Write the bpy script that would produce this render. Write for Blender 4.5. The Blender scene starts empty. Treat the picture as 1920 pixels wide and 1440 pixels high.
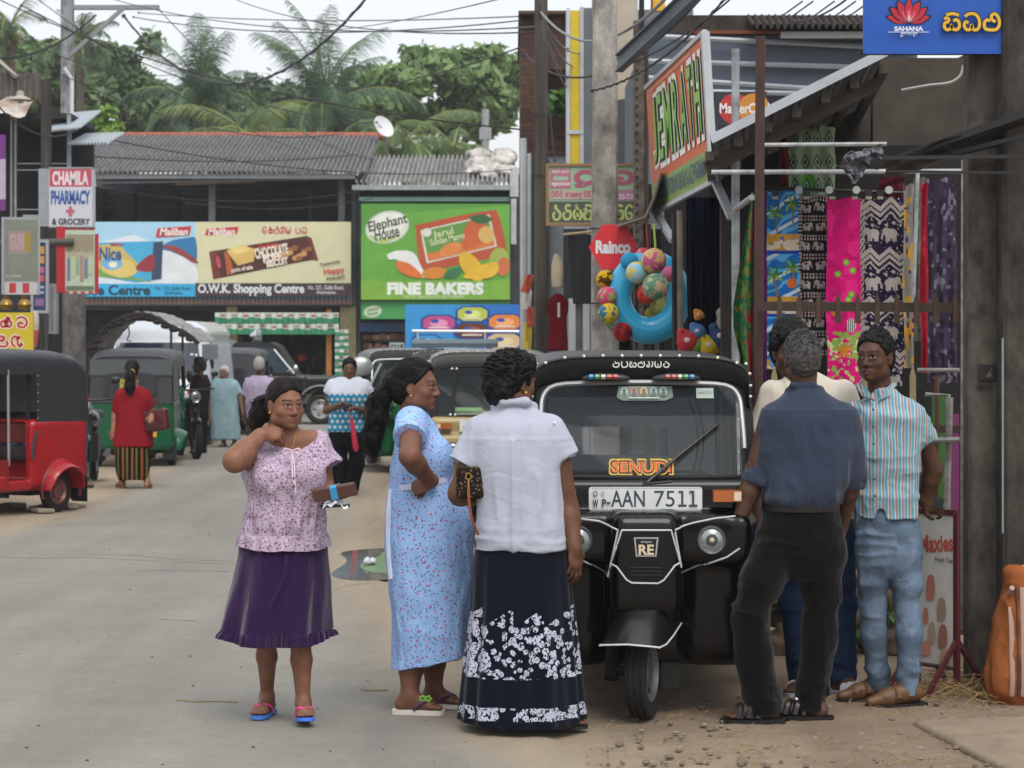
import bpy,bmesh,math,random
import numpy as np
from mathutils import Vector,Matrix
random.seed(7);RNG=np.random.default_rng(7)
C=bpy.context.scene.collection
SC=bpy.context.scene
# ------------------------------------------------------------------ camera, sky, sun, exposure
FOC,HOR,EYE=4200.0,650.0,1.68
cam=bpy.data.cameras.new("camera");camo=bpy.data.objects.new("camera",cam);C.objects.link(camo)
cam.sensor_width=36.0;cam.lens=FOC/1920*36
cam.shift_y=-(720-HOR)/1920
camo.location=(0,0,EYE);camo.rotation_euler=(math.pi/2,0,0)
cam.clip_start=0.1;cam.clip_end=1000
cam.dof.use_dof=True;cam.dof.focus_distance=10.3;cam.dof.aperture_fstop=7.5
SC.camera=camo
world=bpy.data.worlds.new("World");SC.world=world;world.use_nodes=True
nt=world.node_tree;nt.nodes.clear()
_out=nt.nodes.new("ShaderNodeOutputWorld")
_sky=nt.nodes.new("ShaderNodeTexSky");_sky.sky_type='NISHITA';_sky.sun_disc=False
_sky.sun_elevation=math.radians(62);_sky.sun_rotation=math.radians(200)
_sky.dust_density=4.0;_sky.air_density=1.0
_b1=nt.nodes.new("ShaderNodeBackground");_b1.inputs[1].default_value=0.05
nt.links.new(_sky.outputs[0],_b1.inputs[0])
# the overcast cloud layer: CIE-like, brighter towards the zenith
_tc=nt.nodes.new("ShaderNodeTexCoord");_sx=nt.nodes.new("ShaderNodeSeparateXYZ")
nt.links.new(_tc.outputs['Generated'],_sx.inputs[0])
_cr=nt.nodes.new("ShaderNodeMapRange");_cr.inputs[1].default_value=0.0;_cr.inputs[2].default_value=1.0
_cr.inputs[3].default_value=0.72;_cr.inputs[4].default_value=1.30
nt.links.new(_sx.outputs[2],_cr.inputs[0])
_no=nt.nodes.new("ShaderNodeTexNoise");_no.inputs['Scale'].default_value=2.2;_no.inputs['Detail'].default_value=5
nt.links.new(_tc.outputs['Generated'],_no.inputs['Vector'])
_nm=nt.nodes.new("ShaderNodeMapRange");_nm.inputs[3].default_value=0.94;_nm.inputs[4].default_value=1.06
nt.links.new(_no.outputs['Fac'],_nm.inputs[0])
_mu=nt.nodes.new("ShaderNodeMath");_mu.operation='MULTIPLY'
nt.links.new(_cr.outputs[0],_mu.inputs[0]);nt.links.new(_nm.outputs[0],_mu.inputs[1])
_b2=nt.nodes.new("ShaderNodeBackground");_b2.inputs[0].default_value=(0.98,0.985,1.0,1)
nt.links.new(_mu.outputs[0],_b2.inputs[1])
_ad=nt.nodes.new("ShaderNodeAddShader")
nt.links.new(_b1.outputs[0],_ad.inputs[0]);nt.links.new(_b2.outputs[0],_ad.inputs[1])
nt.links.new(_ad.outputs[0],_out.inputs[0])
sl=bpy.data.lights.new("sun",'SUN');slo=bpy.data.objects.new("sun",sl);C.objects.link(slo)
sl.energy=1.7;sl.angle=math.radians(32);sl.color=(1.0,0.96,0.9)
slo.location=(0,0,30)
_sd=Vector((0.25,-0.85,1.15)).normalized()
slo.rotation_euler=_sd.to_track_quat('Z','Y').to_euler()
_sky.sun_elevation=math.asin(_sd.z);_sky.sun_rotation=math.atan2(_sd.x,_sd.y)
SC.view_settings.view_transform='Standard';SC.view_settings.look='None'
SC.view_settings.exposure=0.08;SC.view_settings.gamma=1.0
SC.render.engine='CYCLES'
SC.cycles.max_bounces=6;SC.cycles.diffuse_bounces=3;SC.cycles.glossy_bounces=3
SC.cycles.transparent_max_bounces=12;SC.cycles.transmission_bounces=4
SC.cycles.use_denoising=True
# ------------------------------------------------------------------ helpers
def P(px,py,Y):
	return Vector(((px-960)/FOC*Y,Y,EYE-(py-HOR)/FOC*Y))
def GY(py):return FOC*EYE/(py-HOR)
def at(px,Y):return (P(px,0,Y).x,Y,0)
def lin(h):
	h=h.lstrip('#');r=[int(h[i:i+2],16)/255 for i in (0,2,4)]
	return tuple(c/12.92 if c<=.04045 else ((c+.055)/1.055)**2.4 for c in r)
_mats={}
def mat(hexc,rough=.65,metal=0.0,var=0.12,vs=6.0,bump=0.0,bs=60.0,spec=0.4,hex2=None,vs2=None,coat=0.0,emit=0.0,stretch=None,sheen=0.0):
	"""A procedural Principled material: base colour broken by two octaves of noise, optional second colour, optional bump."""
	key=(hexc,rough,metal,var,vs,bump,bs,spec,hex2,vs2,coat,emit,stretch,sheen)
	if key in _mats:return _mats[key]
	m=bpy.data.materials.new("paint_"+hexc.lstrip('#'));m.use_nodes=True
	t=m.node_tree;b=t.nodes["Principled BSDF"]
	col=lin(hexc)
	b.inputs['Roughness'].default_value=rough;b.inputs['Metallic'].default_value=metal
	b.inputs['Specular IOR Level'].default_value=spec
	if coat:b.inputs['Coat Weight'].default_value=coat;b.inputs['Coat Roughness'].default_value=.08
	if sheen:b.inputs['Sheen Weight'].default_value=sheen
	if emit:b.inputs['Emission Color'].default_value=(*col,1);b.inputs['Emission Strength'].default_value=emit
	if var==0 and not bump and not hex2:
		b.inputs['Base Color'].default_value=(*col,1);_mats[key]=m;return m
	tc=t.nodes.new("ShaderNodeTexCoord");src=tc.outputs['Object']
	if stretch:
		mp=t.nodes.new("ShaderNodeMapping");mp.inputs['Scale'].default_value=stretch
		t.links.new(src,mp.inputs[0]);src=mp.outputs[0]
	n=t.nodes.new("ShaderNodeTexNoise");n.inputs['Scale'].default_value=vs;n.inputs['Detail'].default_value=6;n.inputs['Roughness'].default_value=.65
	t.links.new(src,n.inputs['Vector'])
	r=t.nodes.new("ShaderNodeValToRGB");e=r.color_ramp.elements
	e[0].position=.3;e[1].position=.7
	c2=lin(hex2) if hex2 else col
	e[0].color=(*[c*(1-var) for c in c2],1);e[1].color=(*[min(1,c*(1+var)) for c in col],1)
	t.links.new(n.outputs['Fac'],r.inputs[0]);t.links.new(r.outputs[0],b.inputs['Base Color'])
	if bump:
		nb=t.nodes.new("ShaderNodeTexNoise");nb.inputs['Scale'].default_value=bs;nb.inputs['Detail'].default_value=4
		t.links.new(src,nb.inputs['Vector'])
		bp=t.nodes.new("ShaderNodeBump");bp.inputs['Strength'].default_value=bump;bp.inputs['Distance'].default_value=.01
		t.links.new(nb.outputs['Fac'],bp.inputs['Height']);t.links.new(bp.outputs[0],b.inputs['Normal'])
	_mats[key]=m;return m
def ink(hexc):return mat(hexc,.6,var=.11,vs=2.5)
def glass(name,tint='#3a4a50',alpha=.35,rough=.03):
	if name in _mats:return _mats[name]
	m=bpy.data.materials.new(name);m.use_nodes=True;b=m.node_tree.nodes["Principled BSDF"]
	b.inputs['Base Color'].default_value=(*lin(tint),1);b.inputs['Roughness'].default_value=rough
	b.inputs['Alpha'].default_value=alpha;b.inputs['Specular IOR Level'].default_value=.6
	_mats[name]=m;return m
class MB:
	"""Collects shapes; build() links them as ONE mesh object."""
	def __init__(s,m=None):s.v=[];s.f=[];s.mi=[];s.sm=[];s.mats=[];s.T=None;s.cur=m;s.cuts=[]
	def use(s,m):s.cur=m;return s
	def add(s,vs,fs,smooth=False,m=None):
		m=m or s.cur
		if m not in s.mats:s.mats.append(m)
		k=s.mats.index(m);o=len(s.v);s.cuts.append((o,len(s.f)))
		if s.T is not None:vs=[s.T@Vector(v) for v in vs]
		s.v.extend([tuple(v) for v in vs]);s.f.extend([tuple(i+o for i in f) for f in fs])
		s.mi.extend([k]*len(fs));s.sm.extend([smooth]*len(fs));return s
	def box(s,x0,x1,y0,y1,z0,z1,m=None):
		v=[(x0,y0,z0),(x1,y0,z0),(x1,y1,z0),(x0,y1,z0),(x0,y0,z1),(x1,y0,z1),(x1,y1,z1),(x0,y1,z1)]
		return s.add(v,[(0,3,2,1),(4,5,6,7),(0,1,5,4),(1,2,6,5),(2,3,7,6),(3,0,4,7)],False,m)
	def beam(s,a,b,w,h,up=(0,0,1),m=None):
		a,b=Vector(a),Vector(b);d=(b-a).normalized();r=d.cross(Vector(up))
		if r.length<1e-4:r=d.cross(Vector((0,1,0)))
		r.normalize();u=r.cross(d)
		v=[p+r*(sx*w/2)+u*(sz*h/2) for p in (a,b) for sx,sz in ((-1,-1),(1,-1),(1,1),(-1,1))]
		return s.add(v,[(3,2,1,0),(4,5,6,7),(0,1,5,4),(1,2,6,5),(2,3,7,6),(3,0,4,7)],False,m)
	def tube(s,pts,r,n=8,cap=True,m=None,closed=False):
		pts=[Vector(p) for p in pts];N=len(pts)
		rs=r if isinstance(r,(list,tuple)) else [r]*N
		vs,fs=[],[];prev=None
		for i,p in enumerate(pts):
			if closed:d=pts[(i+1)%N]-pts[i-1]
			else:d=pts[min(i+1,N-1)]-pts[max(i-1,0)]
			d.normalize()
			if prev is None:
				a=Vector((0,0,1)) if abs(d.z)<.9 else Vector((1,0,0));u=d.cross(a).normalized()
			else:u=(prev-d*prev.dot(d)).normalized()
			prev=u;w=d.cross(u)
			for k in range(n):
				t=2*math.pi*k/n;vs.append(p+(u*math.cos(t)+w*math.sin(t))*rs[i])
		for i in range(N if closed else N-1):
			j=(i+1)%N
			for k in range(n):
				k2=(k+1)%n;fs.append((i*n+k,i*n+k2,j*n+k2,j*n+k))
		if cap and not closed:fs.append(tuple(range(n-1,-1,-1)));fs.append(tuple((N-1)*n+k for k in range(n)))
		return s.add(vs,fs,True,m)
	def rings(s,rings,cap0=True,cap1=True,m=None,smooth=True,closed=True):
		n=len(rings[0]);vs=[v for r in rings for v in r];fs=[]
		for i in range(len(rings)-1):
			for k in range(n if closed else n-1):
				k2=(k+1)%n;fs.append((i*n+k,i*n+k2,(i+1)*n+k2,(i+1)*n+k))
		if cap0:fs.append(tuple(range(n-1,-1,-1)))
		if cap1:fs.append(tuple((len(rings)-1)*n+k for k in range(n)))
		return s.add(vs,fs,smooth,m)
	def lathe(s,prof,c=(0,0,0),axis='z',n=20,m=None,cap=True):
		c=Vector(c);R=[]
		for r,h in prof:
			ring=[]
			for k in range(n):
				t=2*math.pi*k/n;a,b=r*math.cos(t),r*math.sin(t)
				ring.append(c+Vector({'z':(a,b,h),'x':(h,a,b),'y':(b,h,a)}[axis]))
			R.append(ring)
		return s.rings(R,cap,cap,m)
	def ball(s,c,r,m=None,n=14,q=8):
		c=Vector(c);r=r if isinstance(r,(tuple,list)) else (r,r,r);R=[]
		for i in range(q+1):
			p=math.pi*(i+.03*(1 if i==0 else-1 if i==q else 0))/q-math.pi/2
			R.append([c+Vector((r[0]*math.cos(p)*math.cos(2*math.pi*k/n),r[1]*math.cos(p)*math.sin(2*math.pi*k/n),r[2]*math.sin(p))) for k in range(n)])
		return s.rings(R,True,True,m)
	def prism(s,pts,o,ux,uy,depth,m=None):
		"""2-D outline pts in the plane o+ux,uy, given the thickness depth along ux x uy (centred back from the front)."""
		o,ux,uy=Vector(o),Vector(ux),Vector(uy);nn=ux.cross(uy).normalized();n=len(pts)
		if sum(pts[i][0]*pts[(i+1)%n][1]-pts[(i+1)%n][0]*pts[i][1] for i in range(n))<0:pts=pts[::-1]
		f=[o+ux*x+uy*y for x,y in pts];b=[p-nn*depth for p in f]
		fs=[tuple(range(n)),tuple(range(2*n-1,n-1,-1))]
		for i in range(n):j=(i+1)%n;fs.append((i,i+n,j+n,j))
		return s.add(f+b,fs,False,m)
	def each(s,name,parent=None):
		"""Every added shape linked as an object of its own."""
		c=s.cuts+[(len(s.v),len(s.f))];o=None
		for (v0,f0),(v1,f1) in zip(c,c[1:]):
			q=MB();q.v=s.v[v0:v1];q.f=[tuple(i-v0 for i in f) for f in s.f[f0:f1]];q.sm=s.sm[f0:f1];q.mats=[s.mats[s.mi[f0]]];q.mi=[0]*(f1-f0);o=q.build(name,parent)
		return o
	def build(s,name,parent=None,loc=None,angle=40):
		me=bpy.data.meshes.new(name);me.from_pydata(s.v,[],s.f)
		for m in s.mats:me.materials.append(m)
		me.polygons.foreach_set("material_index",s.mi);me.polygons.foreach_set("use_smooth",s.sm)
		me.update()
		if any(s.sm):me.set_sharp_from_angle(angle=math.radians(angle))
		o=bpy.data.objects.new(name,me);C.objects.link(o)
		if parent is not None:o.parent=parent
		if loc is not None:o.location=loc
		return o
def tag(o,label,cat,group=None,kind=None):
	if label:o["label"]=label
	if cat:o["category"]=cat
	if group:o["group"]=group
	if kind:o["kind"]=kind
	return o
def thing(name,label,cat,loc=(0,0,0),rz=0.0,group=None):
	o=bpy.data.objects.new(name,None);C.objects.link(o);o.location=loc;o.rotation_euler=(0,0,rz);o.empty_display_size=.2
	return tag(o,label,cat,group)
def copy_tree(o,parent=None):
	c=o.copy();C.objects.link(c)
	if parent is not None:c.parent=parent
	for ch in list(o.children):copy_tree(ch,c)
	return c
def npmesh(name,v,f,m,parent=None,col=None,smooth=True):
	me=bpy.data.meshes.new(name)
	me.from_pydata(v.tolist(),[],f.tolist());me.materials.append(m)
	if smooth:me.polygons.foreach_set("use_smooth",[True]*len(me.polygons))
	if col is not None:
		a=me.color_attributes.new("Col",'FLOAT_COLOR','POINT')
		a.data.foreach_set("color",np.concatenate([col,np.ones((len(col),1))],1).astype(np.float32).ravel())
	me.update();o=bpy.data.objects.new(name,me);C.objects.link(o)
	if parent is not None:o.parent=parent
	return o
	# ------------------------------------------------------------------ flat printed art (lettering and pictures on signs)
_glyph={}
def text_mesh(body,bold=0.0,shear=0.0):
	k=(body,bold,shear)
	if k not in _glyph:
		cu=bpy.data.curves.new("lettering",'FONT');cu.body=body;cu.size=1;cu.offset=bold;cu.shear=shear;cu.resolution_u=3
		ob=bpy.data.objects.new("lettering",cu);me=ob.to_mesh()
		vs=[(v.co.x,v.co.y) for v in me.vertices];fs=[tuple(p.vertices) for p in me.polygons]
		ob.to_mesh_clear();bpy.data.objects.remove(ob);bpy.data.curves.remove(cu)
		xs=[v[0] for v in vs] or [0,1];ys=[v[1] for v in vs] or [0,1]
		_glyph[k]=(vs,fs,min(xs),max(xs),min(ys),max(ys))
	return _glyph[k]
def spline(pts,n=8,closed=False):
	N=len(pts);out=[]
	for i in range(N if closed else N-1):
		g=(lambda j:pts[j%N]) if closed else (lambda j:pts[max(0,min(N-1,j))])
		p0,p1,p2,p3=g(i-1),g(i),g(i+1),g(i+2)
		for k in range(n):
			t=k/n
			out.append(tuple(.5*(2*b+(c-a)*t+(2*a-5*b+4*c-d)*t*t+(3*b-a-3*c+d)*t**3) for a,b,c,d in zip(p0,p1,p2,p3)))
	if not closed:out.append(tuple(pts[-1]))
	return out
class Art:
	"""Printed layers on a face: origin o, axes ux (right), uy (up) in metres; each layer lies a little proud of the last."""
	def __init__(s,mb,o,ux,uy,step=.0009,start=.002):
		s.mb=mb;s.o=Vector(o);s.ux=Vector(ux).normalized();s.uy=Vector(uy).normalized()
		s.n=s.ux.cross(s.uy).normalized();s.k=start;s.step=step
	def _p(s,x,y):return s.o+s.ux*x+s.uy*y+s.n*s.k
	def poly(s,pts,hexc):
		n=len(pts)
		if sum(pts[i][0]*pts[(i+1)%n][1]-pts[(i+1)%n][0]*pts[i][1] for i in range(n))<0:pts=pts[::-1]
		s.mb.add([s._p(*p) for p in pts],[tuple(range(n))],False,ink(hexc));s.k+=s.step
	def rect(s,x0,y0,x1,y1,h):s.poly([(x0,y0),(x1,y0),(x1,y1),(x0,y1)],h)
	def ell(s,cx,cy,a,b,h,rot=0,n=28):
		c,q=math.cos(rot),math.sin(rot)
		s.poly([(cx+a*math.cos(t)*c-b*math.sin(t)*q,cy+a*math.cos(t)*q+b*math.sin(t)*c) for t in [2*math.pi*i/n for i in range(n)]],h)
	def blob(s,pts,h,n=6):s.poly(spline(pts,n,True),h)
	def stroke(s,pts,w,h,sp=True):
		pts=spline(pts,6) if sp and len(pts)>2 else pts
		vs,fs=[],[]
		for i,p in enumerate(pts):
			a,b=pts[max(0,i-1)],pts[min(len(pts)-1,i+1)]
			dx,dy=b[0]-a[0],b[1]-a[1];L=math.hypot(dx,dy) or 1;nx,ny=-dy/L*w/2,dx/L*w/2
			vs+=[s._p(p[0]+nx,p[1]+ny),s._p(p[0]-nx,p[1]-ny)]
			if i:fs.append((2*i-2,2*i-1,2*i+1,2*i))
		s.mb.add(vs,fs,False,ink(h));s.k+=s.step
	def text(s,body,x0,y0,x1,y1,h,bold=0.0,shear=0.0,mirror=False,rot=0.0):
		"""The words stretched to fill the box x0..x1, y0..y1."""
		vs,fs=text_mesh(body,bold,shear)[:2];a,b,c,d=text_mesh(body,0.0,shear)[2:]
		cx,cy=(x0+x1)/2,(y0+y1)/2;co,si=math.cos(rot),math.sin(rot);pts=[]
		for u,v in vs:
			X=(u-a)/(b-a)*(x1-x0)-(x1-x0)/2;Yy=(v-c)/(d-c)*(y1-y0)-(y1-y0)/2
			if mirror:X=-X
			pts.append(s._p(cx+X*co-Yy*si,cy+X*si+Yy*co))
		s.mb.add(pts,fs,False,ink(h));s.k+=s.step
	def sinh(s,word,x0,y0,x1,y1,h,w=.14,mirror=False):
		n=len(word);cw=(x1-x0)/n
		for i,ch in enumerate(word):
			for st in SINH[ch]:
				pts=[]
				for u,v in spline(st,5):
					X=x0+(i+.08+u*.84)*cw
					if mirror:X=x0+x1-X
					pts.append((X,y0+v*(y1-y0)))
				s.stroke(pts,w*(y1-y0),h,False);s.k-=s.step
		s.k+=s.step
		# rounded Sinhala letters as pen strokes in a unit square
SINH={'sa':[[(.06,.64),(.2,.73),(.33,.62),(.25,.48),(.1,.42),(.06,.2),(.22,.03),(.45,.1),(.5,.32),(.55,.1),(.78,.03),(.95,.2),(.92,.5),(.75,.62),(.6,.52)],[(.18,.9),(.55,.97),(.92,.88)]],'ha':[[(.3,.42),(.15,.5),(.05,.3),(.18,.05),(.42,.06),(.5,.32),(.58,.06),(.8,.03),(.96,.25),(.93,.65),(.72,.93),(.35,.96),(.1,.8)]],'na':[[(.42,.55),(.2,.6),(.06,.4),(.12,.1),(.4,.02),(.76,.05),(.95,.3),(.92,.7),(.72,.95),(.5,.87),(.52,.62),(.74,.5)]],'ih':[[(.75,.85),(.45,.97),(.2,.8),(.35,.6),(.75,.55),(.92,.35),(.75,.08),(.35,.02),(.08,.2),(.15,.42),(.35,.38)]],'ga':[[(.25,.35),(.1,.2),(.3,.02),(.45,.25),(.42,.7),(.2,.9)],[(.42,.7),(.6,.98),(.9,.8),(.92,.3),(.7,.02)]],'ya':[[(.12,.9),(.08,.4),(.2,.05),(.45,.05),(.5,.5),(.55,.05),(.85,.08),(.95,.5),(.85,.92)]],'ta':[[(.85,.8),(.5,.98),(.12,.75),(.08,.3),(.35,.02),(.7,.1),(.75,.35),(.55,.48),(.4,.35)]],'ka':[[(.5,.98),(.3,.9),(.5,.75),(.5,.05)],[(.5,.5),(.25,.65),(.08,.4),(.22,.08),(.5,.1),(.8,.06),(.95,.35),(.8,.62),(.5,.5)]],'pa':[[(.15,.95),(.08,.5),(.2,.05),(.6,.02),(.92,.2),(.92,.6),(.75,.9)]],'ra':[[(.5,.98),(.35,.8),(.6,.65),(.9,.4),(.75,.05),(.3,.02),(.1,.3),(.3,.5)]],'ma':[[(.2,.5),(.08,.3),(.25,.05),(.7,.05),(.92,.3),(.8,.6),(.5,.55),(.35,.85),(.6,.98),(.9,.9)]],}
# ------------------------------------------------------------------ smooth implicit surfaces: bodies, clothes, vehicle panels
def _smin(a,b,k):
	if k<=0:return np.minimum(a,b)
	h=np.maximum(k-np.abs(a-b),0)/k
	return np.minimum(a,b)-h*h*k*.25
class Sdf:
	def __init__(s):s.pr=[]
	def cap(s,a,b,ra,rb=None,k=.02,op='u'):
		a=np.array(a,float);b=np.array(b,float);rb=ra if rb is None else rb
		def fn(x,y,z):
			ab=b-a;L=max(ab@ab,1e-9)
			t=np.clip(((x-a[0])*ab[0]+(y-a[1])*ab[1]+(z-a[2])*ab[2])/L,0,1)
			dx=x-a[0]-t*ab[0];dy=y-a[1]-t*ab[1];dz=z-a[2]-t*ab[2]
			return np.sqrt(dx*dx+dy*dy+dz*dz)-(ra+(rb-ra)*t)
		r=max(ra,rb);s.pr.append((fn,np.minimum(a,b)-r,np.maximum(a,b)+r,k,op));return s
	def capf(s,a,b,ra,rb,k=.03,open_=0):
		"""A sleeve: tapered capsule cut flat at b."""
		a=np.array(a,float);b=np.array(b,float);d=(b-a)/np.linalg.norm(b-a);s.cap(a,b+d*rb,ra,rb,k);f0=s.pr[-1]
		def fn(x,y,z):return np.maximum(f0[0](x,y,z),(x-b[0])*d[0]+(y-b[1])*d[1]+(z-b[2])*d[2])
		s.pr[-1]=(fn,)+f0[1:];return s
	def chain(s,pts,rs,k=.02,op='u'):
		for i in range(len(pts)-1):s.cap(pts[i],pts[i+1],rs[i],rs[i+1],k,op)
		return s
	def ell(s,c,r,R=None,k=.02,op='u'):
		c=np.array(c,float);r=np.array(r,float);M=None if R is None else np.array(R,float)
		m=r.min()
		def fn(x,y,z):
			X,Y,Z=x-c[0],y-c[1],z-c[2]
			if M is not None:X,Y,Z=(M[0,0]*X+M[1,0]*Y+M[2,0]*Z,M[0,1]*X+M[1,1]*Y+M[2,1]*Z,M[0,2]*X+M[1,2]*Y+M[2,2]*Z)
			k0=np.sqrt((X/r[0])**2+(Y/r[1])**2+(Z/r[2])**2)
			k1=np.sqrt((X/r[0]**2)**2+(Y/r[1]**2)**2+(Z/r[2]**2)**2)+1e-9
			return np.where(k0<.3,(k0-1)*m,k0*(k0-1)/k1)
		e=np.full(3,r.max()) if M is not None else r
		s.pr.append((fn,c-e,c+e,k,op));return s
	def rbox(s,c,h,r,R=None,k=.01,op='u'):
		c=np.array(c,float);h=np.array(h,float)-r;M=None if R is None else np.array(R,float)
		def fn(x,y,z):
			X,Y,Z=x-c[0],y-c[1],z-c[2]
			if M is not None:X,Y,Z=(M[0,0]*X+M[1,0]*Y+M[2,0]*Z,M[0,1]*X+M[1,1]*Y+M[2,1]*Z,M[0,2]*X+M[1,2]*Y+M[2,2]*Z)
			a,b,d=np.abs(X)-h[0],np.abs(Y)-h[1],np.abs(Z)-h[2]
			return np.sqrt(np.maximum(a,0)**2+np.maximum(b,0)**2+np.maximum(d,0)**2)+np.minimum(np.maximum(a,np.maximum(b,d)),0)-r
		e=np.full(3,np.linalg.norm(h)+r) if M is not None else h+r
		s.pr.append((fn,c-e,c+e,k,op));return s
	def stack(s,rows,k=.02,p=2.3,op='u',yaw=0.0):
		"""Trunk of stacked rounded ellipses: rows of (z, cx, cy, half_x, half_y), turned by yaw about each centre."""
		rows=sorted(rows);Zr=np.array([r[0] for r in rows]);T=[np.array([r[i] for r in rows]) for i in (1,2,3,4)]
		cy,sy=math.cos(yaw),math.sin(yaw)
		def tab(t,z):
			j=np.clip(np.searchsorted(Zr,z)-1,0,len(Zr)-2);u=np.clip((z-Zr[j])/(Zr[j+1]-Zr[j]),0,1)
			m=np.gradient(t,Zr);h=Zr[j+1]-Zr[j];u2,u3=u*u,u**3
			return (2*u3-3*u2+1)*t[j]+(u3-2*u2+u)*h*m[j]+(-2*u3+3*u2)*t[j+1]+(u3-u2)*h*m[j+1]
		def fn(x,y,z):
			z1=z.reshape(-1) if z.ndim else z
			cx,cyy,a,b=(tab(t,z1).reshape(z.shape) for t in T)
			X,Y=x-cx,y-cyy;X,Y=X*cy+Y*sy,-X*sy+Y*cy
			q=(np.abs(X/a)**p+np.abs(Y/b)**p)**(1/p)
			d=(q-1)*np.minimum(a,b)
			dz=np.maximum(Zr[0]-z,z-Zr[-1])
			return np.maximum(d,dz) if False else np.where(dz>0,np.sqrt(np.maximum(d,0)**2+dz**2),np.maximum(d,dz))
		m=max(T[2].max(),T[3].max())
		s.pr.append((fn,np.array([T[0].min()-m,T[1].min()-m,Zr[0]]),np.array([T[0].max()+m,T[1].max()+m,Zr[-1]]),k,op));return s
	def cut(s,pt,nrm,k=.004):
		"""Remove everything on the side nrm points to."""
		p=np.array(pt,float);n=np.array(nrm,float);n /= np.linalg.norm(n)
		def fn(x,y,z):return-((x-p[0])*n[0]+(y-p[1])*n[1]+(z-p[2])*n[2])
		s.pr.append((fn,None,None,k,'s'));return s
	def field(s,res,zf=None,pad=None):
		lo=np.min([p[1] for p in s.pr if p[4]=='u'],0);hi=np.max([p[2] for p in s.pr if p[4]=='u'],0);e=3*res
		xs=np.arange(lo[0]-e,hi[0]+e,res);ys=np.arange(lo[1]-e,hi[1]+e,res)
		if zf:
			z0,z1,fr=zf;zs=np.concatenate([np.arange(lo[2]-e,z0,res),np.arange(z0,z1,fr),np.arange(z1,hi[2]+e,res)])
			zs=np.unique(zs);zs=zs[np.concatenate([[True],np.diff(zs)>fr*.4])]
		else:zs=np.arange(lo[2]-e,hi[2]+e,res)
		f=np.full((len(xs),len(ys),len(zs)),.5,np.float32)
		for fn,a,b,k,op in s.pr:
			if a is None:sl3=(slice(None),)*3
			else:
				q=k+2.5*res
				sl3=tuple(slice(max(0,np.searchsorted(ax,a[i]-q)-1),np.searchsorted(ax,b[i]+q)+1) for i,ax in enumerate((xs,ys,zs)))
			X=xs[sl3[0]][:,None,None];Y=ys[sl3[1]][None,:,None];Z=zs[sl3[2]][None,None,:]
			if X.size==0 or Y.size==0 or Z.size==0:continue
			d=fn(X,Y,Z).astype(np.float32);cur=f[sl3]
			f[sl3]=_smin(cur,d,k) if op=='u' else-_smin(-cur,d,k)
		return f,xs,ys,zs
	def mesh(s,res,zf=None,smooth=1):
		f,xs,ys,zs=s.field(res,zf);s.last=(f,xs,ys,zs)
		v,q=snets(f,xs,ys,zs)
		return relax(v,q,smooth),q
	def front(s,x,z,sgn=-1):
		"""y of the first surface met from the front (-y) at x, z, using the last field."""
		f,xs,ys,zs=s.last;i=int(np.argmin(abs(xs-x)));k=int(np.argmin(abs(zs-z)));c=f[i,:,k]
		w=np.nonzero(c<0)[0]
		if len(w)==0:return None
		j=w[0] if sgn<0 else w[-1];j2=j-1 if sgn<0 else j+1
		t=c[j2]/(c[j2]-c[j]);return ys[j2]+(ys[j]-ys[j2])*t
def snets(f,xs,ys,zs):
	n=f<0
	c=np.zeros(tuple(d-1 for d in f.shape),np.int8)
	for a in (0,1):
		for b in (0,1):
			for d in (0,1):c+=n[a:n.shape[0]-1+a,b:n.shape[1]-1+b,d:n.shape[2]-1+d]
	act=(c>0) & (c<8);I,J,K=np.nonzero(act);idx=np.full(act.shape,-1,np.int64);idx[act]=np.arange(len(I))
	acc=np.zeros((len(I),3));cnt=np.zeros(len(I));ax=(xs,ys,zs)
	for d in range(3):
		o=[e for e in range(3) if e!=d]
		for u in (0,1):
			for w in (0,1):
				p=[I,J,K];p[o[0]]=p[o[0]]+u;p[o[1]]=p[o[1]]+w
				q=list(p);q[d]=q[d]+1
				f0=f[tuple(p)];f1=f[tuple(q)];m=(f0<0)!=(f1<0)
				t=np.where(m,f0/np.where(m,f0-f1,1),0)
				pos=np.stack([ax[e][p[e]] for e in range(3)],1);pos[:,d]+=t*(ax[d][q[d]]-ax[d][p[d]])
				acc[m]+=pos[m];cnt[m]+=1
	v=acc/np.maximum(cnt,1)[:,None];Q=[]
	for d in range(3):
		o=[(d+1)%3,(d+2)%3]
		s0=[slice(None)]*3;s1=[slice(None)]*3;s0[d]=slice(0,-1);s1[d]=slice(1,None)
		ch=n[tuple(s0)]!=n[tuple(s1)]
		pos=list(np.nonzero(ch));ok=np.ones(len(pos[0]),bool)
		for e in o:ok &= (pos[e]>0) & (pos[e]<f.shape[e]-1)
		pos=[p[ok] for p in pos];g=[]
		for a,b in ((-1,-1),(0,-1),(0,0),(-1,0)):
			q=list(pos);q[o[0]]=q[o[0]]+a;q[o[1]]=q[o[1]]+b;g.append(idx[tuple(q)])
		q4=np.stack(g,1);ins=n[tuple(pos)]
		q4[~ins]=q4[~ins][:,::-1];Q.append(q4)
	return v,np.concatenate(Q)
def relax(v,q,it,w=.5):
	a=np.concatenate([q[:,i] for i in range(4)]);b=np.concatenate([q[:,(i+1)%4] for i in range(4)])
	a,b=np.concatenate([a,b]),np.concatenate([b,a]);d=np.bincount(a,minlength=len(v)).clip(1)
	for _ in range(it):
		m=np.stack([np.bincount(a,v[b,i],len(v)) for i in range(3)],1)/d[:,None];v=v*(1-w)+m*w
	return v
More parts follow.
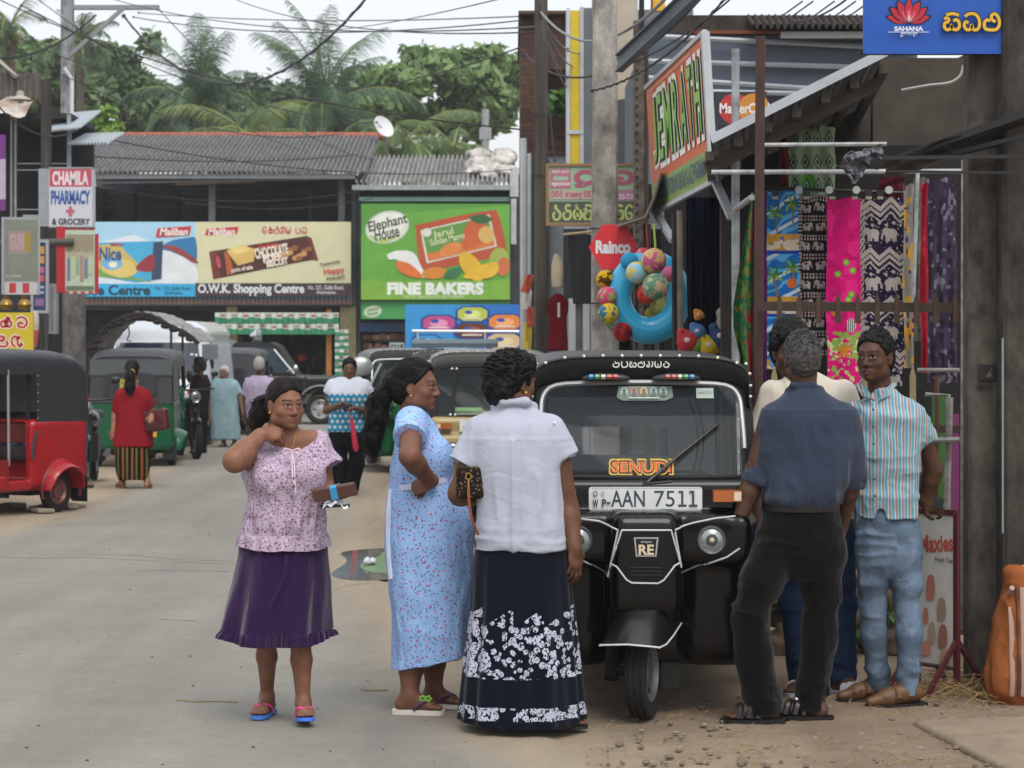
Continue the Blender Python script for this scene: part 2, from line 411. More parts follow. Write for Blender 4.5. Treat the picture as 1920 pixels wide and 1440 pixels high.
def normals(v,q):
	n=np.cross(v[q[:,2]]-v[q[:,0]],v[q[:,3]]-v[q[:,1]]);out=np.zeros_like(v)
	for i in range(4):
		for e in range(3):out[:,e]+=np.bincount(q[:,i],n[:,e],len(v))
	return out/(np.linalg.norm(out,axis=1,keepdims=True)+1e-12)
_lat=np.random.default_rng(3).random((32,32,32))
def vnoise(p,sc,seed=0):
	"""Smooth value noise in -1..1 at points p (n x 3)."""
	p=p*np.array(sc)+seed*7.31;i=np.floor(p).astype(int);t=p-i;t=t*t*(3-2*t);r=0
	for a in (0,1):
		for b in (0,1):
			for c in (0,1):
				w=(t[:,0] if a else 1-t[:,0])*(t[:,1] if b else 1-t[:,1])*(t[:,2] if c else 1-t[:,2])
				r=r+w*_lat[(i[:,0]+a)%32,(i[:,1]+b)%32,(i[:,2]+c)%32]
	return r*2-1
def ridge(p,sc,seed=0):return 1-2*np.abs(vnoise(p,sc,seed))
def A(*v):return np.array(v,float)
# ------------------------------------------------------------------ people
def skin_mat():
	if 'skin' in _mats:return _mats['skin']
	m=bpy.data.materials.new("skin");m.use_nodes=True;t=m.node_tree;b=t.nodes["Principled BSDF"]
	a=t.nodes.new("ShaderNodeVertexColor");a.layer_name="Col"
	tc=t.nodes.new("ShaderNodeTexCoord");n=t.nodes.new("ShaderNodeTexNoise");n.inputs['Scale'].default_value=22;n.inputs['Detail'].default_value=5
	t.links.new(tc.outputs['Object'],n.inputs['Vector'])
	r=t.nodes.new("ShaderNodeMapRange");r.inputs[1].default_value=.25;r.inputs[2].default_value=.75;r.inputs[3].default_value=.76;r.inputs[4].default_value=1.2
	t.links.new(n.outputs['Fac'],r.inputs[0])
	mx=t.nodes.new("ShaderNodeMix");mx.data_type='RGBA';mx.blend_type='MULTIPLY';mx.inputs[0].default_value=1
	t.links.new(a.outputs[0],mx.inputs[6]);t.links.new(r.outputs[0],mx.inputs[7]);t.links.new(mx.outputs[2],b.inputs['Base Color'])
	b.inputs['Roughness'].default_value=.56;b.inputs['Specular IOR Level'].default_value=.32
	_mats['skin']=m;return m
def hair_mat(hexc='#0e0c0c',hex2=None,rough=.5):
	return mat(hexc,rough,var=.5,vs=70,bump=.5,bs=160,spec=.16,hex2=hex2,stretch=(1,1,.25))
def frame(yaw,pitch=0.0,tilt=0.0):
	"""Head axes as columns right, forward, up. yaw 0 faces the camera, + turns to the viewer's right; pitch + looks down."""
	f=Vector((math.sin(yaw)*math.cos(pitch),-math.cos(yaw)*math.cos(pitch),-math.sin(pitch)))
	r=f.cross(Vector((0,0,1))).normalized();u=r.cross(f)
	if tilt:q=Matrix.Rotation(tilt,3,f);r=q@r;u=q@u
	return np.array([list(r),list(f),list(u)]).T
class Person:
	def __init__(s,name,label,px,py,group=None,skin='#6b4a36',res=.0055,Y=None):
		s.Y=Y or GY(py);b=P(px,py,s.Y);s.base=np.array([b.x,s.Y,0.0]);s.res=res
		s.root=thing('person',label,'person',(b.x,s.Y,0));s.S=Sdf();s.skin=np.array(lin(skin));s.head=None;s.marks=[]
	def L(s,px,py,dy=0.0):
		"""Photo pixel, dy metres behind the person's own distance, in the person's own coordinates."""
		return np.array(P(px,py,s.Y+dy))-s.base
	def m(s,px):return px*s.Y/FOC
	# ---- anatomy
	def add_head(s,c,yaw,pitch=0.0,tilt=0.0,sc=1.0,male=False,fat=1.0,neck=None,ears=True):
		R=frame(yaw,pitch,tilt);c=np.array(c,float);S=s.S;s.head=(c,R,sc,male)
		T=lambda x,y,z:c+R@(np.array([x,y,z])*sc)
		e=lambda p,r,k=.02,op='u':S.ell(T(*p),np.array(r)*sc,R,k*sc,op)
		cp=lambda p,q,ra,rb,k=.01,op='u':S.cap(T(*p),T(*q),ra*sc,rb*sc,k*sc,op)
		e((0,-.012,.028),(.074,.095,.087));e((0,.018,-.028),(.063*fat,.070,.086),.03)
		e((0,.034,-.074),(.047*fat,.046,.038),.03);e((0,.070,-.097),(.021,.019,.017),.02)
		for q in (-1,1):
			e((q*.038*fat,.053,-.03),(.026,.024,.023),.02)
			e((q*.05,.005,-.07),(.02*fat,.035,.026),.03)
			e((q*.031,.098,.001),(.018,.013,.010),.012,'s')
			e((q*.031,.0735,.0005),(.0145,.0135,.0125),.003)
			cp((q*.016,.0875,.0085),(q*.045,.0790,.0065),.0042,.0042,.006)
			cp((q*.017,.086,-.010),(q*.043,.079,-.009),.0035,.0035,.008)
			e((q*.0135,.091,-.039),(.0085,.011,.0075),.008)
			if ears:
				e((q*.077,-.010,-.006),(.0085,.019,.031),.008);e((q*.078,-.002,-.034),(.007,.009,.010),.006)
				e((q*.086,-.006,-.002),(.006,.009,.015),.005,'s')
		cp((-.034,.080,.023),(.034,.080,.023),.011 if male else .009,.011 if male else .009,.02)
		cp((0,.085,.014),(0,.1035,-.034),.007,.012,.012)
		cp((-.021,.082,-.066),(0,.0915,-.0635),.0045,.0055,.008);cp((.021,.082,-.066),(0,.0915,-.0635),.0045,.006,.008)
		cp((-.019,.081,-.0735),(0,.0895,-.0755),.0045,.0065,.008);cp((.019,.081,-.0735),(0,.0895,-.0755),.0045,.0065,.008)
		cp((-.022,.0935,-.0695),(.022,.0935,-.0695),.0028,.0028,.003,'s')
		if neck is not None:
			n,r=neck;S.cap(T(0,-.028,-.045),n,(.052 if male else .046)*sc*(1+(fat-1)*.6),r,.025)
	def add_hand(s,w,d,n,side,curl=(.5,.55,.6,.65),thumb=.5,sc=1.0,spread=.06,k=.004):
		"""w wrist, d direction of the fingers, n direction the back of the hand faces, side +1/-1 = thumb along +/- (d x n)."""
		d=Vector(d).normalized();n=Vector(n);n=(n-d*n.dot(d)).normalized();t=d.cross(n)*side;w=Vector(w);S=s.S
		q=lambda a,b,c:w+d*(a*sc)+t*(b*sc)+n*(c*sc)
		S.cap(q(-.01,0,0),q(.03,0,0),.024*sc,.024*sc,.02)
		R=np.array([list(d),list(t),list(n)]).T
		S.ell(q(.048,0,0),A(.050,.040,.0165)*sc,R,.012)
		for i in range(4):
			b=(.027-i*.0185);L=(.043,.048,.045,.035)[i]*sc;c=curl[i]
			a0=q(.082-abs(i-1.2)*.004,b,0);ang=c*.9;sp=(1.5-i)*spread
			p=a0;r=.0088*sc*(.88 if i==3 else 1)
			for j,l in enumerate((L,L*.62,L*.5)):
				dd=(d*math.cos(ang)-n*math.sin(ang)+t*sp*(1 if j==0 else .3)).normalized()
				p2=p+dd*l;S.cap(p,p2,r,r*.9,k if j else .006);p=p2;r*=.9;ang+=c*(1.25 if j==0 else .8)
		p=q(.012,.026,-.004);dirs=(d*.62+t*.75-n*.25,d*.85+t*(.55-thumb)-n*(.2+.5*thumb),d*.95+t*(.25-thumb)-n*(.2+.6*thumb))
		for dd,l,r in zip(dirs,(.042,.032,.026),(.0125,.0105,.009)):
			p2=p+dd.normalized()*(l*sc);S.cap(p,p2,r*sc,r*.92*sc,.007);p=p2
	def add_arm(s,sh,el,wr,r=(.05,.042,.027),k=.03):
		sh,el,wr=map(np.array,(sh,el,wr));mid=el+(wr-el)*.3
		s.S.cap(sh,el,r[0],r[1],k);s.S.cap(el,mid,r[1],r[1]*1.02,.02);s.S.cap(mid,wr,r[1]*1.0,r[2],.02)
	def add_leg(s,hip,kn,an,r=(.085,.055,.034),k=.03):
		hip,kn,an=map(np.array,(hip,kn,an));mid=kn+(an-kn)*.32
		back=np.array([0,.012,0])
		s.S.cap(hip,kn,r[0],r[1],k);s.S.cap(kn,mid+back,r[1],r[1]*1.0,.02);s.S.cap(mid+back,an,r[1]*1.0,r[2],.02)
	def add_foot(s,an,d,sc=1.0,pitch=0.0,k=.012):
		"""an ankle joint, d horizontal toe direction; the sole lies about .07 below the ankle."""
		d=Vector((d[0],d[1],0)).normalized();t=Vector((-d.y,d.x,0));an=Vector(an);f=d*math.cos(pitch)+Vector((0,0,1))*math.sin(pitch)
		u=t.cross(f)*-1 if t.cross(f).z<0 else t.cross(f);S=s.S
		q=lambda a,b,c:an+f*(a*sc)+t*(b*sc)+u*(c*sc)
		S.cap(q(0,0,0),q(-.035,0,-.045),.032*sc,.028*sc,.025)
		S.cap(q(-.03,0,-.048),q(.09,.0,-.05),.027*sc,.024*sc,.02)
		S.cap(q(.01,0,-.01),q(.10,0,-.048),.030*sc,.022*sc,.025)
		S.cap(q(.10,-.026,-.052),q(.10,.026,-.052),.018*sc,.018*sc,.015)
		for i in range(5):
			b=-.03+i*.015;l=(.150,.155,.150,.143,.132)[i];S.cap(q(.105,b,-.056),q(l,b*1.1,-.059),.0095*sc,.0085*sc,.004)
		return q
		# ---- meshes
	def finish(s,brow=1.0,lip='#7a3f3a',lipw=.7,zf=True):
		c=s.head;zr=None
		if c is not None and s.res<.008 and zf:zr=(c[0][2]-.125*c[2],c[0][2]+.075*c[2],.0032)
		v,q=s.S.mesh(s.res,zr,1)
		col=np.tile(s.skin,(len(v),1))
		if c is not None:
			ctr,R,sc,male=c;h=((v-ctr)@R)/sc;x,y,z=np.abs(h[:,0]),h[:,1],h[:,2];fr=(y>.045) & (np.linalg.norm(h,axis=1)<.16)
			def mixin(w,hexc):
				nonlocal col
				w=(np.clip(w,0,1)*fr)[:,None];col=col*(1-w)+np.array(lin(hexc))*w
			sh=s.skin*.62
			w=(np.clip(1.25-np.hypot((x-.031)/.024,(z-.004)/.016),0,1)*.32*fr)[:,None];col=col*(1-w)+sh*w
			xe=x-.031
			mixin((1.15-np.hypot(xe/.0155,(z-.0002)/.0058))*4,'#978c84')
			mixin((1.1-np.hypot(xe/.0066,(z-.0005)/.0064))*4,'#140d0a')
			mixin((1-np.abs(z-(.0066-(xe/.017)**2*.004))/.0026)*2*(np.abs(xe)<.018),'#120c0a')
			zb=.0225+.005*np.clip(1-((x-.034)/.02)**2,-1,1)
			mixin((1-np.abs(z-zb)/(.0045*brow))*1.6*(x>.011)*(x<.052),'#15100e')
			lw=np.clip(1.2-np.hypot(x/.024,(z+.0695)/(.0105)),0,1)*2.5
			mixin(lw*lipw,lip)
			mixin((1-np.abs(z+.0695)/.0022)*1.4*(x<.022),'#2c1512')
			mixin((1.1-np.hypot((x-.0075)/.005,(z+.0445)/.0035))*2*(y>.09),'#20120e')
		s.body=npmesh('body',v,q,skin_mat(),s.root,col);return s.body
	def cloth(s,name,S,m,res=.008,fold=None,smooth=2):
		v,q=S.mesh(res,None,smooth)
		if fold is not None:v=v+normals(v,q)*fold(v)[:,None]
		return npmesh(name,v,q,m,s.root)
	def hair(s,S,m,res=.006,rough=.004,sc=45,extra=None,stretch=(1,1,.5)):
		v,q=S.mesh(res,None,2);n=normals(v,q)
		v=v+n*(rough*ridge(v,np.array(stretch)*sc,1)+rough*.6*vnoise(v,sc*2.1,2))[:,None]
		o=npmesh('hair',v,q,m,s.root)
		if extra is not None:
			extra.build('hair_strands',o)
		return o
	def cap_hair(s,S,grow=.012,line=.045,back=-.09,side=.0,top=.0):
		"""Hair on the skull: above the hairline in front, down to 'back' behind the ears."""
		c,R,sc,male=s.head;T=lambda x,y,z:c+R@(np.array([x,y,z])*sc)
		S.ell(T(0,-.014,.030+top),A(.074+grow+side,.096+grow,.088+grow+top)*sc,R,.02)
		S.ell(T(0,-.055,-.02),A(.066+grow*.6,.055+grow*.6,.075)*sc,R,.03)
		S.cut(T(0,.058,line),R@A(0,.8,-.62));S.cut(T(0,.0,back),R@A(0,.25,-1));
		S.ell(T(0,.085,-.045),A(.1,.085,.085)*sc,R,.006,'s')
		for q in (-1,1):S.ell(T(q*.085,.0,-.03),A(.03,.028,.045)*sc,R,.008,'s')
	def T(s,x,y,z):
		c,R,sc,male=s.head;return c+R@(np.array([x,y,z])*sc)
def comb(p,st,n,grow,seed=1,to=(0,-1,.15),lim=(1.75,.42)):
	"""Fine combed strands from the hairline back over the skull."""
	rnd=random.Random(seed);e=np.array([.074+grow,.096+grow,.088+grow]);c=np.array([0,-.014,.030]);b=np.array(to)/np.linalg.norm(to)
	for _ in range(n):
		a=rnd.uniform(-lim[0],lim[0]);el=rnd.uniform(.30,1.3) if abs(a)<1 else rnd.uniform(.0,.9);d=np.array([math.sin(a)*math.cos(el),math.cos(a)*math.cos(el),math.sin(el)]);q=[]
		if d[1]>.5 and d[2]<lim[1]:d[2]=lim[1]+.06*rnd.random();d /= np.linalg.norm(d)
		for t in np.linspace(0,1,9):v=d*(1-t)+b*t;v /= np.linalg.norm(v);q.append(p.T(*(c+v*e*(1+.012*math.sin(t*3.1)))))
		st.tube(q,[.0007]+[.0018]*7+[.001],4,False)
def loftskirt(rows,n,fold,m,name,parent,hem=0.0):
	"""A hanging skirt: rows of (z, cx, cy, a, b, fold depth); fold(t, z) in -1..1 round the hem."""
	zs=[r[0] for r in rows];K=40;R=[]
	for i in range(K+1):
		z=zs[0]+(zs[-1]-zs[0])*i/K
		row=[np.interp(z,zs[::-1] if zs[0]>zs[-1] else zs,[r[j] for r in (rows[::-1] if zs[0]>zs[-1] else rows)]) for j in range(1,6)]
		ring=[]
		for k in range(n):
			t=2*math.pi*k/n;g=1+row[4]*fold(t,z);dz=hem*(i/K)**2*(math.sin(t*2+1)+.5*math.sin(t*5+2)+.6*fold(t,z))
			ring.append((row[0]+row[2]*g*math.cos(t),row[1]+row[3]*g*math.sin(t),z+dz))
		R.append(ring)
	inner=[[(c[0]*.985+.015*R[i][0][0]*0+.015*rowc(R[i])[0],c[1]*.985+.015*rowc(R[i])[1],c[2]+.002) for c in R[i]] for i in range(len(R)-1,len(R)-8,-1)]
	b=MB(m);b.rings(R+inner,True,False);return b.build(name,parent,angle=180)
def rowc(r):return (sum(p[0] for p in r)/len(r),sum(p[1] for p in r)/len(r))
def strands(mb,root,path,n,spread,r=.0022,curl=.0,freq=30,taper=.7,seed=1,wid=None):
	"""Locks of hair along a path (list of points): n thin tubes jittered about it."""
	rnd=random.Random(seed);pts=spline([tuple(p) for p in path],7);N=len(pts)
	for i in range(n):
		o=np.array([rnd.gauss(0,1),rnd.gauss(0,1),rnd.gauss(0,.4)]);ph=rnd.random()*6.28;ph2=rnd.random()*6.28;L=max(4,int(N*(1-rnd.random()**2*.35)));fr=freq*rnd.uniform(.7,1.3)
		out=[]
		for j in range(L):
			t=j/(N-1);w=np.interp(t,[0,.25,.7,1],wid or [.35,1,1,.55])*spread
			c=curl*min(1,t*3);p=np.array(pts[j])+o*w*.55+c*np.array([math.sin(fr*t+ph),math.cos(fr*t+ph2),.3*math.sin(fr*t*1.3+ph2)])
			out.append(p)
		mb.tube(out,[r*(1-taper*j/L) for j in range(L)],4,False)
		# ------------------------------------------------------------------ fabrics
def fabric(name,base,layers=(),rough=.85,wr=.5,wscale=9,stretch=(1,1,.5),weave=.15,sheen=.0,var=.08):
	"""Cloth: base colour, printed layers, a wrinkle bump and a fine weave.
    layers: ('dot', scale, radius, hex, seed, stretch) ('stripe', axis, freq, lo, hi, hex, warp) ('band', zlo, zhi, hex) ('blotch', scale, lo, hi, hex) ('saw', ...)"""
	if name in _mats:return _mats[name]
	m=bpy.data.materials.new(name);m.use_nodes=True;t=m.node_tree;b=t.nodes["Principled BSDF"]
	N=t.nodes.new;K=t.links.new
	b.inputs['Roughness'].default_value=rough;b.inputs['Specular IOR Level'].default_value=.04;b.inputs['Sheen Weight'].default_value=sheen
	tc=N("ShaderNodeTexCoord").outputs['Object']
	sep=N("ShaderNodeSeparateXYZ");K(tc,sep.inputs[0])
	def math_(op,a,c=None,d=None):
		q=N("ShaderNodeMath");q.operation=op
		for i,w in enumerate((a,c,d)):
			if w is None:continue
			if isinstance(w,(int,float)):q.inputs[i].default_value=w
			else:K(w,q.inputs[i])
		return q.outputs[0]
	n0=N("ShaderNodeTexNoise");n0.inputs['Scale'].default_value=14;n0.inputs['Detail'].default_value=5;K(tc,n0.inputs['Vector'])
	mr=N("ShaderNodeMapRange");mr.inputs[1].default_value=.3;mr.inputs[2].default_value=.7;mr.inputs[3].default_value=1-var;mr.inputs[4].default_value=1+var;K(n0.outputs['Fac'],mr.inputs[0])
	rgb=N("ShaderNodeRGB");rgb.outputs[0].default_value=(*lin(base),1);cur=rgb.outputs[0]
	masks={}
	for L in layers:
		k=L[0]
		if k=='dot':
			_,sc,rad,hx,seed,st=L;mp=N("ShaderNodeMapping");mp.inputs['Location'].default_value=(seed*3.7,seed*1.3,seed*2.1);mp.inputs['Scale'].default_value=st or (1,1,1);K(tc,mp.inputs[0])
			v=N("ShaderNodeTexVoronoi");v.inputs['Scale'].default_value=sc;v.inputs['Randomness'].default_value=.9 if st!='grid' else 0;K(mp.outputs[0],v.inputs['Vector'])
			nn=N("ShaderNodeTexNoise");nn.inputs['Scale'].default_value=sc*3;K(tc,nn.inputs['Vector'])
			d=math_('ADD',v.outputs['Distance'],math_('MULTIPLY',math_('SUBTRACT',nn.outputs['Fac'],.5),.35));mask=math_('LESS_THAN',d,rad)
		elif k=='polka':
			_,sp,rad,hx=L
			fx=math_('SUBTRACT',math_('FRACT',math_('DIVIDE',sep.outputs[0],sp)),.5);row=math_('FLOOR',math_('DIVIDE',sep.outputs[2],sp));off=math_('MULTIPLY',math_('MODULO',math_('ADD',row,1000),2),.5)
			fx=math_('SUBTRACT',math_('FRACT',math_('ADD',math_('DIVIDE',sep.outputs[0],sp),off)),.5);fz=math_('SUBTRACT',math_('FRACT',math_('DIVIDE',sep.outputs[2],sp)),.5)
			mask=math_('LESS_THAN',math_('ADD',math_('MULTIPLY',fx,fx),math_('MULTIPLY',fz,fz)),rad*rad)
		elif k=='stripe':
			_,axis,fq,lo,hi,hx,warp=L;nn=N("ShaderNodeTexNoise");nn.inputs['Scale'].default_value=5;K(tc,nn.inputs['Vector'])
			c=math_('ADD',sep.outputs[axis],math_('MULTIPLY',math_('SUBTRACT',nn.outputs['Fac'],.5),warp));fr=math_('FRACT',math_('MULTIPLY',math_('ADD',c,10),fq))
			mask=math_('MULTIPLY',math_('GREATER_THAN',fr,lo),math_('LESS_THAN',fr,hi))
		elif k=='band':
			_,lo,hi,hx=L;mask=math_('MULTIPLY',math_('GREATER_THAN',sep.outputs[2],lo),math_('LESS_THAN',sep.outputs[2],hi))
		elif k=='blotch':
			_,sc,lo,hi,hx=L[:5];nn=N("ShaderNodeTexNoise");nn.inputs['Scale'].default_value=sc;nn.inputs['Detail'].default_value=4;K(tc,nn.inputs['Vector'])
			mask=math_('MULTIPLY',math_('GREATER_THAN',nn.outputs['Fac'],lo),math_('LESS_THAN',nn.outputs['Fac'],hi))
		elif k=='sawprint':
			_,lo,hi,fq,amp,hx,gate=L
			fr=math_('FRACT',math_('MULTIPLY',math_('ADD',sep.outputs[0],10.03),fq));top=math_('ADD',hi-amp/2,math_('MULTIPLY',fr,amp))
			zone=math_('MULTIPLY',math_('GREATER_THAN',sep.outputs[2],lo),math_('LESS_THAN',sep.outputs[2],top))
			v=N("ShaderNodeTexVoronoi");v.inputs['Scale'].default_value=34;K(tc,v.inputs['Vector'])
			v2=N("ShaderNodeTexNoise");v2.inputs['Scale'].default_value=130;v2.inputs['Detail'].default_value=1;K(tc,v2.inputs['Vector'])
			nn=N("ShaderNodeTexNoise");nn.inputs['Scale'].default_value=8;nn.inputs['Detail'].default_value=3;K(tc,nn.inputs['Vector'])
			fl=math_('LESS_THAN',v.outputs['Distance'],math_('ADD',.47,math_('MULTIPLY',math_('SUBTRACT',nn.outputs['Fac'],.45),1.3)));ve=math_('GREATER_THAN',v2.outputs['Fac'],.43)
			mask=math_('MULTIPLY',math_('MULTIPLY',zone,fl),ve)
		mx=N("ShaderNodeMix");mx.data_type='RGBA';K(mask,mx.inputs[0]);K(cur,mx.inputs[6]);mx.inputs[7].default_value=(*lin(hx),1);cur=mx.outputs[2]
	mm=N("ShaderNodeMix");mm.data_type='RGBA';mm.blend_type='MULTIPLY';mm.inputs[0].default_value=1;K(cur,mm.inputs[6]);K(mr.outputs[0],mm.inputs[7]);K(mm.outputs[2],b.inputs['Base Color'])
	mp=N("ShaderNodeMapping");mp.inputs['Scale'].default_value=stretch;K(tc,mp.inputs[0])
	w=N("ShaderNodeTexNoise");w.inputs['Scale'].default_value=wscale;w.inputs['Detail'].default_value=4;w.inputs['Distortion'].default_value=.8;K(mp.outputs[0],w.inputs['Vector'])
	bp=N("ShaderNodeBump");bp.inputs['Strength'].default_value=wr;bp.inputs['Distance'].default_value=.02;K(w.outputs['Fac'],bp.inputs['Height'])
	w2=N("ShaderNodeTexNoise");w2.inputs['Scale'].default_value=420;K(tc,w2.inputs['Vector'])
	b2=N("ShaderNodeBump");b2.inputs['Strength'].default_value=weave;b2.inputs['Distance'].default_value=.003;K(w2.outputs['Fac'],b2.inputs['Height']);K(bp.outputs[0],b2.inputs['Normal']);K(b2.outputs[0],b.inputs['Normal'])
	_mats[name]=m;return m
	# ------------------------------------------------------------------ ground
def ground_mat(name,a,b_,c_,scale,rough=.92,bump=.35):
	"""Road/dirt: vertex mask 'Col'.r blends asphalt a to dust b_; patches of c_."""
	m=bpy.data.materials.new(name);m.use_nodes=True;t=m.node_tree;N=t.nodes.new;K=t.links.new;b=t.nodes["Principled BSDF"]
	b.inputs['Roughness'].default_value=rough;b.inputs['Specular IOR Level'].default_value=.25
	tc=N("ShaderNodeTexCoord").outputs['Object'];vc=N("ShaderNodeVertexColor");vc.layer_name="Col";sp=N("ShaderNodeSeparateColor");K(vc.outputs[0],sp.inputs[0])
	def noise(s,d=6,r=.6):
		n=N("ShaderNodeTexNoise");n.inputs['Scale'].default_value=s;n.inputs['Detail'].default_value=d;n.inputs['Roughness'].default_value=r;K(tc,n.inputs['Vector']);return n.outputs['Fac']
	def ramp(f,lo,hi):
		r=N("ShaderNodeMapRange");r.inputs[1].default_value=lo;r.inputs[2].default_value=hi;K(f,r.inputs[0]);return r.outputs[0]
	def mix(f,A_,B_,blend='MIX'):
		q=N("ShaderNodeMix");q.data_type='RGBA';q.blend_type=blend
		for i,w in ((0,f),(6,A_),(7,B_)):
			if isinstance(w,tuple):q.inputs[i].default_value=w
			elif isinstance(w,float):q.inputs[i].default_value=w
			else:K(w,q.inputs[i])
		return q.outputs[2]
	h=lambda x:(*lin(x),1)
	base=mix(ramp(noise(1.1,8),.38,.66),h(a),h(c_))
	ad=N("ShaderNodeMath");ad.operation='ADD';K(sp.outputs[0],ad.inputs[0]);m2=N("ShaderNodeMath");m2.operation='MULTIPLY_ADD';K(noise(scale,9,.7),m2.inputs[0]);m2.inputs[1].default_value=.9;m2.inputs[2].default_value=-.45;K(m2.outputs[0],ad.inputs[1])
	cur=mix(ramp(ad.outputs[0],.25,.75),base,h(b_))
	gr=mix(ramp(noise(230,3,.8),.25,.75),(.66,.66,.66,1),(1.3,1.29,1.27,1));cur=mix(1.0,cur,gr,'MULTIPLY')
	g2=mix(ramp(noise(70,4,.8),.28,.72),(.84,.84,.84,1),(1.12,1.12,1.12,1));cur=mix(1.0,cur,g2,'MULTIPLY')
	bl=mix(ramp(noise(6,7,.7),.3,.72),(.89,.89,.89,1),(1.06,1.06,1.06,1));cur=mix(1.0,cur,bl,'MULTIPLY')
	mp=N("ShaderNodeMapping");mp.inputs['Scale'].default_value=(1.6,.12,1);K(tc,mp.inputs[0]);tn=N("ShaderNodeTexNoise");tn.inputs['Scale'].default_value=1.3;tn.inputs['Detail'].default_value=7;K(mp.outputs[0],tn.inputs['Vector']);tr=mix(ramp(tn.outputs['Fac'],.3,.7),(.86,.86,.87,1),(1.1,1.1,1.09,1));cur=mix(1.0,cur,tr,'MULTIPLY')
	K(cur,b.inputs['Base Color'])
	bp=N("ShaderNodeBump");bp.inputs['Strength'].default_value=bump;bp.inputs['Distance'].default_value=.012;K(noise(150,5,.75),bp.inputs['Height']);K(bp.outputs[0],b.inputs['Normal'])
	return m
_er=[(8.0,.40),(8.93,.255),(9.8,.11),(11.4,-.22),(14.7,-.77),(17.1,-1.2),(20.2,-1.3),(24.3,-1.48),(30.7,-1.75),(39,-2.1),(42,-2.3),(43.5,14),(80,16)]
_el=[(8.0,-5.2),(18,-4.95),(20.75,-4.74),(22.8,-4.56),(27.1,-4.8),(35.3,-5.3),(41,-5.6),(43.5,-16),(80,-16)]
def edge_r(Y):return np.interp(Y,[e[0] for e in _er],[e[1] for e in _er])
def edge_l(Y):return np.interp(Y,[e[0] for e in _el],[e[1] for e in _el])
def grid_mesh(name,ys,xf,z,mask,m):
	"""rows at distances ys, columns between xf(Y) = (x0, x1, n); height z(X, Y), mask(X, Y)."""
	n=xf(ys[0])[2];V=[];
	for y in ys:x0,x1,_=xf(y);x=np.linspace(x0,x1,n);V.append(np.stack([x,np.full(n,y),np.zeros(n)],1))
	V=np.concatenate(V);V[:,2]=z(V[:,0],V[:,1]);R=len(ys);i=np.arange(R-1)[:,None]*n+np.arange(n-1)[None];i=i.ravel()
	q=np.stack([i,i+1,i+n+1,i+n],1);k=mask(V[:,0],V[:,1]);o=npmesh(name,V,q,m,None,np.stack([k,k,k],1));return tag(o,None,None,kind='structure')
def n2(X,Y,s,sd):return vnoise(np.stack([X,Y,np.full_like(X,sd*3.3)],1),(s,s,s),sd)
_ys=np.concatenate([FOC*EYE/(np.arange(1480,800,-3.0)-HOR),np.arange(48,60,.5)])
def jag(X,Y):return .16*n2(X,Y,1.3,1)+.07*n2(X,Y,5,2)
road_m=ground_mat("worn_asphalt",'#7d7b74','#928675','#84827b',2.2)
grid_mesh('road',_ys,lambda y:(edge_l(y)-.25,edge_r(y)+.25,190),lambda X,Y:.004-.03*np.clip((np.maximum(X-edge_r(Y),edge_l(Y)-X)+jag(X,Y))/.12,0,1)+.0*X,lambda X,Y:np.clip(1-np.minimum(edge_r(Y)-X,X-edge_l(Y))/1.0,0,1)**1.5*.95+.0,road_m)
dirt_m=ground_mat("packed_dirt",'#80705f','#9c8d79','#907f6d',3.0,.95,.7)
def zd(X,Y):
	d=np.maximum(X-edge_r(Y),edge_l(Y)-X);r=np.clip(d/.6,0,1)
	return-.004+.014*r*(n2(X,Y,2.2,5)+.5*n2(X,Y,7,6))+.006*r*n2(X,Y,22,7)-.006*(1-r)
grid_mesh('dirt_verge',np.concatenate([FOC*EYE/(np.arange(1480,1000,-2.0)-HOR),FOC*EYE/(np.arange(1000,812,-4.0)-HOR)]),lambda y:(edge_r(y)-.3,8,230),zd,lambda X,Y:np.clip(.95-(X-edge_r(Y))/1.2,0.1,1),dirt_m)
grid_mesh('dirt_shoulder',FOC*EYE/(np.arange(1200,812,-4.0)-HOR),lambda y:(-9.5,edge_l(y)+.3,60),zd,lambda X,Y:np.clip(.9-(edge_l(Y)-X)/1.5,0.1,1),dirt_m)
b=MB(mat('#8a7a63',.95,var=.25,vs=.6,hex2='#6f604c'));b.add([(-300,2,-.04),(300,2,-.04),(300,500,-.04),(-300,500,-.04)],[(0,1,2,3)]);tag(b.build('ground'),None,None,kind='structure')
# puddle with green algae
def puddle():
	def ring(a,bx,cx,cy,sd):return [(cx+a*(1+.16*math.sin(3*t+sd)+.1*math.sin(5*t+sd*2))*math.cos(t),cy+bx*(1+.14*math.sin(2*t+sd))*math.sin(t)) for t in [2*math.pi*k/60 for k in range(60)]]
	b=MB(mat('#6d6b64',.08,var=.25,vs=4,spec=.7,hex2='#5a574e'));b.add([(x,y,.0065) for x,y in ring(.46,1.5,-.93,17.4,1)],[tuple(range(60))]);tag(b.build('puddle'),None,None,kind='structure')
	b=MB(mat('#3f6620',.3,var=.25,vs=9));b.add([(x,y,.009) for x,y in ring(.34,1.05,-.82,17.35,2.2)],[tuple(range(60))]);tag(b.build('algae'),None,None,kind='stuff')
	c=P(692,1052,17.2);g=thing('plastic_bag',"crumpled white plastic bag floating on the green puddle",'plastic bag',(c.x,c.y,.02));b=MB(mat('#b9bcc2',.6));S=Sdf();
	for k in range(7):S.ell((.025*math.cos(k*2.1),.05*math.sin(k*2.1),.008+.012*(k%2)),(.022,.025,.016),None,.01)
	v,q=S.mesh(.006);v=v+normals(v,q)*(.008*ridge(v,60,1))[:,None];npmesh('film',v,q,mat('#b9bcc2',.6),g)
puddle()
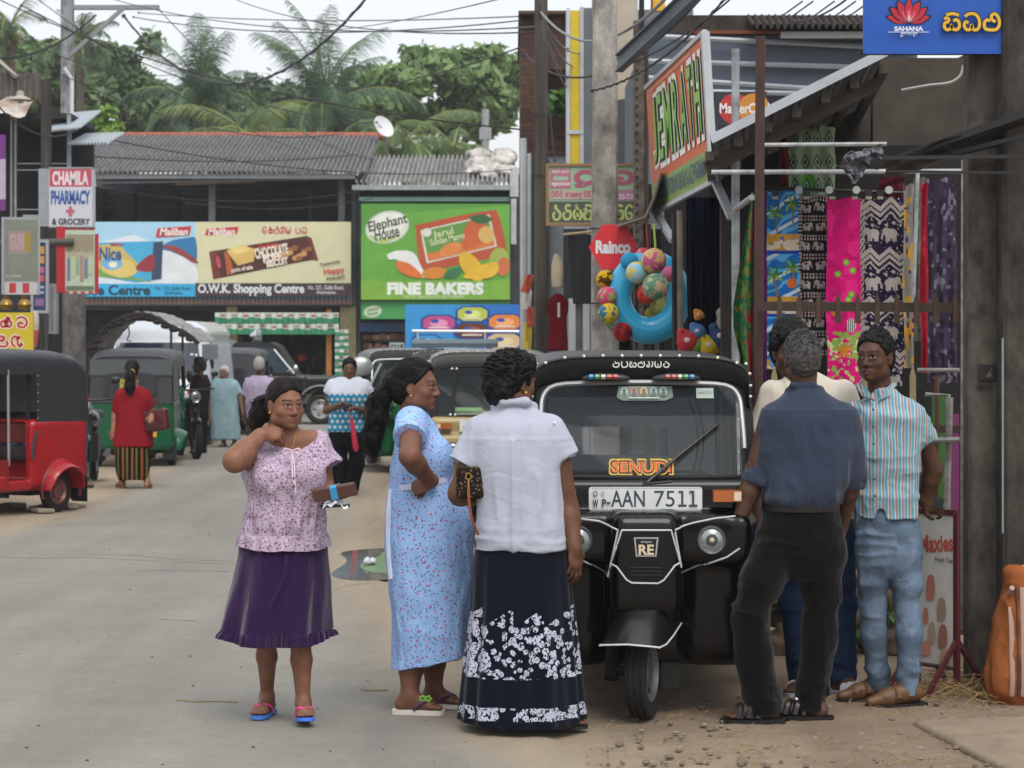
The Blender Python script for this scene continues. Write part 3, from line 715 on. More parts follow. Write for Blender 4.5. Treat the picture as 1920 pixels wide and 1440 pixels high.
def cracks():
	b=MB(mat('#5d5c57',.95,var=.2));rnd=random.Random(21)
	for pts in ([(0,1046),(70,1048),(150,1046),(270,1052),(360,1056),(460,1060)],[(250,1072),(340,1071),(430,1073)],[(160,1040),(260,1043),(330,1050),(470,1054)],[(300,1163),(370,1166)],[(590,1120),(650,1100),(700,1094)]):
		q=[Vector((P(x,y+rnd.uniform(-.6,.6),GY(y)).x,GY(y),.0055)) for x,y in spline(pts,7)];w=[.010*rnd.uniform(.3,1) for _ in q];b.rings([[p+Vector((0,-w_,0)),p+Vector((0,w_,.0003))] for p,w_ in zip(q,w)],False,False,smooth=False,closed=False)
	tag(b.build('road_cracks'),None,None,kind='structure')
cracks()
# ------------------------------------------------------------------ boards
class Px:
	"""A flat board facing the road at distance Y, drawn in photo pixels."""
	def __init__(s,name,label,x0,y0,x1,y1,Y,bg,cat='sign',depth=.06,group=None,frame=None):
		s.Y=Y;s.k=Y/FOC;s.x0,s.y1=x0,y1;o=P(x0,y1,Y);s.t=thing(name,label,cat,o,0,group);s.w,s.h=(x1-x0)*s.k,(y1-y0)*s.k
		b=MB(mat(bg,.5,var=.06,vs=2));b.box(0,s.w,0,depth,0,s.h)
		b.build('panel',s.t);s.b=MB();s.a=Art(s.b,(0,0,0),(1,0,0),(0,0,1),.0007 if Y<30 else .0012,.002)
		if frame:
			f=MB(mat(frame,.5));e=.025*Y/20
			f.box(-e,s.w+e,-.02,depth+.01,-e,-.001);f.box(-e,s.w+e,-.02,depth+.01,s.h+.001,s.h+e);f.box(-e,-.001,-.02,depth+.01,-.001,s.h+.001);f.box(s.w+.001,s.w+e,-.02,depth+.01,-.001,s.h+.001);f.build('frame',s.t)
	def q(s,p):return ((p[0]-s.x0)*s.k,(s.y1-p[1])*s.k)
	def poly(s,pts,h):s.a.poly([s.q(p) for p in pts],h)
	def blob(s,pts,h):s.a.blob([s.q(p) for p in pts],h)
	def rect(s,x0,y0,x1,y1,h):s.poly([(x0,y1),(x1,y1),(x1,y0),(x0,y0)],h)
	def ell(s,cx,cy,a,b,h,rot=0):x,y=s.q((cx,cy));s.a.ell(x,y,a*s.k,b*s.k,h,rot)
	def stroke(s,pts,w,h):s.a.stroke([s.q(p) for p in pts],w*s.k,h)
	def text(s,t,x0,y0,x1,y1,h,bold=0,shear=0,mirror=False,rot=0):
		a,b=s.q((x0,y1)),s.q((x1,y0));s.a.text(t,a[0],a[1],b[0],b[1],h,bold,shear,mirror,rot)
	def sinh(s,wd,x0,y0,x1,y1,h,w=.14,mirror=False):a,b=s.q((x0,y1)),s.q((x1,y0));s.a.sinh(wd,a[0],a[1],b[0],b[1],h,w,mirror)
	def done(s,name='print'):s.b.build(name,s.t);return s.t
def corrugated(b,o,ux,uy,nx,L,amp,seg=6,thick=None,jag_=0.0,seed=1):
	"""A corrugated sheet: nx waves along ux, length L along uy, one sheet of its own wave."""
	o,ux,uy=Vector(o),Vector(ux),Vector(uy).normalized();n=ux.cross(uy).normalized();R=[];rnd=random.Random(seed)
	for j in range(7):
		v=j/6;row=[]
		for i in range(nx*seg+1):
			u=i/(nx*seg);row.append(o+ux*u+uy*(L*v+(rnd.uniform(-jag_,jag_) if j in (0,6) and i%seg==0 else 0))+n*(amp*math.sin(2*math.pi*u*nx)))
		R.append(row)
	b.rings(R,False,False,closed=False)
def tile_roof(name,o,ux,L,up,nx,rows,amp,m,parent):
	"""Rows of overlapping wavy sheets from the eave up."""
	b=MB(m);o,up=Vector(o),Vector(up)
	for r in range(rows):
		a=o+up*(r/rows)+Vector((0,0,.05+.0*r));corrugated(b,a,Vector(ux)*L,up,nx,(up/rows).length*1.08,amp,6,seed=r,jag_=.03)
	return b.build(name,parent)
	# ------------------------------------------------------------------ the row of shops across the junction
def shops():
	Y=55.0
	s=thing('shop_building',"long shop building with open dark upper floor, grey tiled roof and orange ridge",'building',at(415,Y));ox=s.location.x
	def X(px,y=Y):return P(px,0,y).x-ox
	def Z(py,y=Y):return P(0,py,y).z
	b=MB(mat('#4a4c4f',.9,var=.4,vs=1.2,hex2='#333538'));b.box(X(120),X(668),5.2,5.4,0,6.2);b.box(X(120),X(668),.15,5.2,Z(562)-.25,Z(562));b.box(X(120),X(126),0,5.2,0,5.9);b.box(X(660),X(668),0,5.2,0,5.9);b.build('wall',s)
	b=MB(mat('#55585a',.9,var=.25,vs=3))
	for px in (396,640):b.box(X(px-6),X(px+6),.1,.3,Z(562),Z(325))
	b.each('pillar',s)
	b=MB(mat('#6c7074',.8,var=.2));b.box(X(135),X(668),-.35,-.25,Z(337),Z(328));b.beam((X(140),-.2,Z(345)),(X(660),-.2,Z(336)),.05,.05);b.use(mat('#8a6f50',.8));b.beam((X(330),-.1,Z(346)),(X(480),-.1,Z(341)),.04,.05);b.each('gutter',s)
	tile_roof('roof',(X(118),-.4,Z(330)),(1,0,0),X(690)-X(118),(0,5.6,1.45),62,3,.06,mat('#6e6e70',.9,var=.3,vs=5,hex2='#57575a'),s)
	b=MB(mat('#a5563a',.9,var=.3,vs=7,hex2='#8a4a36'))
	for k in range(38):x0=X(118)+k*(X(700)-X(118))/38;b.lathe([(.10,0),(.12,.21)],(x0,5.2,Z(330)+1.46),'x',8)
	b.build('ridge',s)
	b=MB(mat('#9d968a',.9,var=.3,vs=6))
	for p0,p1 in ((243,284),(495,560)):b.box(X(p0),X(p1),4.9,5.15,Z(415),Z(392))
	b.use(mat('#7b5f4c',.9));b.box(X(575),X(622),4.9,5.15,Z(415),Z(390));b.use(mat('#6a6d70',.9))
	for y_ in (346,356,366,378):b.beam((X(140),2.2,Z(y_)),(X(655),2.4,Z(y_-5)),.03,.03)
	for px in (215,300,470,560):b.box(X(px-3),X(px+3),3.0,3.1,Z(415),Z(340));b.each('inner_wall',s)
	# parapet with railing
	b=MB(mat('#7fa6bd',.7));b.box(X(160),X(660),-.1,.1,Z(562),Z(553));b.use(mat('#b08a80',.7));b.box(X(160),X(660),-.1,.1,Z(572),Z(562)-.002);b.build('parapet',s)
	b=MB(mat('#4d5356',.6))
	for k in range(62):x=X(162)+k*(X(658)-X(162))/61;b.tube([(x,-.16,Z(575)),(x,-.16,Z(553))],.012,4)
	b.tube([(X(160),-.16,Z(555)),(X(660),-.16,Z(555))],.015,4);b.tube([(X(160),-.16,Z(572)),(X(660),-.16,Z(572))],.015,4);b.build('railing',s)
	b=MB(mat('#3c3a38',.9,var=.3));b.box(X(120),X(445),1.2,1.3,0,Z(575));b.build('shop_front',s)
	b=MB(mat('#9a672c',.7,var=.2));b.box(X(612),X(622),-.06,.06,0,Z(580));b.use(mat('#7c7457',.8,var=.2));b.box(X(638),X(668),-.05,.1,0,Z(575));b.box(X(425),X(445),-.05,.1,0,Z(575));b.each('doorway_frame',s)
	b=MB(mat('#a5341f',.6));b.ball((X(552),2,Z(672)),(.14,.1,.1));b.use(mat('#5a4a33',.8));
	for k in range(14):b.box(X(455+k*11),X(462+k*11),3.0,3.3,.9+.2*(k%3),1.2+.2*(k%3))
	b.each('stock',s)
	# sachets hung in rows
	def sachets(label,x0,x1,y0,y1,nx,ny):
		t=thing('sachet_strip',label,'sachets',(0,0,0),0,'strips of sachets hung in the shop doorway');M1,M2,M3=mat('#b9c2bb',.5,var=.1),mat('#2f7f5b',.5,var=.2),mat('#a5564f',.5)
		for j in range(ny):
			for i in range(nx):
				a,c=x0+(x1-x0)*i/nx,x0+(x1-x0)*(i+.93)/nx;d,e=y0+(y1-y0)*j/ny,y0+(y1-y0)*(j+.95)/ny;yy=Y-.35+.03*((i*7+j*3)%4)
				p=[P(a,e,yy),P(c,e,yy),P(c,d,yy),P(a,d,yy)];mid=d+(e-d)*(.42+.16*((i+j)%3)/2)
				w=g=r=MB();w.cur=M1;w.add([P(a,mid,yy),P(c,mid,yy),p[2],p[3]],[(0,1,2,3)]);g.use(M2).add([p[0],p[1],P(c,mid,yy),P(a,mid,yy)],[(0,1,2,3)])
				if (i+j)%2:r.use(M3).add([P(a+1.5,d+(mid-d)*.7,yy-.01),P(c-1.5,d+(mid-d)*.7,yy-.01),P(c-1.5,d+(mid-d)*.35,yy-.01),P(a+1.5,d+(mid-d)*.35,yy-.01)],[(0,1,2,3)])
				w.build('sachet',t)
	sachets("wide curtain of white and green sachets across the dark shop doorway",403,636,586,628,22,2)
	sachets("narrow column of white and green sachets on the shop's right door post",628,654,618,716,3,8)
	sachets("short row of green and white sachets left of the shop doorway",352,404,604,628,6,2)
	# ---- blue biscuit board
	B=Px('billboard',"pale blue shop billboard picturing a biscuit pack, ending in Trade Centre lettering",118,416,367,556,Y-.3,'#9cc3da','billboard',.08,'billboards on the shop parapet')
	B.poly([(118,470),(250,440),(330,470),(367,500),(367,556),(118,556)],'#c9d3da');B.blob([(290,470),(320,452),(350,446),(367,448),(367,492),(340,480),(310,472)],'#2b6f9e');B.blob([(305,462),(330,462),(367,486),(367,494),(330,474)],'#8a3b36');B.blob([(300,470),(335,478),(367,500),(367,530),(320,530),(290,500)],'#cdd3d6')
	B.poly([(150,456),(292,452),(286,526),(255,530),(150,512)],'#3f9ec6');B.poly([(288,454),(306,452),(303,523),(284,526)],'#2c4258');B.blob([(155,470),(215,458),(240,476),(262,500),(250,512),(190,514),(155,508)],'#b7a45e');B.blob([(255,505),(270,485),(288,478),(287,508)],'#8a2e3a');B.blob([(150,508),(200,505),(250,520),(280,528),(150,514)],'#6f9a4a');B.blob([(190,505),(215,485),(245,490),(255,512),(225,520)],'#cdb66a');B.ell(210,494,20,12,'#6aa6cc');B.ell(212,496,8,6,'#d9d6c4')
	B.text('Nice',187,464,227,488,'#2b4f86',.03);B.text('Maliban',208,455,232,461,'#b03038',.02)
	B.poly([(292,445),(296,428),(359,424),(355,441)],'#b5323a');B.text('Maliban',300,428,352,441,'#d9d2cf',.03,.2)
	B.rect(118,532,367,556,'#2f9ecb');B.text('Trade Centre',130,535,281,553,'#1c3442',.035);B.text('No. 153, Galle Road,',292,537,358,545,'#1c4a62',.02);B.text('Aluthgama.',308,546,344,554,'#1c4a62',.02);B.done()
	# ---- cream biscuit board
	B=Px('billboard',"cream shop billboard picturing a brown chocolate biscuit packet above a dark lettered band",367,416,658,556,Y-.3,'#c6c4a0','billboard',.08,'billboards on the shop parapet')
	B.poly([(384,442),(388,429),(448,425),(444,439)],'#b5323a');B.text('Maliban',391,428,440,440,'#d9d2cf',.03,.2);B.sinh(['ta','ka','na','ga','ya'],491,425,546,438,'#b5444e',.17);B.sinh(['pa','ha'],553,426,576,438,'#b5444e',.17)
	B.poly([(392,472),(576,442),(596,486),(570,490),(400,524)],'#4a2620');B.poly([(392,472),(406,469),(414,521),(400,524)],'#6d2f26');B.poly([(576,443),(584,446),(597,488),(590,489)],'#6d2f26');B.poly([(424,470),(452,460),(478,466),(476,490),(446,498)],'#c9a860');B.poly([(420,470),(430,480),(440,512),(426,516)],'#a5562c');B.poly([(430,466),(462,460),(472,470),(442,478)],'#d6bd78')
	for k in range(14):B.ell(520+(k*17)%60,462+(k*11)%24,6,5,'#8a5a34' if k%2 else '#b98a54')
	B.text('Maliban',484,456,522,464,'#b5323a',.03,0,False,.15);B.text('CHOCOLATE',478,462,540,480,'#d8cdbd',.05,0,False,.17);B.text('PUFF',494,476,528,490,'#d8cdbd',.05,0,False,.17);B.text('BISCUIT',500,486,540,498,'#d8cdbd',.05,0,False,.17);B.text('point of sale',434,500,474,510,'#d8cdbd',.03,0,False,.17);B.ell(410,492,4,12,'#b04a58',.2)
	B.text('Happy',608,502,646,516,'#b5323a',.02,0,False,.12);B.text('Tagamma',600,490,638,498,'#4a3a33',.02,0,False,.2);B.text('snack!!',612,517,646,524,'#4a3a33',.02,0,False,.08)
	B.rect(367,531,658,556,'#3b2b2e');B.text('O.W.K. Shopping Centre',372,533,570,554,'#c9cdd2',.035);B.text('No. 231, Galle Road,',578,535,645,544,'#b9bdc2',.02);B.text('Aluthgama.',594,545,630,553,'#b9bdc2',.02);B.done()
	# ---- bakery next door
	s=thing('bakery_building',"narrow bakery building with a sagging grey tiled roof and white tarpaulin scraps",'building',at(815,Y));ox=s.location.x
	b=MB(mat('#3a3b3c',.9,var=.3,vs=2));b.box(X(668)+.02,X(975),4.0,4.2,0,5.6);b.box(X(668)+.02,X(676),0,4,0,5.6);b.box(X(955),X(985),-.2,4,0,5.9);b.box(X(676),X(955),.3,.45,Z(380),Z(350));b.build('wall',s)
	tile_roof('roof',(X(660)+.1,-.6,Z(352)),(1,0,0),X(958)-X(660),(0,4.2,1.0),33,3,.065,mat('#8a8a88',.9,var=.35,vs=4,hex2='#666664'),s)
	b=MB(mat('#8d9294',.8,var=.2));b.box(X(664),X(958),-.75,-.62,Z(360),Z(351));b.use(mat('#6f8f86',.7));b.box(X(676),X(955),-.55,.3,Z(380),Z(372));b.each('gutter',s)
	b=MB(mat('#a9abac',.7,var=.2));b.box(X(956),X(972),-.65,-.5,Z(372),Z(318));b.box(X(958),X(968),-.66,-.5,Z(460),Z(376));b.each('downpipe',s)
	S=Sdf();rnd=random.Random(4)
	for k in range(16):u=rnd.random();S.ell((X(885+rnd.random()*75),.4+2.8*u,Z(352)+.25+1.0*u*.9),(.25,.4,.10),None,.1)
	v,q=S.mesh(.05);v=v+normals(v,q)*(.10*ridge(v,5,2))[:,None];npmesh('tarpaulin',v,q,mat('#b5b2ad',.8,var=.3,vs=3,hex2='#8a8680'),s)
	b=MB(mat('#2b3f63',.6));b.box(X(676),X(765),-.3,.1,Z(622),Z(605));b.build('awning',s)
	b=MB(mat('#7d6a58',.9,var=.3));rnd=random.Random(8)
	for j in range(4):
		b.use(mat('#6b5a4a',.8));b.box(X(676),X(765),.5,.8,Z(640+j*22),Z(637+j*22))
		x=X(678)
		while x<X(760):w=rnd.uniform(.06,.2);b.use(mat(rnd.choice(['#8a5a48','#9a8a78','#55606a','#a5735a','#b5a894','#6a4a40','#3f4a58']),.7));b.box(x,x+w*.9,.45,.7,Z(636+j*22),Z(636+j*22)+rnd.uniform(.08,.2));x+=w
	b.build('shelf_stock',s)
	B=Px('notice_board',"small grey board with dark round letters in the bakery front",730,642,758,662,Y-.4,'#9aa5a0');B.sinh(['ta','pa','ga'],733,646,756,658,'#2c3438',.18);B.done()
	# green sign
	B=Px('billboard',"large green bakery billboard with an ice cream tub, mangoes and white lettering",677,382,956,562,Y-.9,'#4f8a34','billboard',.1)
	B.rect(677,528,956,562,'#6a9a36');B.poly([(677,440),(760,400),(956,384),(956,528),(677,528)],'#5c9838')
	B.ell(726,426,42,30,'#b9c2b4',.28);B.ell(726,426,38,26,'#d3d6cc',.28);B.blob([(692,440),(720,448),(752,436),(760,424),(745,444),(715,456)],'#9db56a');B.text('Elephant',690,408,764,432,'#2a2f26',.02,.1,False,.24);B.text('House',702,426,748,448,'#2a2f26',.02,.1,False,.2)
	B.blob([(780,430),(790,420),(915,395),(935,405),(950,470),(940,480),(800,508),(788,500)],'#a5492c');B.poly([(788,432),(918,402),(932,462),(800,494)],'#b7bfb2');B.poly([(792,434),(914,406),(928,460),(804,490)],'#58883c');B.poly([(800,476),(925,448),(928,460),(804,490)],'#c06a34');B.blob([(868,440),(880,416),(905,412),(912,440),(890,462),(868,466)],'#b5562c');B.blob([(880,408),(905,402),(922,412),(900,420)],'#2f5a34');B.ell(912,440,15,16,'#c2a05a');B.ell(845,468,22,12,'#c67a3c',.4);B.ell(800,436,9,8,'#c4cbbd')
	B.text('Jarul',812,430,850,446,'#b9c49a',.02,0,False,.22);B.text('Sundae Mango',806,442,872,458,'#b9c49a',.02,0,False,.22)
	B.blob([(725,480),(745,470),(775,474),(790,500),(800,520),(780,516),(755,492)],'#cdd0cc');B.blob([(745,490),(770,496),(792,518),(775,520),(748,508)],'#c7672f');B.ell(733,484,6,3,'#cdd0cc')
	B.ell(815,512,24,11,'#c07a2c',.1);B.blob([(832,516),(845,504),(866,502),(858,518),(840,522)],'#2f6a44');B.ell(935,488,18,24,'#8fa04a',-.2);B.ell(944,500,12,18,'#b5643a',-.2);B.ell(884,500,17,32,'#c9a02c',.65);B.blob([(868,520),(900,498),(930,492),(934,508),(915,522)],'#cba42e');B.rect(677,526,956,562,'#6f9c38')
	B.text('FINE BAKERS',728,531,905,551,'#d0d5cf',.06);B.text('NO 331 GALLE ROAD ALUTHGAMA.',757,553,872,559,'#b5c49c',.02);B.done()
	B=Px('fascia_board',"green strip under the bakery billboard with a small oval logo",677,564,956,598,Y-.8,'#3f8a4c');B.ell(699,584,17,11,'#b3c4a8',.2);B.text('elephant',688,577,711,584,'#4f7a4a',.02,0,False,.2);B.text('house',690,584,708,591,'#4f7a4a',.02,0,False,.2);B.done()
	# ice cream kiosk board
	B=Px('ice_cream_board',"blue ice cream board with five oval tub pictures raised on posts",760,571,990,657,46,'#1f66b0','sign',.08)
	B.poly([(760,571),(880,571),(850,657),(760,657)],'#2f86c2')
	for cx,cy,a,h,h2 in ((823,606,31,'#b0487e','#d68ab0'),(886,589,29,'#a5b04a','#c9cf7e'),(947,604,31,'#c9783a','#dfa066'),(885,620,31,'#5a2e22','#8a5240'),(945,640,32,'#c3ab7e','#d6c49c'),(800,640,25,'#3f8fc0','#7ab4d6')):
		o=[(cx+a*u*1.1,cy+a*v*.52) for u,v in ((-1,-.5),(-.6,-1),(.6,-1),(1,-.5),(1,.5),(.6,1),(-.6,1),(-1,.5))];B.poly(o,'#173f88');B.poly([(cx+(x-cx)*.87,cy+(y-cy)*.84) for x,y in o],h);B.ell(cx,cy,a*.55,a*.24,h2);B.ell(cx-a*.25,cy-a*.12,a*.25,a*.12,'#3a4a9a');B.rect(cx-a*.6,cy+a*.22,cx+a*.6,cy+a*.30,'#d3ccc4')
	t=B.done();b=MB(mat('#9aa0a4',.5))
	for px in (770,980):x=(px-760)*B.k;b.beam((x,.12,-(P(0,657,46).z)),(x,.12,.3),.06,.06)
	b.build('post',t);b=MB(mat('#b9bec2',.4,.5));b.tube([((775-760)*B.k,-.5,(657-621)*B.k),((985-760)*B.k,-.5,(657-622)*B.k)],.03,6);b.tube([((785-760)*B.k,-.5,0),((785-760)*B.k,-.5,.4)],.02,5);b.tube([((910-760)*B.k,-.5,0),((910-760)*B.k,-.5,.4)],.02,5);b.beam((.2,-.5,.39),(.2,.1,.39),.03,.03);b.each('rail',t)
	# satellite dish
	g=thing('satellite_dish',"white satellite dish on the bakery roof ridge",'satellite dish',P(716,240,59));b=MB(mat('#c4c8ca',.5));b.T=Matrix.Rotation(.95,4,'Y')@Matrix.Rotation(.7,4,'X');b.lathe([(.001,.0),(.16,.02),(.31,.08),(.315,.09),(.16,.03),(.001,.015)],n=24,cap=False);b.build('dish',g);b=MB(mat('#777777',.5));b.tube([(0,.02,0),(.15,.1,-.75)],.02,5);b.tube([(0,0,0),(-.12,-.32,.12)],.012,5);b.ball((-.12,-.32,.12),.04);b.build('mount',g)
	g=thing('wall_pipe',"tall grey vent pipe rising behind the bakery roof",'pipe',(P(910,0,60).x,60,0));b=MB(mat('#8a8c8e',.6));b.tube([(0,0,0),(0,0,P(0,205,60).z)],.10,8);b.box(-.16,.16,-.1,.1,P(0,262,60).z,P(0,240,60).z);b.build('pipe',g)
shops()
# ------------------------------------------------------------------ right side of the street
def pole(label,px0,px1,Y,ztop,m,name='utility_pole',tap=.75,square=True,lean=0.0,bands=()):
	x=P((px0+px1)/2,0,Y).x;r=(px1-px0)*Y/FOC/2;t=thing(name,label,'pole',(x,Y,0));b=MB(m);R=[]
	for k in range(9):
		z=ztop*k/8;s=1-(1-tap)*k/8;c=lean*k/8
		if square:R.append([(c+r*s*u,r*s*v,z) for u,v in ((-1,-.8),(-.8,-1),(.8,-1),(1,-.8),(1,.8),(.8,1),(-.8,1),(-1,.8))])
		else:R.append([(c+r*s*math.cos(a),r*s*math.sin(a),z) for a in [2*math.pi*i/14 for i in range(14)]])
	b.rings(R,True,True,smooth=not square);b.build('shaft',t)
	if bands:
		b=MB(mat('#2c2d2f',.7))
		for z in bands:b.tube([((r+.004)*1.0*u,(r+.004)*v,z) for u,v in ((-1,-1),(1,-1),(1,1),(-1,1))],.006,5,closed=True)
		b.build('strap',t)
	return t
CONC=lambda a='#6e6a62',b='#45423d':mat(a,.95,var=.42,vs=8,bump=.8,bs=45,hex2=b,stretch=(1,1,.5))
def poles():
	pole("weathered grey concrete pole behind the black three-wheeler",1106,1162,16.6,5.2,CONC('#8f8c86','#67645f'),bands=(2.55,2.0))
	pole("slim dark wooden pole with many bare wires tied to its top",1001,1028,22.5,6.2,mat('#4e4841',.95,var=.4,vs=7,hex2='#332f2b',stretch=(1,1,.1),bump=.4,bs=40),tap=.9,square=False,bands=(3.4,4.0))
	t=pole("thin grey concrete pole with a cross arm beyond the pharmacy sign",115,138,42.0,9.2,CONC('#85888a','#6a6c6e'),tap=.95)
	b=MB(mat('#7d8083',.6));z=P(0,14,42).z;b.box(0,P(298,0,42).x-P(126,0,42).x,-.06,.06,z-.04,z+.04);b.beam((0,-.1,P(0,110,42).z),(P(236,0,42).x-P(126,0,42).x,-.1,z),.07,.07);b.build('cross_arm',t);b=MB(mat('#b9bcc0',.5));b.tube([(.1,-.2,2),(.12,-.2,P(0,150,42).z),(-.02,-.2,P(0,130,42).z)],.04,6);b.build('conduit',t)
	pole("big round grey concrete column at the left kerb under the red light box",117,161,35.0,3.3,CONC('#6f6c69','#4c4a48'),'column',1.0,False)
	pole("short dark wooden post standing against the black shop opening",76,98,34.0,P(0,150,34).z,mat('#3f3a36',.95,var=.4,vs=8,hex2='#2a2623',stretch=(1,1,.1)),'post',.9,False)
	# steel girder arm and lattice post
	t=thing('steel_arm',"grey steel channel arm reaching up to the right from the concrete pole",'steel beam',P(1160,120,16.2));b=MB(mat('#5f666e',.5,.3,var=.2));e=P(1320,-30,15.4)-P(1160,120,16.2);b.beam((0,0,0),e,.012,.11);b.beam(Vector((0,0,.06)),e+Vector((0,0,.06)),.07,.01);b.beam(Vector((0,0,-.055)),e+Vector((0,0,-.055)),.07,.01);b.build('channel',t)
	t=thing('lattice_post',"rusty perforated steel post beside the orange shop sign",'post',(P(1201,0,17.6).x,17.6,0));b=MB(mat('#5a5650',.8,.3,var=.4,vs=14,hex2='#4a3326'));b.box(-.055,.03,-.05,.05,0,P(0,40,17.6).z);b.build('upright',t);b=MB(mat('#3a2c24',.8,var=.3));b.box(.034,.06,-.06,.06,0,P(0,96,17.6).z);b.use(mat('#1d1d1e',.8));b.box(-.015,.025,-.07,-.052,P(0,100,17.6).z,P(0,-30,17.6).z)
	for k in range(30):b.use(mat('#26231f',.9));b.box(-.04,-.02,-.0525,-.0505,1.8+k*.07,1.825+k*.07)
	b.build('perforated_strip',t)
def mid_buildings():
	def X(px,Y):return P(px,0,Y).x
	def Z(py,Y):return P(0,py,Y).z
	Y=30.0;t=thing('brick_house',"unfinished dark brick house with an open black window beside the yellow striped building",'building',(X(1020,Y),Y,0));o=t.location.x
	m=bpy.data.materials.new("old_brick");m.use_nodes=True;nt_=m.node_tree;br=nt_.nodes.new("ShaderNodeTexBrick");tc=nt_.nodes.new("ShaderNodeTexCoord");mp=nt_.nodes.new("ShaderNodeMapping");mp.inputs['Rotation'].default_value=(math.pi/2,0,0);br.inputs['Scale'].default_value=4;br.inputs['Color1'].default_value=(*lin('#6f4c3c'),1);br.inputs['Color2'].default_value=(*lin('#4c3930'),1);br.inputs['Mortar'].default_value=(*lin('#3a3430'),1);nt_.links.new(tc.outputs['Object'],mp.inputs[0]);nt_.links.new(mp.outputs[0],br.inputs['Vector'])
	nz=nt_.nodes.new("ShaderNodeTexNoise");nz.inputs['Scale'].default_value=2;mx=nt_.nodes.new("ShaderNodeMix");mx.data_type='RGBA';mx.blend_type='MULTIPLY';mx.inputs[0].default_value=.8;nt_.links.new(tc.outputs['Object'],nz.inputs['Vector']);nt_.links.new(br.outputs[0],mx.inputs[6]);nt_.links.new(nz.outputs['Fac'],mx.inputs[7]);nt_.links.new(mx.outputs[2],nt_.nodes["Principled BSDF"].inputs['Base Color']);nt_.nodes["Principled BSDF"].inputs['Roughness'].default_value=.95
	b=MB(m);b.box(X(976,Y)-o,X(1006,Y)-o,0,5,0,Z(30,Y));b.box(X(1006,Y)-o,X(1085,Y)-o,0,.3,Z(130,Y),Z(30,Y));b.box(X(1006,Y)-o,X(1085,Y)-o,0,.3,Z(290,Y),Z(200,Y));b.box(X(976,Y)-o,X(1085,Y)-o,4.8,5,0,Z(30,Y));b.use(mat('#4d3a2c',.9));b.box(X(972,Y)-o,X(1090,Y)-o,-.2,5.2,Z(30,Y)+.003,Z(24,Y));b.build('wall',t)
	b=MB(mat('#8f979c',.8,var=.2));b.box(X(1006,Y)-o,X(1085,Y)-o,.05,.25,0,Z(290,Y)-.003);b.use(mat('#3c3f42',.8,var=.3));b.box(X(976,Y)-o,X(1030,Y)-o,-.15,-.02,0,Z(300,Y));b.build('lower_wall',t)
	b=MB(mat('#a8adb0',.6));b.tube([(X(981,Y)-o,-.2,0),(X(981,Y)-o,-.2,Z(262,Y))],.05,6);b.tube([(X(992,Y)-o,-.2,0),(X(992,Y)-o,-.2,Z(290,Y))],.03,6);b.each('downpipe',t)
	g=thing('bush',"small green sapling growing out of the brick house window",'bush',P(1045,190,Y-.3));leaves('foliage',[((0,0,0),(.16,.15,.14))],260,.07,('#3f6a2c','#5f8a3c'),g,3)
	Y=25.0;t=thing('shop_tower',"grey rendered shop building with a yellow vertical strip at its corner",'building',(X(1180,Y),Y,0));o=t.location.x
	b=MB(mat('#6e747b',.85,var=.1,vs=1.5,hex2='#666c73'));b.box(X(1112,Y)-o,X(1300,Y)-o,0,5,0,Z(18,Y));b.build('wall',t)
	b=MB(mat('#a39a8c',.9,var=.15,vs=2));b.box(X(1112,Y-.4)-o,X(1196,Y-.4)-o,-.4,-.003,0,Z(-60,Y-.4));b.build('pier',t)
	b=MB(mat('#44474b',.9));pr=[(X(1146,Y)-o,2.0),(X(1186,Y)-o,2.0)]+[(X(1166,Y)-o+(X(1186,Y)-X(1166,Y))*math.cos(a),Z(205,Y)+.07*math.sin(a)) for a in [math.pi*k/12 for k in range(13)]]
	b.prism(pr,(0,-.405,0),(1,0,0),(0,0,1),.01);b.build('arched_recess',t)
	b=MB(mat('#cdb52c',.6,var=.1));b.box(X(1069,Y)-o,X(1086,Y)-o,-.1,.3,0,Z(22,Y));b.use(mat('#b5bac0',.6));b.box(X(1062,Y)-o,X(1068.5,Y)-o,-.12,.3,0,Z(18,Y));b.box(X(1086.5,Y)-o,X(1094,Y)-o,-.12,.3,0,Z(16,Y));b.use(mat('#8d959e',.7));b.box(X(1094.5,Y)-o,X(1112,Y)-o,-.05,.3,0,Z(16,Y));b.use(mat('#b5bac0',.6));b.box(X(1062,Y)-o,X(1094,Y)-o,-.13,-.121,Z(253,Y),Z(246,Y));b.build('corner_strip',t)
	b=MB(mat('#c99a1c',.6));b.box(X(1224,Y-2)-o,X(1247,Y-2)-o,-2,-1.9,Z(20,Y-2),Z(-40,Y-2));b.use(mat('#7a2a4a',.6));b.box(X(1221,Y-2)-o,X(1223.5,Y-2)-o,-2.01,-1.9,Z(16,Y-2),Z(-40,Y-2));b.build('roof_sign',t)
	# far side clutter between pole and stall
	Y=21.0
	B=Px('sign_board',"wooden framed green and pink board with mirrored letters hung between the poles",1029,312,1192,418,Y,'#8fae90','sign',.05,None,'#8a6a48')
	B.rect(1032,316,1070,354,'#a5687c');B.text('Only Gold',1035,318,1067,326,'#d3c4c6',.02,0,True);B.text('needs',1038,328,1064,338,'#8fc4a0',.03,0,True);B.text('exchange',1034,340,1068,350,'#d3c4c6',.03,0,True);B.text('G. Q',1078,320,1188,350,'#a5506a',.05,0,True)
	B.rect(1032,357,1110,374,'#a9a08f');B.text('30 years 500',1034,358,1108,373,'#a5506a',.03,0,True);B.rect(1130,356,1192,376,'#a5728a');B.text('077-0323117',1134,364,1190,374,'#d3c4c6',.02,0,True);B.rect(1030,378,1192,416,'#4a5048');B.sinh(['ra','ma','ka','sa','ya','pa','sa','ta'],1034,384,1190,412,'#a9b56a',.16);B.done()
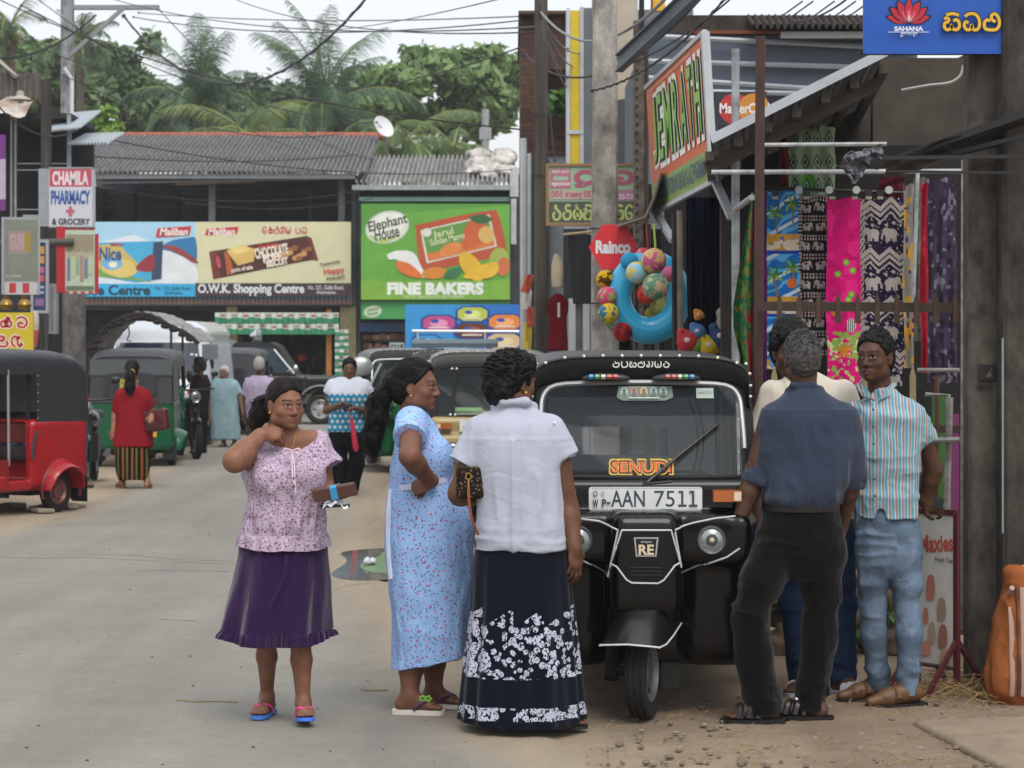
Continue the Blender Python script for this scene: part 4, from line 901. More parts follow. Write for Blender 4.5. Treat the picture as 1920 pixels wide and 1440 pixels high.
	t=thing('cloth_banner',"black cloth hung on a wooden bar beside the red hexagonal sign",'banner',P(1085,440,20));b=MB(mat('#16171a',.9));R=[]
	for j in range(8):
		v=j/7;R.append([(-.10+.23*u+.05*v*(1-u),.02*math.sin(u*9+v*2),.0-.62*v) for u in [i/10 for i in range(11)]])
	b.rings(R,False,False,closed=False);b.build('cloth',t);b=MB(mat('#8a7a60',.8));b.tube([(-.14,0,.0),(.16,0,.03)],.014,6);b.build('bar',t)
	t=thing('garment',"maroon kurta with a white tag on a hanger by the wooden pole",'garment',P(1046,560,21.5));S=Sdf();S.stack([(-.50,0,0,.10,.04),(-.2,0,0,.085,.04),(0,0,0,.08,.03),(.05,0,0,.03,.02)],.02);v,q=S.mesh(.012);npmesh('cloth',v,q,fabric('maroon_cotton','#5e1520'),t);b=MB(mat('#b5b3ad',.6));b.box(-.005,.02,-.05,-.045,-.18,-.04);b.build('tag',t)
	t=thing('hanging_dummy',"cream dress form hung beside the maroon kurta",'garment',P(1045,500,21.2));S=Sdf();S.stack([(-.2,0,0,.05,.05),(-.05,0,0,.06,.05),(.05,0,0,.05,.04),(.12,-.01,0,.02,.02)],.02);v,q=S.mesh(.012);npmesh('form',v,q,mat('#9a8f7a',.7),t)
	t=thing('flag_cloth',"red white and yellow cloth strips hanging from the wooden pole",'cloth',P(990,520,23));b=MB()
	for (p0,p1,h) in (((994,515),(984,548),'#a8452f'),((990,545),(986,580),'#b5aca6'),((994,575),(996,612),'#a84a3c'),((990,605),(988,662),'#b9a53c')):
		a,c=P(*p0,23)-P(990,520,23),P(*p1,23)-P(990,520,23);b.use(mat(h,.8));b.rings([[(a+(c-a)*v+Vector((w,.02*math.sin(8*w/.06+v*3),0))) for w in (-.045,-.02,.01,.045)] for v in (0,.3,.6,1)],False,False,closed=False)
	b.build('strip',t)
	Y=24.6;t=thing('shop_house',"grey and white shop front with dark gaps behind the hanging toys",'building',(X(1120,Y),Y,0));o=t.location.x
	b=MB(mat('#8e9194',.8,var=.2,vs=2));b.box(X(1058,Y)-o,X(1380,Y)-o,.0,.2,0,Z(418,Y));b.use(mat('#b3b7ba',.7));b.box(X(1066,Y)-o,X(1078,Y)-o,-.2,-.003,0,Z(560,Y));b.box(X(1092,Y)-o,X(1104,Y)-o,-.2,-.003,0,Z(560,Y));b.use(mat('#2b2d30',.8));b.box(X(1056,Y)-o,X(1100,Y)-o,-.1,-.003,Z(560,Y)+.003,Z(430,Y));b.use(mat('#17181a',.9));b.box(X(1180,Y)-o,X(1300,Y)-o,-.1,-.003,0,Z(430,Y));b.build('wall',t)
	b=MB(mat('#a8adb3',.6));a=Art(b,(X(1068,Y)-o,-.32,Z(520,Y)),(0,0,-1),(1,0,0));b.build('sheet',t) if b.v else None
	# grey-blue shed
	Y=19.5;t=thing('shed_building',"blue grey clad building with white pipes and a dark ragged tiled roof edge",'building',(X(1450,Y),Y,0));o=t.location.x
	b=MB(mat('#57626f',.7,var=.1,vs=2));b.box(X(1215,Y)-o,X(1720,Y)-o,0,4,Z(345,Y),Z(66,Y));b.box(X(1400,Y)-o,X(1720,Y)-o,0,4,0,Z(345,Y)-.002);b.use(mat('#3a332e',.95,var=.4,vs=9,hex2='#2a2522'));b.box(X(1262,Y)-o,X(1720,Y)-o,-.05,4,Z(66,Y)+.003,Z(30,Y));b.build('wall',t)
	b=MB(mat('#9aa3aa',.5,var=.1))
	for y0,y1 in ((70,92),(117,128),(148,178),(172,178)):b.tube([(X(1210,Y)-o,-.1,Z(y0,Y)),(X(1720,Y)-o,-.1,Z(y1+4,Y))],.024,6)
	b.each('pipe',t)
	tile_roof('roof',(X(1400,Y)-o,-.45,Z(74,Y)),(1,0,0),X(1730,Y)-X(1400,Y),(0,.42,.14),26,1,.025,mat('#37312d',.95,var=.4,vs=8,hex2='#262220'),t)
	b=MB(mat('#6a3a2a',.9));b.box(X(1290,Y)-o,X(1460,Y)-o,-.3,-.25,Z(72,Y),Z(66,Y));b.use(mat('#8a8d90',.6));b.box(X(1455,Y)-o,X(1720,Y)-o,-.36,-.3,Z(82,Y),Z(70,Y));b.each('gutter',t)
	B=Px('card_sign',"card sign with a red and an orange circle on the blue grey building",1340,172,1438,236,Y-.2,'#22252b','sign',.04);B.ell(1378,204,30,29,'#a52a2c');B.ell(1414,204,30,29,'#b87a2a');B.text('MasterCard',1350,194,1442,212,'#cfcfcf',.03);B.done()
	for k,px in enumerate((1445,1465,1505,1545,1572)):
		t=thing('rebar',"thin dark steel rod sticking up from the tiled shed roof",'steel rod',P(px,45,Y+.6),0,'steel rods above the shed roof');b=MB(mat('#33302e',.8));b.tube([(0,0,-.25),(0,0,0),(.30,.1,.22)],.008,5);b.build('rod',t)
def stall():
	Y0=13.6
	def X(px,Y):return P(px,0,Y).x
	def Z(py,Y):return P(0,py,Y).z
	# -- lean-to roof, wall, pipes
	t=thing('stall_shelter',"market stall shelter with a corrugated roof sloping down towards the street",'stall',(1.9,12.4,0));o=Vector((1.9,12.4,0))
	a0,a1=P(1332,262,12.4)-o,P(1660,98,12.4)-o;d=a1-a0
	b=MB(mat('#8b9094',.55,.2,var=.25,vs=5));R=[]
	n=60
	for j in (0,1):R.append([a0+d*(i/n)+Vector((.47*j,4.8*j,.0))+Vector((-d.z,0,d.x)).normalized()*(.012*math.sin(i*1.9)) for i in range(n+1)])
	b.rings(R,False,False,closed=False);R=[[p+Vector((0,0,-.006)) for p in r] for r in R[::-1]];b.rings(R,False,False,closed=False);b.build('roof',t)
	b=MB(mat('#aab0b4',.4,.3));b.beam(a0+Vector((0,-.02,.0)),a1+Vector((0,-.02,0)),.03,.05);b.use(mat('#4a443d',.9,var=.3))
	for k in range(7):q=a0+d*(k/6)+Vector((0,0,-.06));b.beam(q+Vector((0,.05,-.025)),q+Vector((.455,4.7,-.025)),.05,.05)
	b.beam(a0+Vector((.0,.3,-.14)),a1+Vector((0,.3,-.14)),.05,.08);b.build('rafter',t)
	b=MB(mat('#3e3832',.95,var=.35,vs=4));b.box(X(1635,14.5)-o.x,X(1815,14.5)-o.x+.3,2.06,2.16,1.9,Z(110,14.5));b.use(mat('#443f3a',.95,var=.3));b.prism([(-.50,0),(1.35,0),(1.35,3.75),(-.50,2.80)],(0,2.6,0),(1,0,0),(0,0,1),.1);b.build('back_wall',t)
	b=MB(mat('#1a191a',.95));b.box(X(1630,13.6)-o.x,X(1815,13.6)-o.x,2.0,2.045,1.9,Z(250,13.6));b.box(X(1246,17.6)-o.x,X(1420,17.6)-o.x,5.2,5.25,0,Z(385,17.6));b.each('dark_backing',t)  # second sheet is added, its black standing in for the stall's shaded interior
	wp=mat('#9ea3a4',.5,var=.2,vs=12,hex2='#7d7f7e')
	def pipe(label,pts,r,m=wp,name='pipe'):
		c=Vector(pts[0]);t2=thing(name,label,'pipe',c);q=MB(m);q.tube([Vector(p)-c for p in pts],r,8);q.build('tube',t2);return t2
	pipe("upper white horizontal pipe of the stall frame",[P(1428,272,12.2),P(1662,270,12.2)],.012)
	pipe("long lower white horizontal pipe of the stall frame",[P(1334,323,12.3),P(1815,321,12.3)],.014)
	pipe("grey upright pipe left of the rusty brown pole",[(X(1380,13.0),13.0,0),(X(1379,13.0),13.0,Z(92,13.0))],.024,mat('#8d9497',.6,var=.25,vs=10,hex2='#6d6f6e'))
	pipe("rusty brown upright pole in front of the stall",[(X(1418,12.0),12.0,0),(X(1426,12.0),12.0,Z(68,12.0))],.026,mat('#3f2823',.7,var=.35,vs=10))
	pipe("slim white upright pipe in front of the hanging sarongs",[P(1712,575,12.25),P(1722,285,12.25)],.011)
	pipe("peeling white upright pipe beside the concrete pillar",[(X(1806,11.35),11.35,.25),(X(1808,11.35),11.35,Z(300,11.35))],.016,mat('#a39d92',.7,var=.3,vs=14,hex2='#7a6a58'))
	pipe("short grey stub pipe joined to the upright pipe",[P(1380,392,12.95),P(1410,370,12.2)],.018)
	pipe("black upright pole beside the swim ring",[(X(1267,15.3),15.3,0),(X(1264,15.3),15.3,Z(400,15.3))],.018,mat('#1a1b1d',.6))
	pipe("pale wooden upright pole next to the black pole by the curtain",[(X(1281,15.2),15.2,0),(X(1274,15.2),15.2,Z(395,15.2))],.020,mat('#6f675d',.9,var=.3,vs=9))
	pipe("dark post behind the hanging balls",[(X(1213,16.9),16.9,0),(X(1213,16.9),16.9,Z(420,16.9))],.03,mat('#1c1d20',.7))
	pipe("thin dark post left of the post behind the balls",[(X(1193,17.0),17.0,0),(X(1193,17.0),17.0,Z(520,17.0))],.015,mat('#232427',.7))
	pipe("thin grey post right of the post behind the balls",[(X(1232,17.0),17.0,0),(X(1232,17.0),17.0,Z(520,17.0))],.016,mat('#4a4c4f',.7))
	# -- JEMRATH board, angled along the street
	c=Vector((1.054,16.7,2.674));ux=Vector((1.26,14.0,2.713))-c;L=ux.length;uxn=ux.normalized();uy=Vector((-.055,0,.934));H=uy.length;uyn=uy.normalized();n=uxn.cross(uyn)
	t=thing('shop_sign',"orange and green shop sign lettered JEMRATH on struts above the stall",'sign',c)
	b=MB(mat('#c9602f',.5,var=.08));pr=[(0,0),(L,0),(L,H),(0,H)];b.prism(pr,(0,0,0),uxn,uyn,.03);b.build('panel',t)
	b=MB();A_=Art(b,(0,0,0),uxn,uyn,.0008,.002);A_.rect(0,0,L,H*.23,'#7f9a58');A_.rect(L*.93,0,L,H*.23,'#8fb05a');xs_=[.09,.195,.31,.47,.59,.715,.815,.94]
	for hx,bo in (('#e8e5de',.10),('#2c442c',.035),('#82b552',.008)):
		for i_,ch in enumerate('JEMRATH'):A_.text(ch,L*(xs_[i_]+.022),H*.37,L*(xs_[i_+1]-.022),H*.85,hx,bo)
	A_.text('NO. 70, STATION ROAD, ALUTHGAMA',L*.1,H*.05,L*.93,H*.185,'#2c4466',.02);A_.rect(L*.1,H*.93,L*.8,H*.94,'#c6a08a');b.build('print',t)
	b=MB(mat('#a9aeb1',.5));b.beam(uxn*L+n*.0,uxn*L+uyn*H,.05,.06,uxn);b.beam(Vector((0,0,0)),uxn*L,.03,.03);b.beam(uyn*H,uyn*H+uxn*L,.03,.03);b.build('frame',t)
	b=MB(mat('#8f959a',.6));b.beam(P(1342,342,14.0)-c,P(1372,408,13.3)-c,.05,.03);b.beam(P(1232,402,16.4)-c,P(1262,452,15.4)-c,.05,.03);b.each('strut',t)
	# -- red hexagon
	c=P(1150,464,16.1);t=thing('hexagon_sign',"red hexagonal plastic sign with white lettering on the concrete pole",'sign',c);k=16.1/FOC;b=MB(mat('#cf2a32',.4,var=.06));pr=[(-46*k,1*k),(-20*k,43*k),(24*k,43*k),(46*k,2*k),(22*k,-41*k),(-22*k,-41*k)];b.prism(pr,(0,0,0),(1,0,0),(0,0,1),.025);A_=Art(b,(0,0,0),(1,0,0),(0,0,1),.0006,.002);A_.text('Rainco',-32*k,-10*k,31*k,12*k,'#d5d8da',.05);b.build('panel',t)
	b=MB(mat('#5a4a3c',.9));b.beam(P(1170,420,16.2)-c,P(1215,405,16.0)-c,.03,.03);b.each('bracket',t)
	# ledge of the roof behind the ring
	t=thing('tin_canopy',"small bent dark tin canopy above the hanging balls",'canopy',P(1195,415,16.5));b=MB(mat('#3b3632',.8,var=.3));o2=P(1195,415,16.5)
	b.rings([[P(x,y,yy)-o2 for x,y in ((1158,425),(1185,416),(1210,408),(1226,372),(1240,325))] for yy in (15.9,17.4)],False,False,closed=False);b.use(mat('#6a625a',.8));b.tube([P(x,y,15.9)-o2 for x,y in ((1158,425),(1185,416),(1210,408),(1226,372),(1240,325))],.012,5);b.build('sheet',t)
	# -- inflatables
	c=P(1217,557,15.8);t=thing('swim_ring',"big sky blue inflatable swim ring hanging among balls",'swim ring',c);b=MB(mat('#2b9fca',.3,var=.05,coat=.3));k=15.8/FOC;R=[]
	for i in range(48):
		a=2*math.pi*i/48;rr=[];
		for j in range(18):p=2*math.pi*j/18;cr=1+(.03*math.sin(a*24) if abs(math.sin(p))<.3 else 0);r=(56+23*math.cos(p)*cr)*k;rr.append((r*math.cos(a),23*k*math.sin(p),r*math.sin(a)*1.12))
		R.append(rr)
	b.rings(R+[R[0]],False,False);b.build('tube',t)
	balls=[(1226,489,24,15.2,'#c2a06a','#b0557a',"cream beach ball with orange and pink spots, highest of the bunch"),(1194,511,21,15.25,'#bdb068','#7fb0c4',"pale yellow and white beach ball on the swim ring's upper edge"),(1229,537,25,15.15,'#5f8a72','#b3a07e',"green and beige world map beach ball"),(1180,490,17,15.7,'#2f86b0','#2f86b0',"small blue ball beside the red hexagon"),(1205,478,14,15.8,'#b8455a','#c46a7a',"small red ball behind the spotted cream one"),(1135,524,18,15.8,'#c49a1c','#4a3c14',"yellow ball with black scribbles left of the ring"),(1138,556,19,15.7,'#c04a72','#7fa05a',"pink ball with blue and green swirls"),(1141,588,20,15.65,'#c2a62a','#2f6a7e',"yellow ball with dark blue dots"),(1212,552,19,15.75,'#c4452c','#8a2440',"orange red striped ball inside the ring"),(1238,574,19,15.85,'#9aa55a','#b5b07a',"dull green ball low inside the ring"),(1255,514,15,15.6,'#b5607e','#b5607e',"plain pink ball behind the black pole"),(1168,622,19,15.75,'#93282c','#5a1c20',"red net ball under the swim ring"),(1150,604,17,15.9,'#b5928a','#4f8a5a',"patterned pink and green ball under the dotted one"),(1222,590,14,15.9,'#b56a2c','#b5a03c',"small orange ball low in the ring")]
	for px,py,r,Y,h1,h2,lb in balls:
		t=thing('beach_ball',lb,'ball',P(px,py,Y),0,'beach balls hanging at the stall');k=Y/FOC
		m=fabric('ball_'+h1+h2,h1,[('blotch',16,.52,.7,h2),('dot',28,.22,h2,1,None)],rough=.3,wr=.1,sheen=0,weave=0)
		b=MB(m);b.ball((0,0,0),r*k,n=20,q=12);b.build('ball',t);t.rotation_euler=(.3,.5,r);b=MB(mat('#c9c5ba',.5));b.tube([(0,0,r*k),(0,0,r*k*1.1)],.006,5);b.build('valve',t)
	for px,hx,nm in ((1212,'#8a2c30','dark red'),(1226,'#a5b55a','yellow green'),(1240,'#33363a','thin black')):
		t=thing('string',nm+" string holding the beach balls under the tin canopy",'string',P(px,420,15.6),0,'strings holding the balls');b=MB(mat(hx,.7));b.tube([(0,0,0),(.01,0,-.15),(0,0,-.3)],.008 if hx!='#33363a' else .004,5);b.build('cord',t)
		# -- dark curtains, plush toys
	for x0,x1,y1,lb in ((1284,1330,640,"navy blue curtain hanging left of the stall opening gap"),(1318,1372,628,"navy blue curtain tied towards the grey upright pipe")):
		t=thing('curtain',lb,'curtain',P((x0+x1)/2,372,15.5),0,'navy curtains at the stall');c=t.location;b=MB(fabric('navy_velvet','#0d1222',[('stripe',0,6,0,.3,'#141c34',.02)],wr=.5));R=[]
		for j in range(14):
			v=j/13;R.append([(P(x0+(x1-x0)*(u*(1-.25*v*v)+.12*v*v),0,15.6).x-c.x,.05*math.sin(u*26+v)*(.4+v*.6),(Z(372,15.6)-c.z)+(Z(y1,15.6)-Z(372,15.6))*v) for u in [i/44 for i in range(45)]])
		b.rings(R,False,False,closed=False);b.build('cloth',t)
	toys=[(1290,640,22,'#a5242c',"red plush toy at the bottom of the navy curtain"),(1302,645,16,'#5f9a3a',"lime green plush toy beside the yellow one"),(1330,648,20,'#b89c1c',"yellow plush fish toy under the curtains"),(1352,632,24,'#1f3a62',"dark blue inflatable toy behind the yellow plush"),(1308,622,16,'#3f6a9a',"blue plush toy hanging in the curtain gap"),(1372,610,30,'#8a8478',"white and yellow printed inflatable behind the grey pipe"),(1400,655,26,'#9a5a3a',"orange inflatable between the two poles"),(1310,590,10,'#b8742c',"orange and yellow cone toy in the gap of the curtains")]
	for px,py,r,h,lb in toys:
		t=thing('toy',lb,'toy',P(px,py,15.1),0,'toys hanging at the stall');k=15.1/FOC*r;S=Sdf();S.ell((0,0,0),(k,k*.7,k*.95));S.ell((-k*.55,0,k*.75),(k*.45,k*.4,k*.4),None,.02);S.ell((k*.7,0,-k*.3),(k*.4,k*.3,k*.35),None,.02);S.ell((-k*.4,0,-k*.8),(k*.4,k*.3,k*.3),None,.02);v,q=S.mesh(.010);npmesh('plush_body',v,q,mat(h,.8,var=.25,vs=14),t);b=MB(mat('#15161a',.4));b.ball((-k*.5,-k*.42,k*.85),k*.10,n=8,q=5);b.use(mat('#b9b6ac',.6));b.ball((-k*.1,-k*.62,k*.1),(k*.3,k*.1,k*.25),n=10,q=6);b.each('eye',t)
	t=thing('patterned_cloth',"dark brown and gold cloth hanging behind the grey upright pipe",'cloth',P(1395,380,16.0));b=MB(fabric('gold_brocade','#1d1512',[('blotch',12,.55,.68,'#6a4a1e')]));b.box(-.12,.10,0,.03,-1.2,0);b.build('cloth',t)
	sarongs(X,Z,wp)
	# -- picket fence and rails
	Yf=11.9;t=thing('picket_fence',"brown iron fence rail with pointed pickets across the stall",'fence',(X(1424,Yf),Yf,0));o=t.location.x;b=MB(mat('#3f342d',.8,.2,var=.3,vs=8));b.beam((0,0,Z(574,Yf)),(X(1800,Yf)-o,0,Z(577,Yf)),.03,.05);b.beam((0,.02,Z(800,Yf)),(X(1800,Yf)-o,.02,Z(805,Yf)),.03,.04);b.each('rail',t)
	for k in range(10):
		x=X(1461+k*36.6,Yf)-o;z0,z1=Z(606,Yf),Z(548,Yf);b=MB(mat('#43382f',.85,.1,var=.4,vs=10,hex2='#5a3a28'));b.prism([(-.014,z0),(.014,z0),(.014,z1-.05),(0,z1),(-.014,z1-.05)],(x,-.02,0),(1,0,0),(0,0,1),.014);b.each('picket',t)
	for k,(px,y0,y1) in enumerate(((1452,685,760),(1625,690,780),(1712,685,800))):
		t=thing('wooden_picket',"pale pointed wooden picket "+("by the rusty pole behind the polo shirt's shoulder","between the polo shirt and the striped shirt man","behind the striped shirt man's shoulder")[k],'picket',P(px,y1,12.1),0,'pale wooden pickets under the sarongs');b=MB(mat('#9c8a68',.85,var=.2));h=(y1-y0)*12.1/FOC;b.prism([(-.015,-.8),(.015,-.8),(.016,h-.06),(0,h),(-.016,h-.06)],(0,0,0),(1,0,0),(0,0,1),.02);b.build('slat',t)
	gr=mat('#8b8d8a',.5,var=.3,vs=12,hex2='#6f665c')
	t=thing('pipe_railing',"grey welded pipe railing beside the concrete pillar",'railing',(X(1760,11.8),11.8,0));o=t.location.x;b=MB(gr)
	x0,x1,x2=X(1735,11.8)-o,X(1778,11.8)-o,X(1803,11.7)-o
	b.tube([(x0,0,Z(740,11.8)),(x1,0,Z(740,11.8)),(x1,0,.3)],.014,7);b.tube([(x0-.05,0,Z(826,11.8)),(x2,-.05,Z(824,11.8))],.016,7);b.tube([(X(1720,11.8)-o,0,Z(694,11.8)),(x2,-.05,Z(694,11.8))],.012,7);b.tube([(x0,0,Z(1030,11.8)),(x2,-.05,Z(1032,11.8))],.016,7);b.tube([(X(1680,11.8)-o,0,Z(1120,11.8)),(x2,-.05,Z(1122,11.8))],.016,7);b.tube([(x1+.01,.0,Z(745,11.8)),(X(1768,11.8)-o,-.03,.35)],.018,7);b.each('tubes',t);b=MB(mat('#5a4030',.8,var=.3));b.tube([(X(1757,11.9)-o,.1,0),(X(1757,11.9)-o,.1,Z(706,11.9))],.013,6);b.build('rusty_bar',t)
	t=thing('cloth_roll',"green and purple cloth hanging behind the pipe railing",'cloth',(X(1765,12.6),12.6,0));b=MB(mat('#2f5a24',.8,var=.3,vs=9));b.box(-.05,.03,0,.04,.55,1.4);b.use(mat('#2c2244',.8,var=.3));b.box(-.2,-.08,0,.05,.5,1.0);b.use(mat('#6a2a5a',.8));b.box(.04,.10,0,.05,.6,1.3);b.build('cloth',t)
	# -- pillar, far pole, wall with grille
	t=pole("square grey concrete pillar with a small black stencil at the stall corner",1811,1872,11.1,3.4,CONC('#504a43','#2b2724'),'pillar',1.0);b=MB();k=11.1/FOC;a=Art(b,(0,-.092,Z(705,11.1)),(1,0,0),(0,0,1),.0005,.001);a.rect(-14*k,-8*k,19*k,22*k,'#1a1918');a.poly([(-2*k,-2*k),(4*k,6*k),(12*k,16*k),(8*k,6*k),(12*k,0)],'#5a564f');a.text('OMERCE',-18*k,-24*k,12*k,-14*k,'#1c1b1a',.03);b.build('stencil',t)
	b=MB(CONC('#77736c','#55514b'));b.box(-.082,.082,-.0835,-.0805,2.55,3.35);b.build('light_patch',t) if False else None
	pole("dark stained concrete post at the right edge beside the orange sack",1874,1945,10.95,3.4,CONC('#3f3a34','#221f1c'),'concrete_post',1.0)
	t=thing('wall_grille',"dark slatted grille between the concrete pillar and the edge post",'grille',P(1888,200,11.4));b=MB(mat('#33322f',.8));b.box(-.06,.08,0,.05,-.1,.5)
	for q in range(22):b.use(mat('#4d4b47',.8));b.box(-.055,.075,-.012,-.002,-.06+q*.024,-.048+q*.024)
	b.build('slat_panel',t)
	pipe("thin pale blue pipe clipped to the concrete edge post",[P(1880,1000,10.8),P(1880,634,10.8)],.005,mat('#75898c',.5,var=.2,vs=12))
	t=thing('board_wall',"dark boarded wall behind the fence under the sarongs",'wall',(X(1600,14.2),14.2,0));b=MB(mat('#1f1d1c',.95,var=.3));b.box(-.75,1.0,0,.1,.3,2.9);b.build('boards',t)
	# -- black awning ribs and torn plastic
	t=thing('tarp_awning',"torn black tarpaulin awning on dark ribs reaching in from the right",'awning',P(1930,260,10.8));c=t.location;b=MB(mat('#17171a',.5,var=.2))
	for p0,p1,y0,y1,w in (((1640,312),(1960,200),10.9,10.6,.035),((1735,300),(1960,246),10.9,10.6,.022),((1655,296),(1960,293),10.7,10.7,.018),((1665,321),(1960,325),10.7,10.7,.012)):b.beam(P(*p0,y0)-c,P(*p1,y1)-c,w,w)
	b.build('rib',t)
	b=MB(mat('#2b2926',.4,var=.3,vs=6));R=[]
	for j in range(6):R.append([P(1660+300*u,300-98*u+j*(7+2*u)+3*math.sin(u*14+j),10.75+.05*j)-c+Vector((0,.03*math.sin(u*11+j*2),0)) for u in [i/20 for i in range(21)]])
	b.rings(R,False,False,closed=False);b.build('tarpaulin',t)
	t=thing('plastic_sheet',"crumpled grey plastic sheet hanging from the awning's tip",'plastic sheet',P(1625,300,10.7));nx_,ny_=26,30;u,w_=np.meshgrid(np.linspace(0,1,nx_),np.linspace(0,1,ny_));c_=np.array(t.location)
	xx=1588+70*u-14*w_+10*w_*u;yy=286-16*u+w_*(22+40*np.sin(u*3.3+.2)**2);V=np.stack([(xx-960)/FOC*10.7,10.7+0*xx,EYE-(yy-HOR)/FOC*10.7],-1).reshape(-1,3)-c_;V[:,1]+=.05*ridge(V,(22,22,22),2)+.03*ridge(V,50,4);V+=.012*np.stack([vnoise(V,40,s_) for s_ in (1,2,3)],1);i_=(np.arange(ny_-1)[:,None]*nx_+np.arange(nx_-1)[None]).ravel();npmesh('film',V,np.stack([i_,i_+nx_,i_+nx_+1,i_+1],1),mat('#5a5d62',.3,var=.5,vs=12,spec=.6),t,None,False)
	# -- blue banner with lotus
	Yb=10.9;B=Px('shop_banner',"bright blue banner with a red lotus emblem and yellow letters, top right",1619,-60,1990,101,Yb,'#0d4aa0','banner',.02)
	cx,cy=1703,42
	for ang,ln,w in ((-75,40,15),(75,40,15),(-52,42,16),(52,42,16),(-28,42,16),(28,42,16),(0,42,15)):
		a=math.radians(ang);dx,dy=math.sin(a),-math.cos(a);nx,ny=-dy,dx
		for sc,hx in ((1.12,'#0a1020'),(1.0,'#a8182e'),(.55,'#c0566a'),(.3,'#c9b0b4')):B.blob([(cx,cy),(cx+dx*ln*.5*sc+nx*w*.5*sc,cy+dy*ln*.5*sc+ny*w*.5*sc),(cx+dx*ln*sc,cy+dy*ln*sc),(cx+dx*ln*.5*sc-nx*w*.5*sc,cy+dy*ln*.5*sc-ny*w*.5*sc)],hx)
	B.text('SAHANA',1676,51,1729,59,'#c3c9d6',.05);B.rect(1664,60.5,1740,62,'#aab3c6');B.text('group',1686,62,1718,70,'#c3c9d6',.01,.2)
	for hx,w in (('#0a1020',.30),('#c49a2a',.18)):B.sinh(['sa','ha','na'],1764,26,1876,58,hx,w);B.sinh(['ih','ka'],1900,26,1976,62,hx,w)
	B.rect(1620,66,1985,67,'#0b3f8c');t=B.done();b=MB(mat('#101418',.6));b.box(-.02,B.w,.022,.05,0,.02);b.build('batten',t)
	t=thing('wall_lamp_cable',"white cable sagging across the dark wall under the blue banner",'cable',P(1690,168,12.9));b=MB(mat('#8d8c88',.6));c=t.location;b.tube([P(x,y,12.9)-c for x,y in spline([(1690,169),(1740,160),(1780,155),(1800,142),(1806,122)],5)],.008,5);b.build('cord',t)
def vcloth(name,x0,x1,y0,y1,Y,paint,parent,folds=2.0,amp=.012,nx=None,ny=None,taper=0.0):
	"""A hanging cloth coloured point by point from a painted pattern (u across, v down)."""
	nx=nx or int((x1-x0)*1.0)+2;ny=ny or int((y1-y0)*.9)+2;c=np.array(parent.location)
	u,v=np.meshgrid(np.linspace(0,1,nx),np.linspace(0,1,ny));w=(x1-x0)*Y/FOC;X0=P(x0,0,Y).x;Z0,Z1=P(0,y0,Y).z,P(0,y1,Y).z
	xx=X0+w*(u+taper*v*(.5-u))+.004*np.sin(v*9+u*3);zz=Z0+(Z1-Z0)*v-.008*np.sin(u*7)*(v<.1);yy=Y+amp*np.sin(u*folds*6.28+1.3*np.sin(v*4))*(.4+.6*v)+.006*np.sin(v*14+u*5)
	V=np.stack([xx,yy,zz],-1).reshape(-1,3)-c;i=(np.arange(ny-1)[:,None]*nx+np.arange(nx-1)[None]).ravel();q=np.stack([i,i+nx,i+nx+1,i+1],1)
	col=paint(u,v,(x1-x0),(y1-y0)).reshape(-1,3);return npmesh(name,V,q,print_mat(),parent,col)
def print_mat():
	if 'print_mat' in _mats:return _mats['print_mat']
	m=bpy.data.materials.new("printed_cloth");m.use_nodes=True;t=m.node_tree;b=t.nodes["Principled BSDF"];a=t.nodes.new("ShaderNodeVertexColor");a.layer_name="Col";t.links.new(a.outputs[0],b.inputs['Base Color']);b.inputs['Roughness'].default_value=.85;b.inputs['Specular IOR Level'].default_value=.15
	n=t.nodes.new("ShaderNodeTexNoise");n.inputs['Scale'].default_value=30;bp=t.nodes.new("ShaderNodeBump");bp.inputs['Strength'].default_value=.3;bp.inputs['Distance'].default_value=.01;t.links.new(n.outputs['Fac'],bp.inputs['Height']);t.links.new(bp.outputs[0],b.inputs['Normal']);_mats['print_mat']=m;return m
class Pt:
	"""Paints on (u, v) arrays in pixel units."""
	def __init__(s,u,v,w,h,bg):s.x,s.y=u*w,v*h;s.c=np.tile(np.array(lin(bg)),u.shape+(1,));s.p=np.stack([s.x.ravel(),s.y.ravel(),s.x.ravel()*0],1)
	def put(s,m,hx):s.c[m]=lin(hx)
	def n(s,sc,sd=1):return vnoise(s.p,sc,sd).reshape(s.x.shape)
	def ell(s,cx,cy,a,b,hx):s.put(((s.x-cx)/a)**2+((s.y-cy)/b)**2<1,hx)
	def elephant(s,cx,cy,k,hx,f=1):
		s.ell(cx,cy,13*k,9*k,hx);s.ell(cx+f*12*k,cy-5*k,6*k,7*k,hx)
		for dx in (-9,-4,4,9):s.put((abs(s.x-cx-dx*k)<2.2*k) & (s.y>cy) & (s.y<cy+15*k),hx)
		s.put((abs(s.x-cx-f*(17+2*np.sin((s.y-cy)/5/k))*k)<1.8*k) & (s.y>cy-5*k) & (s.y<cy+11*k),hx)
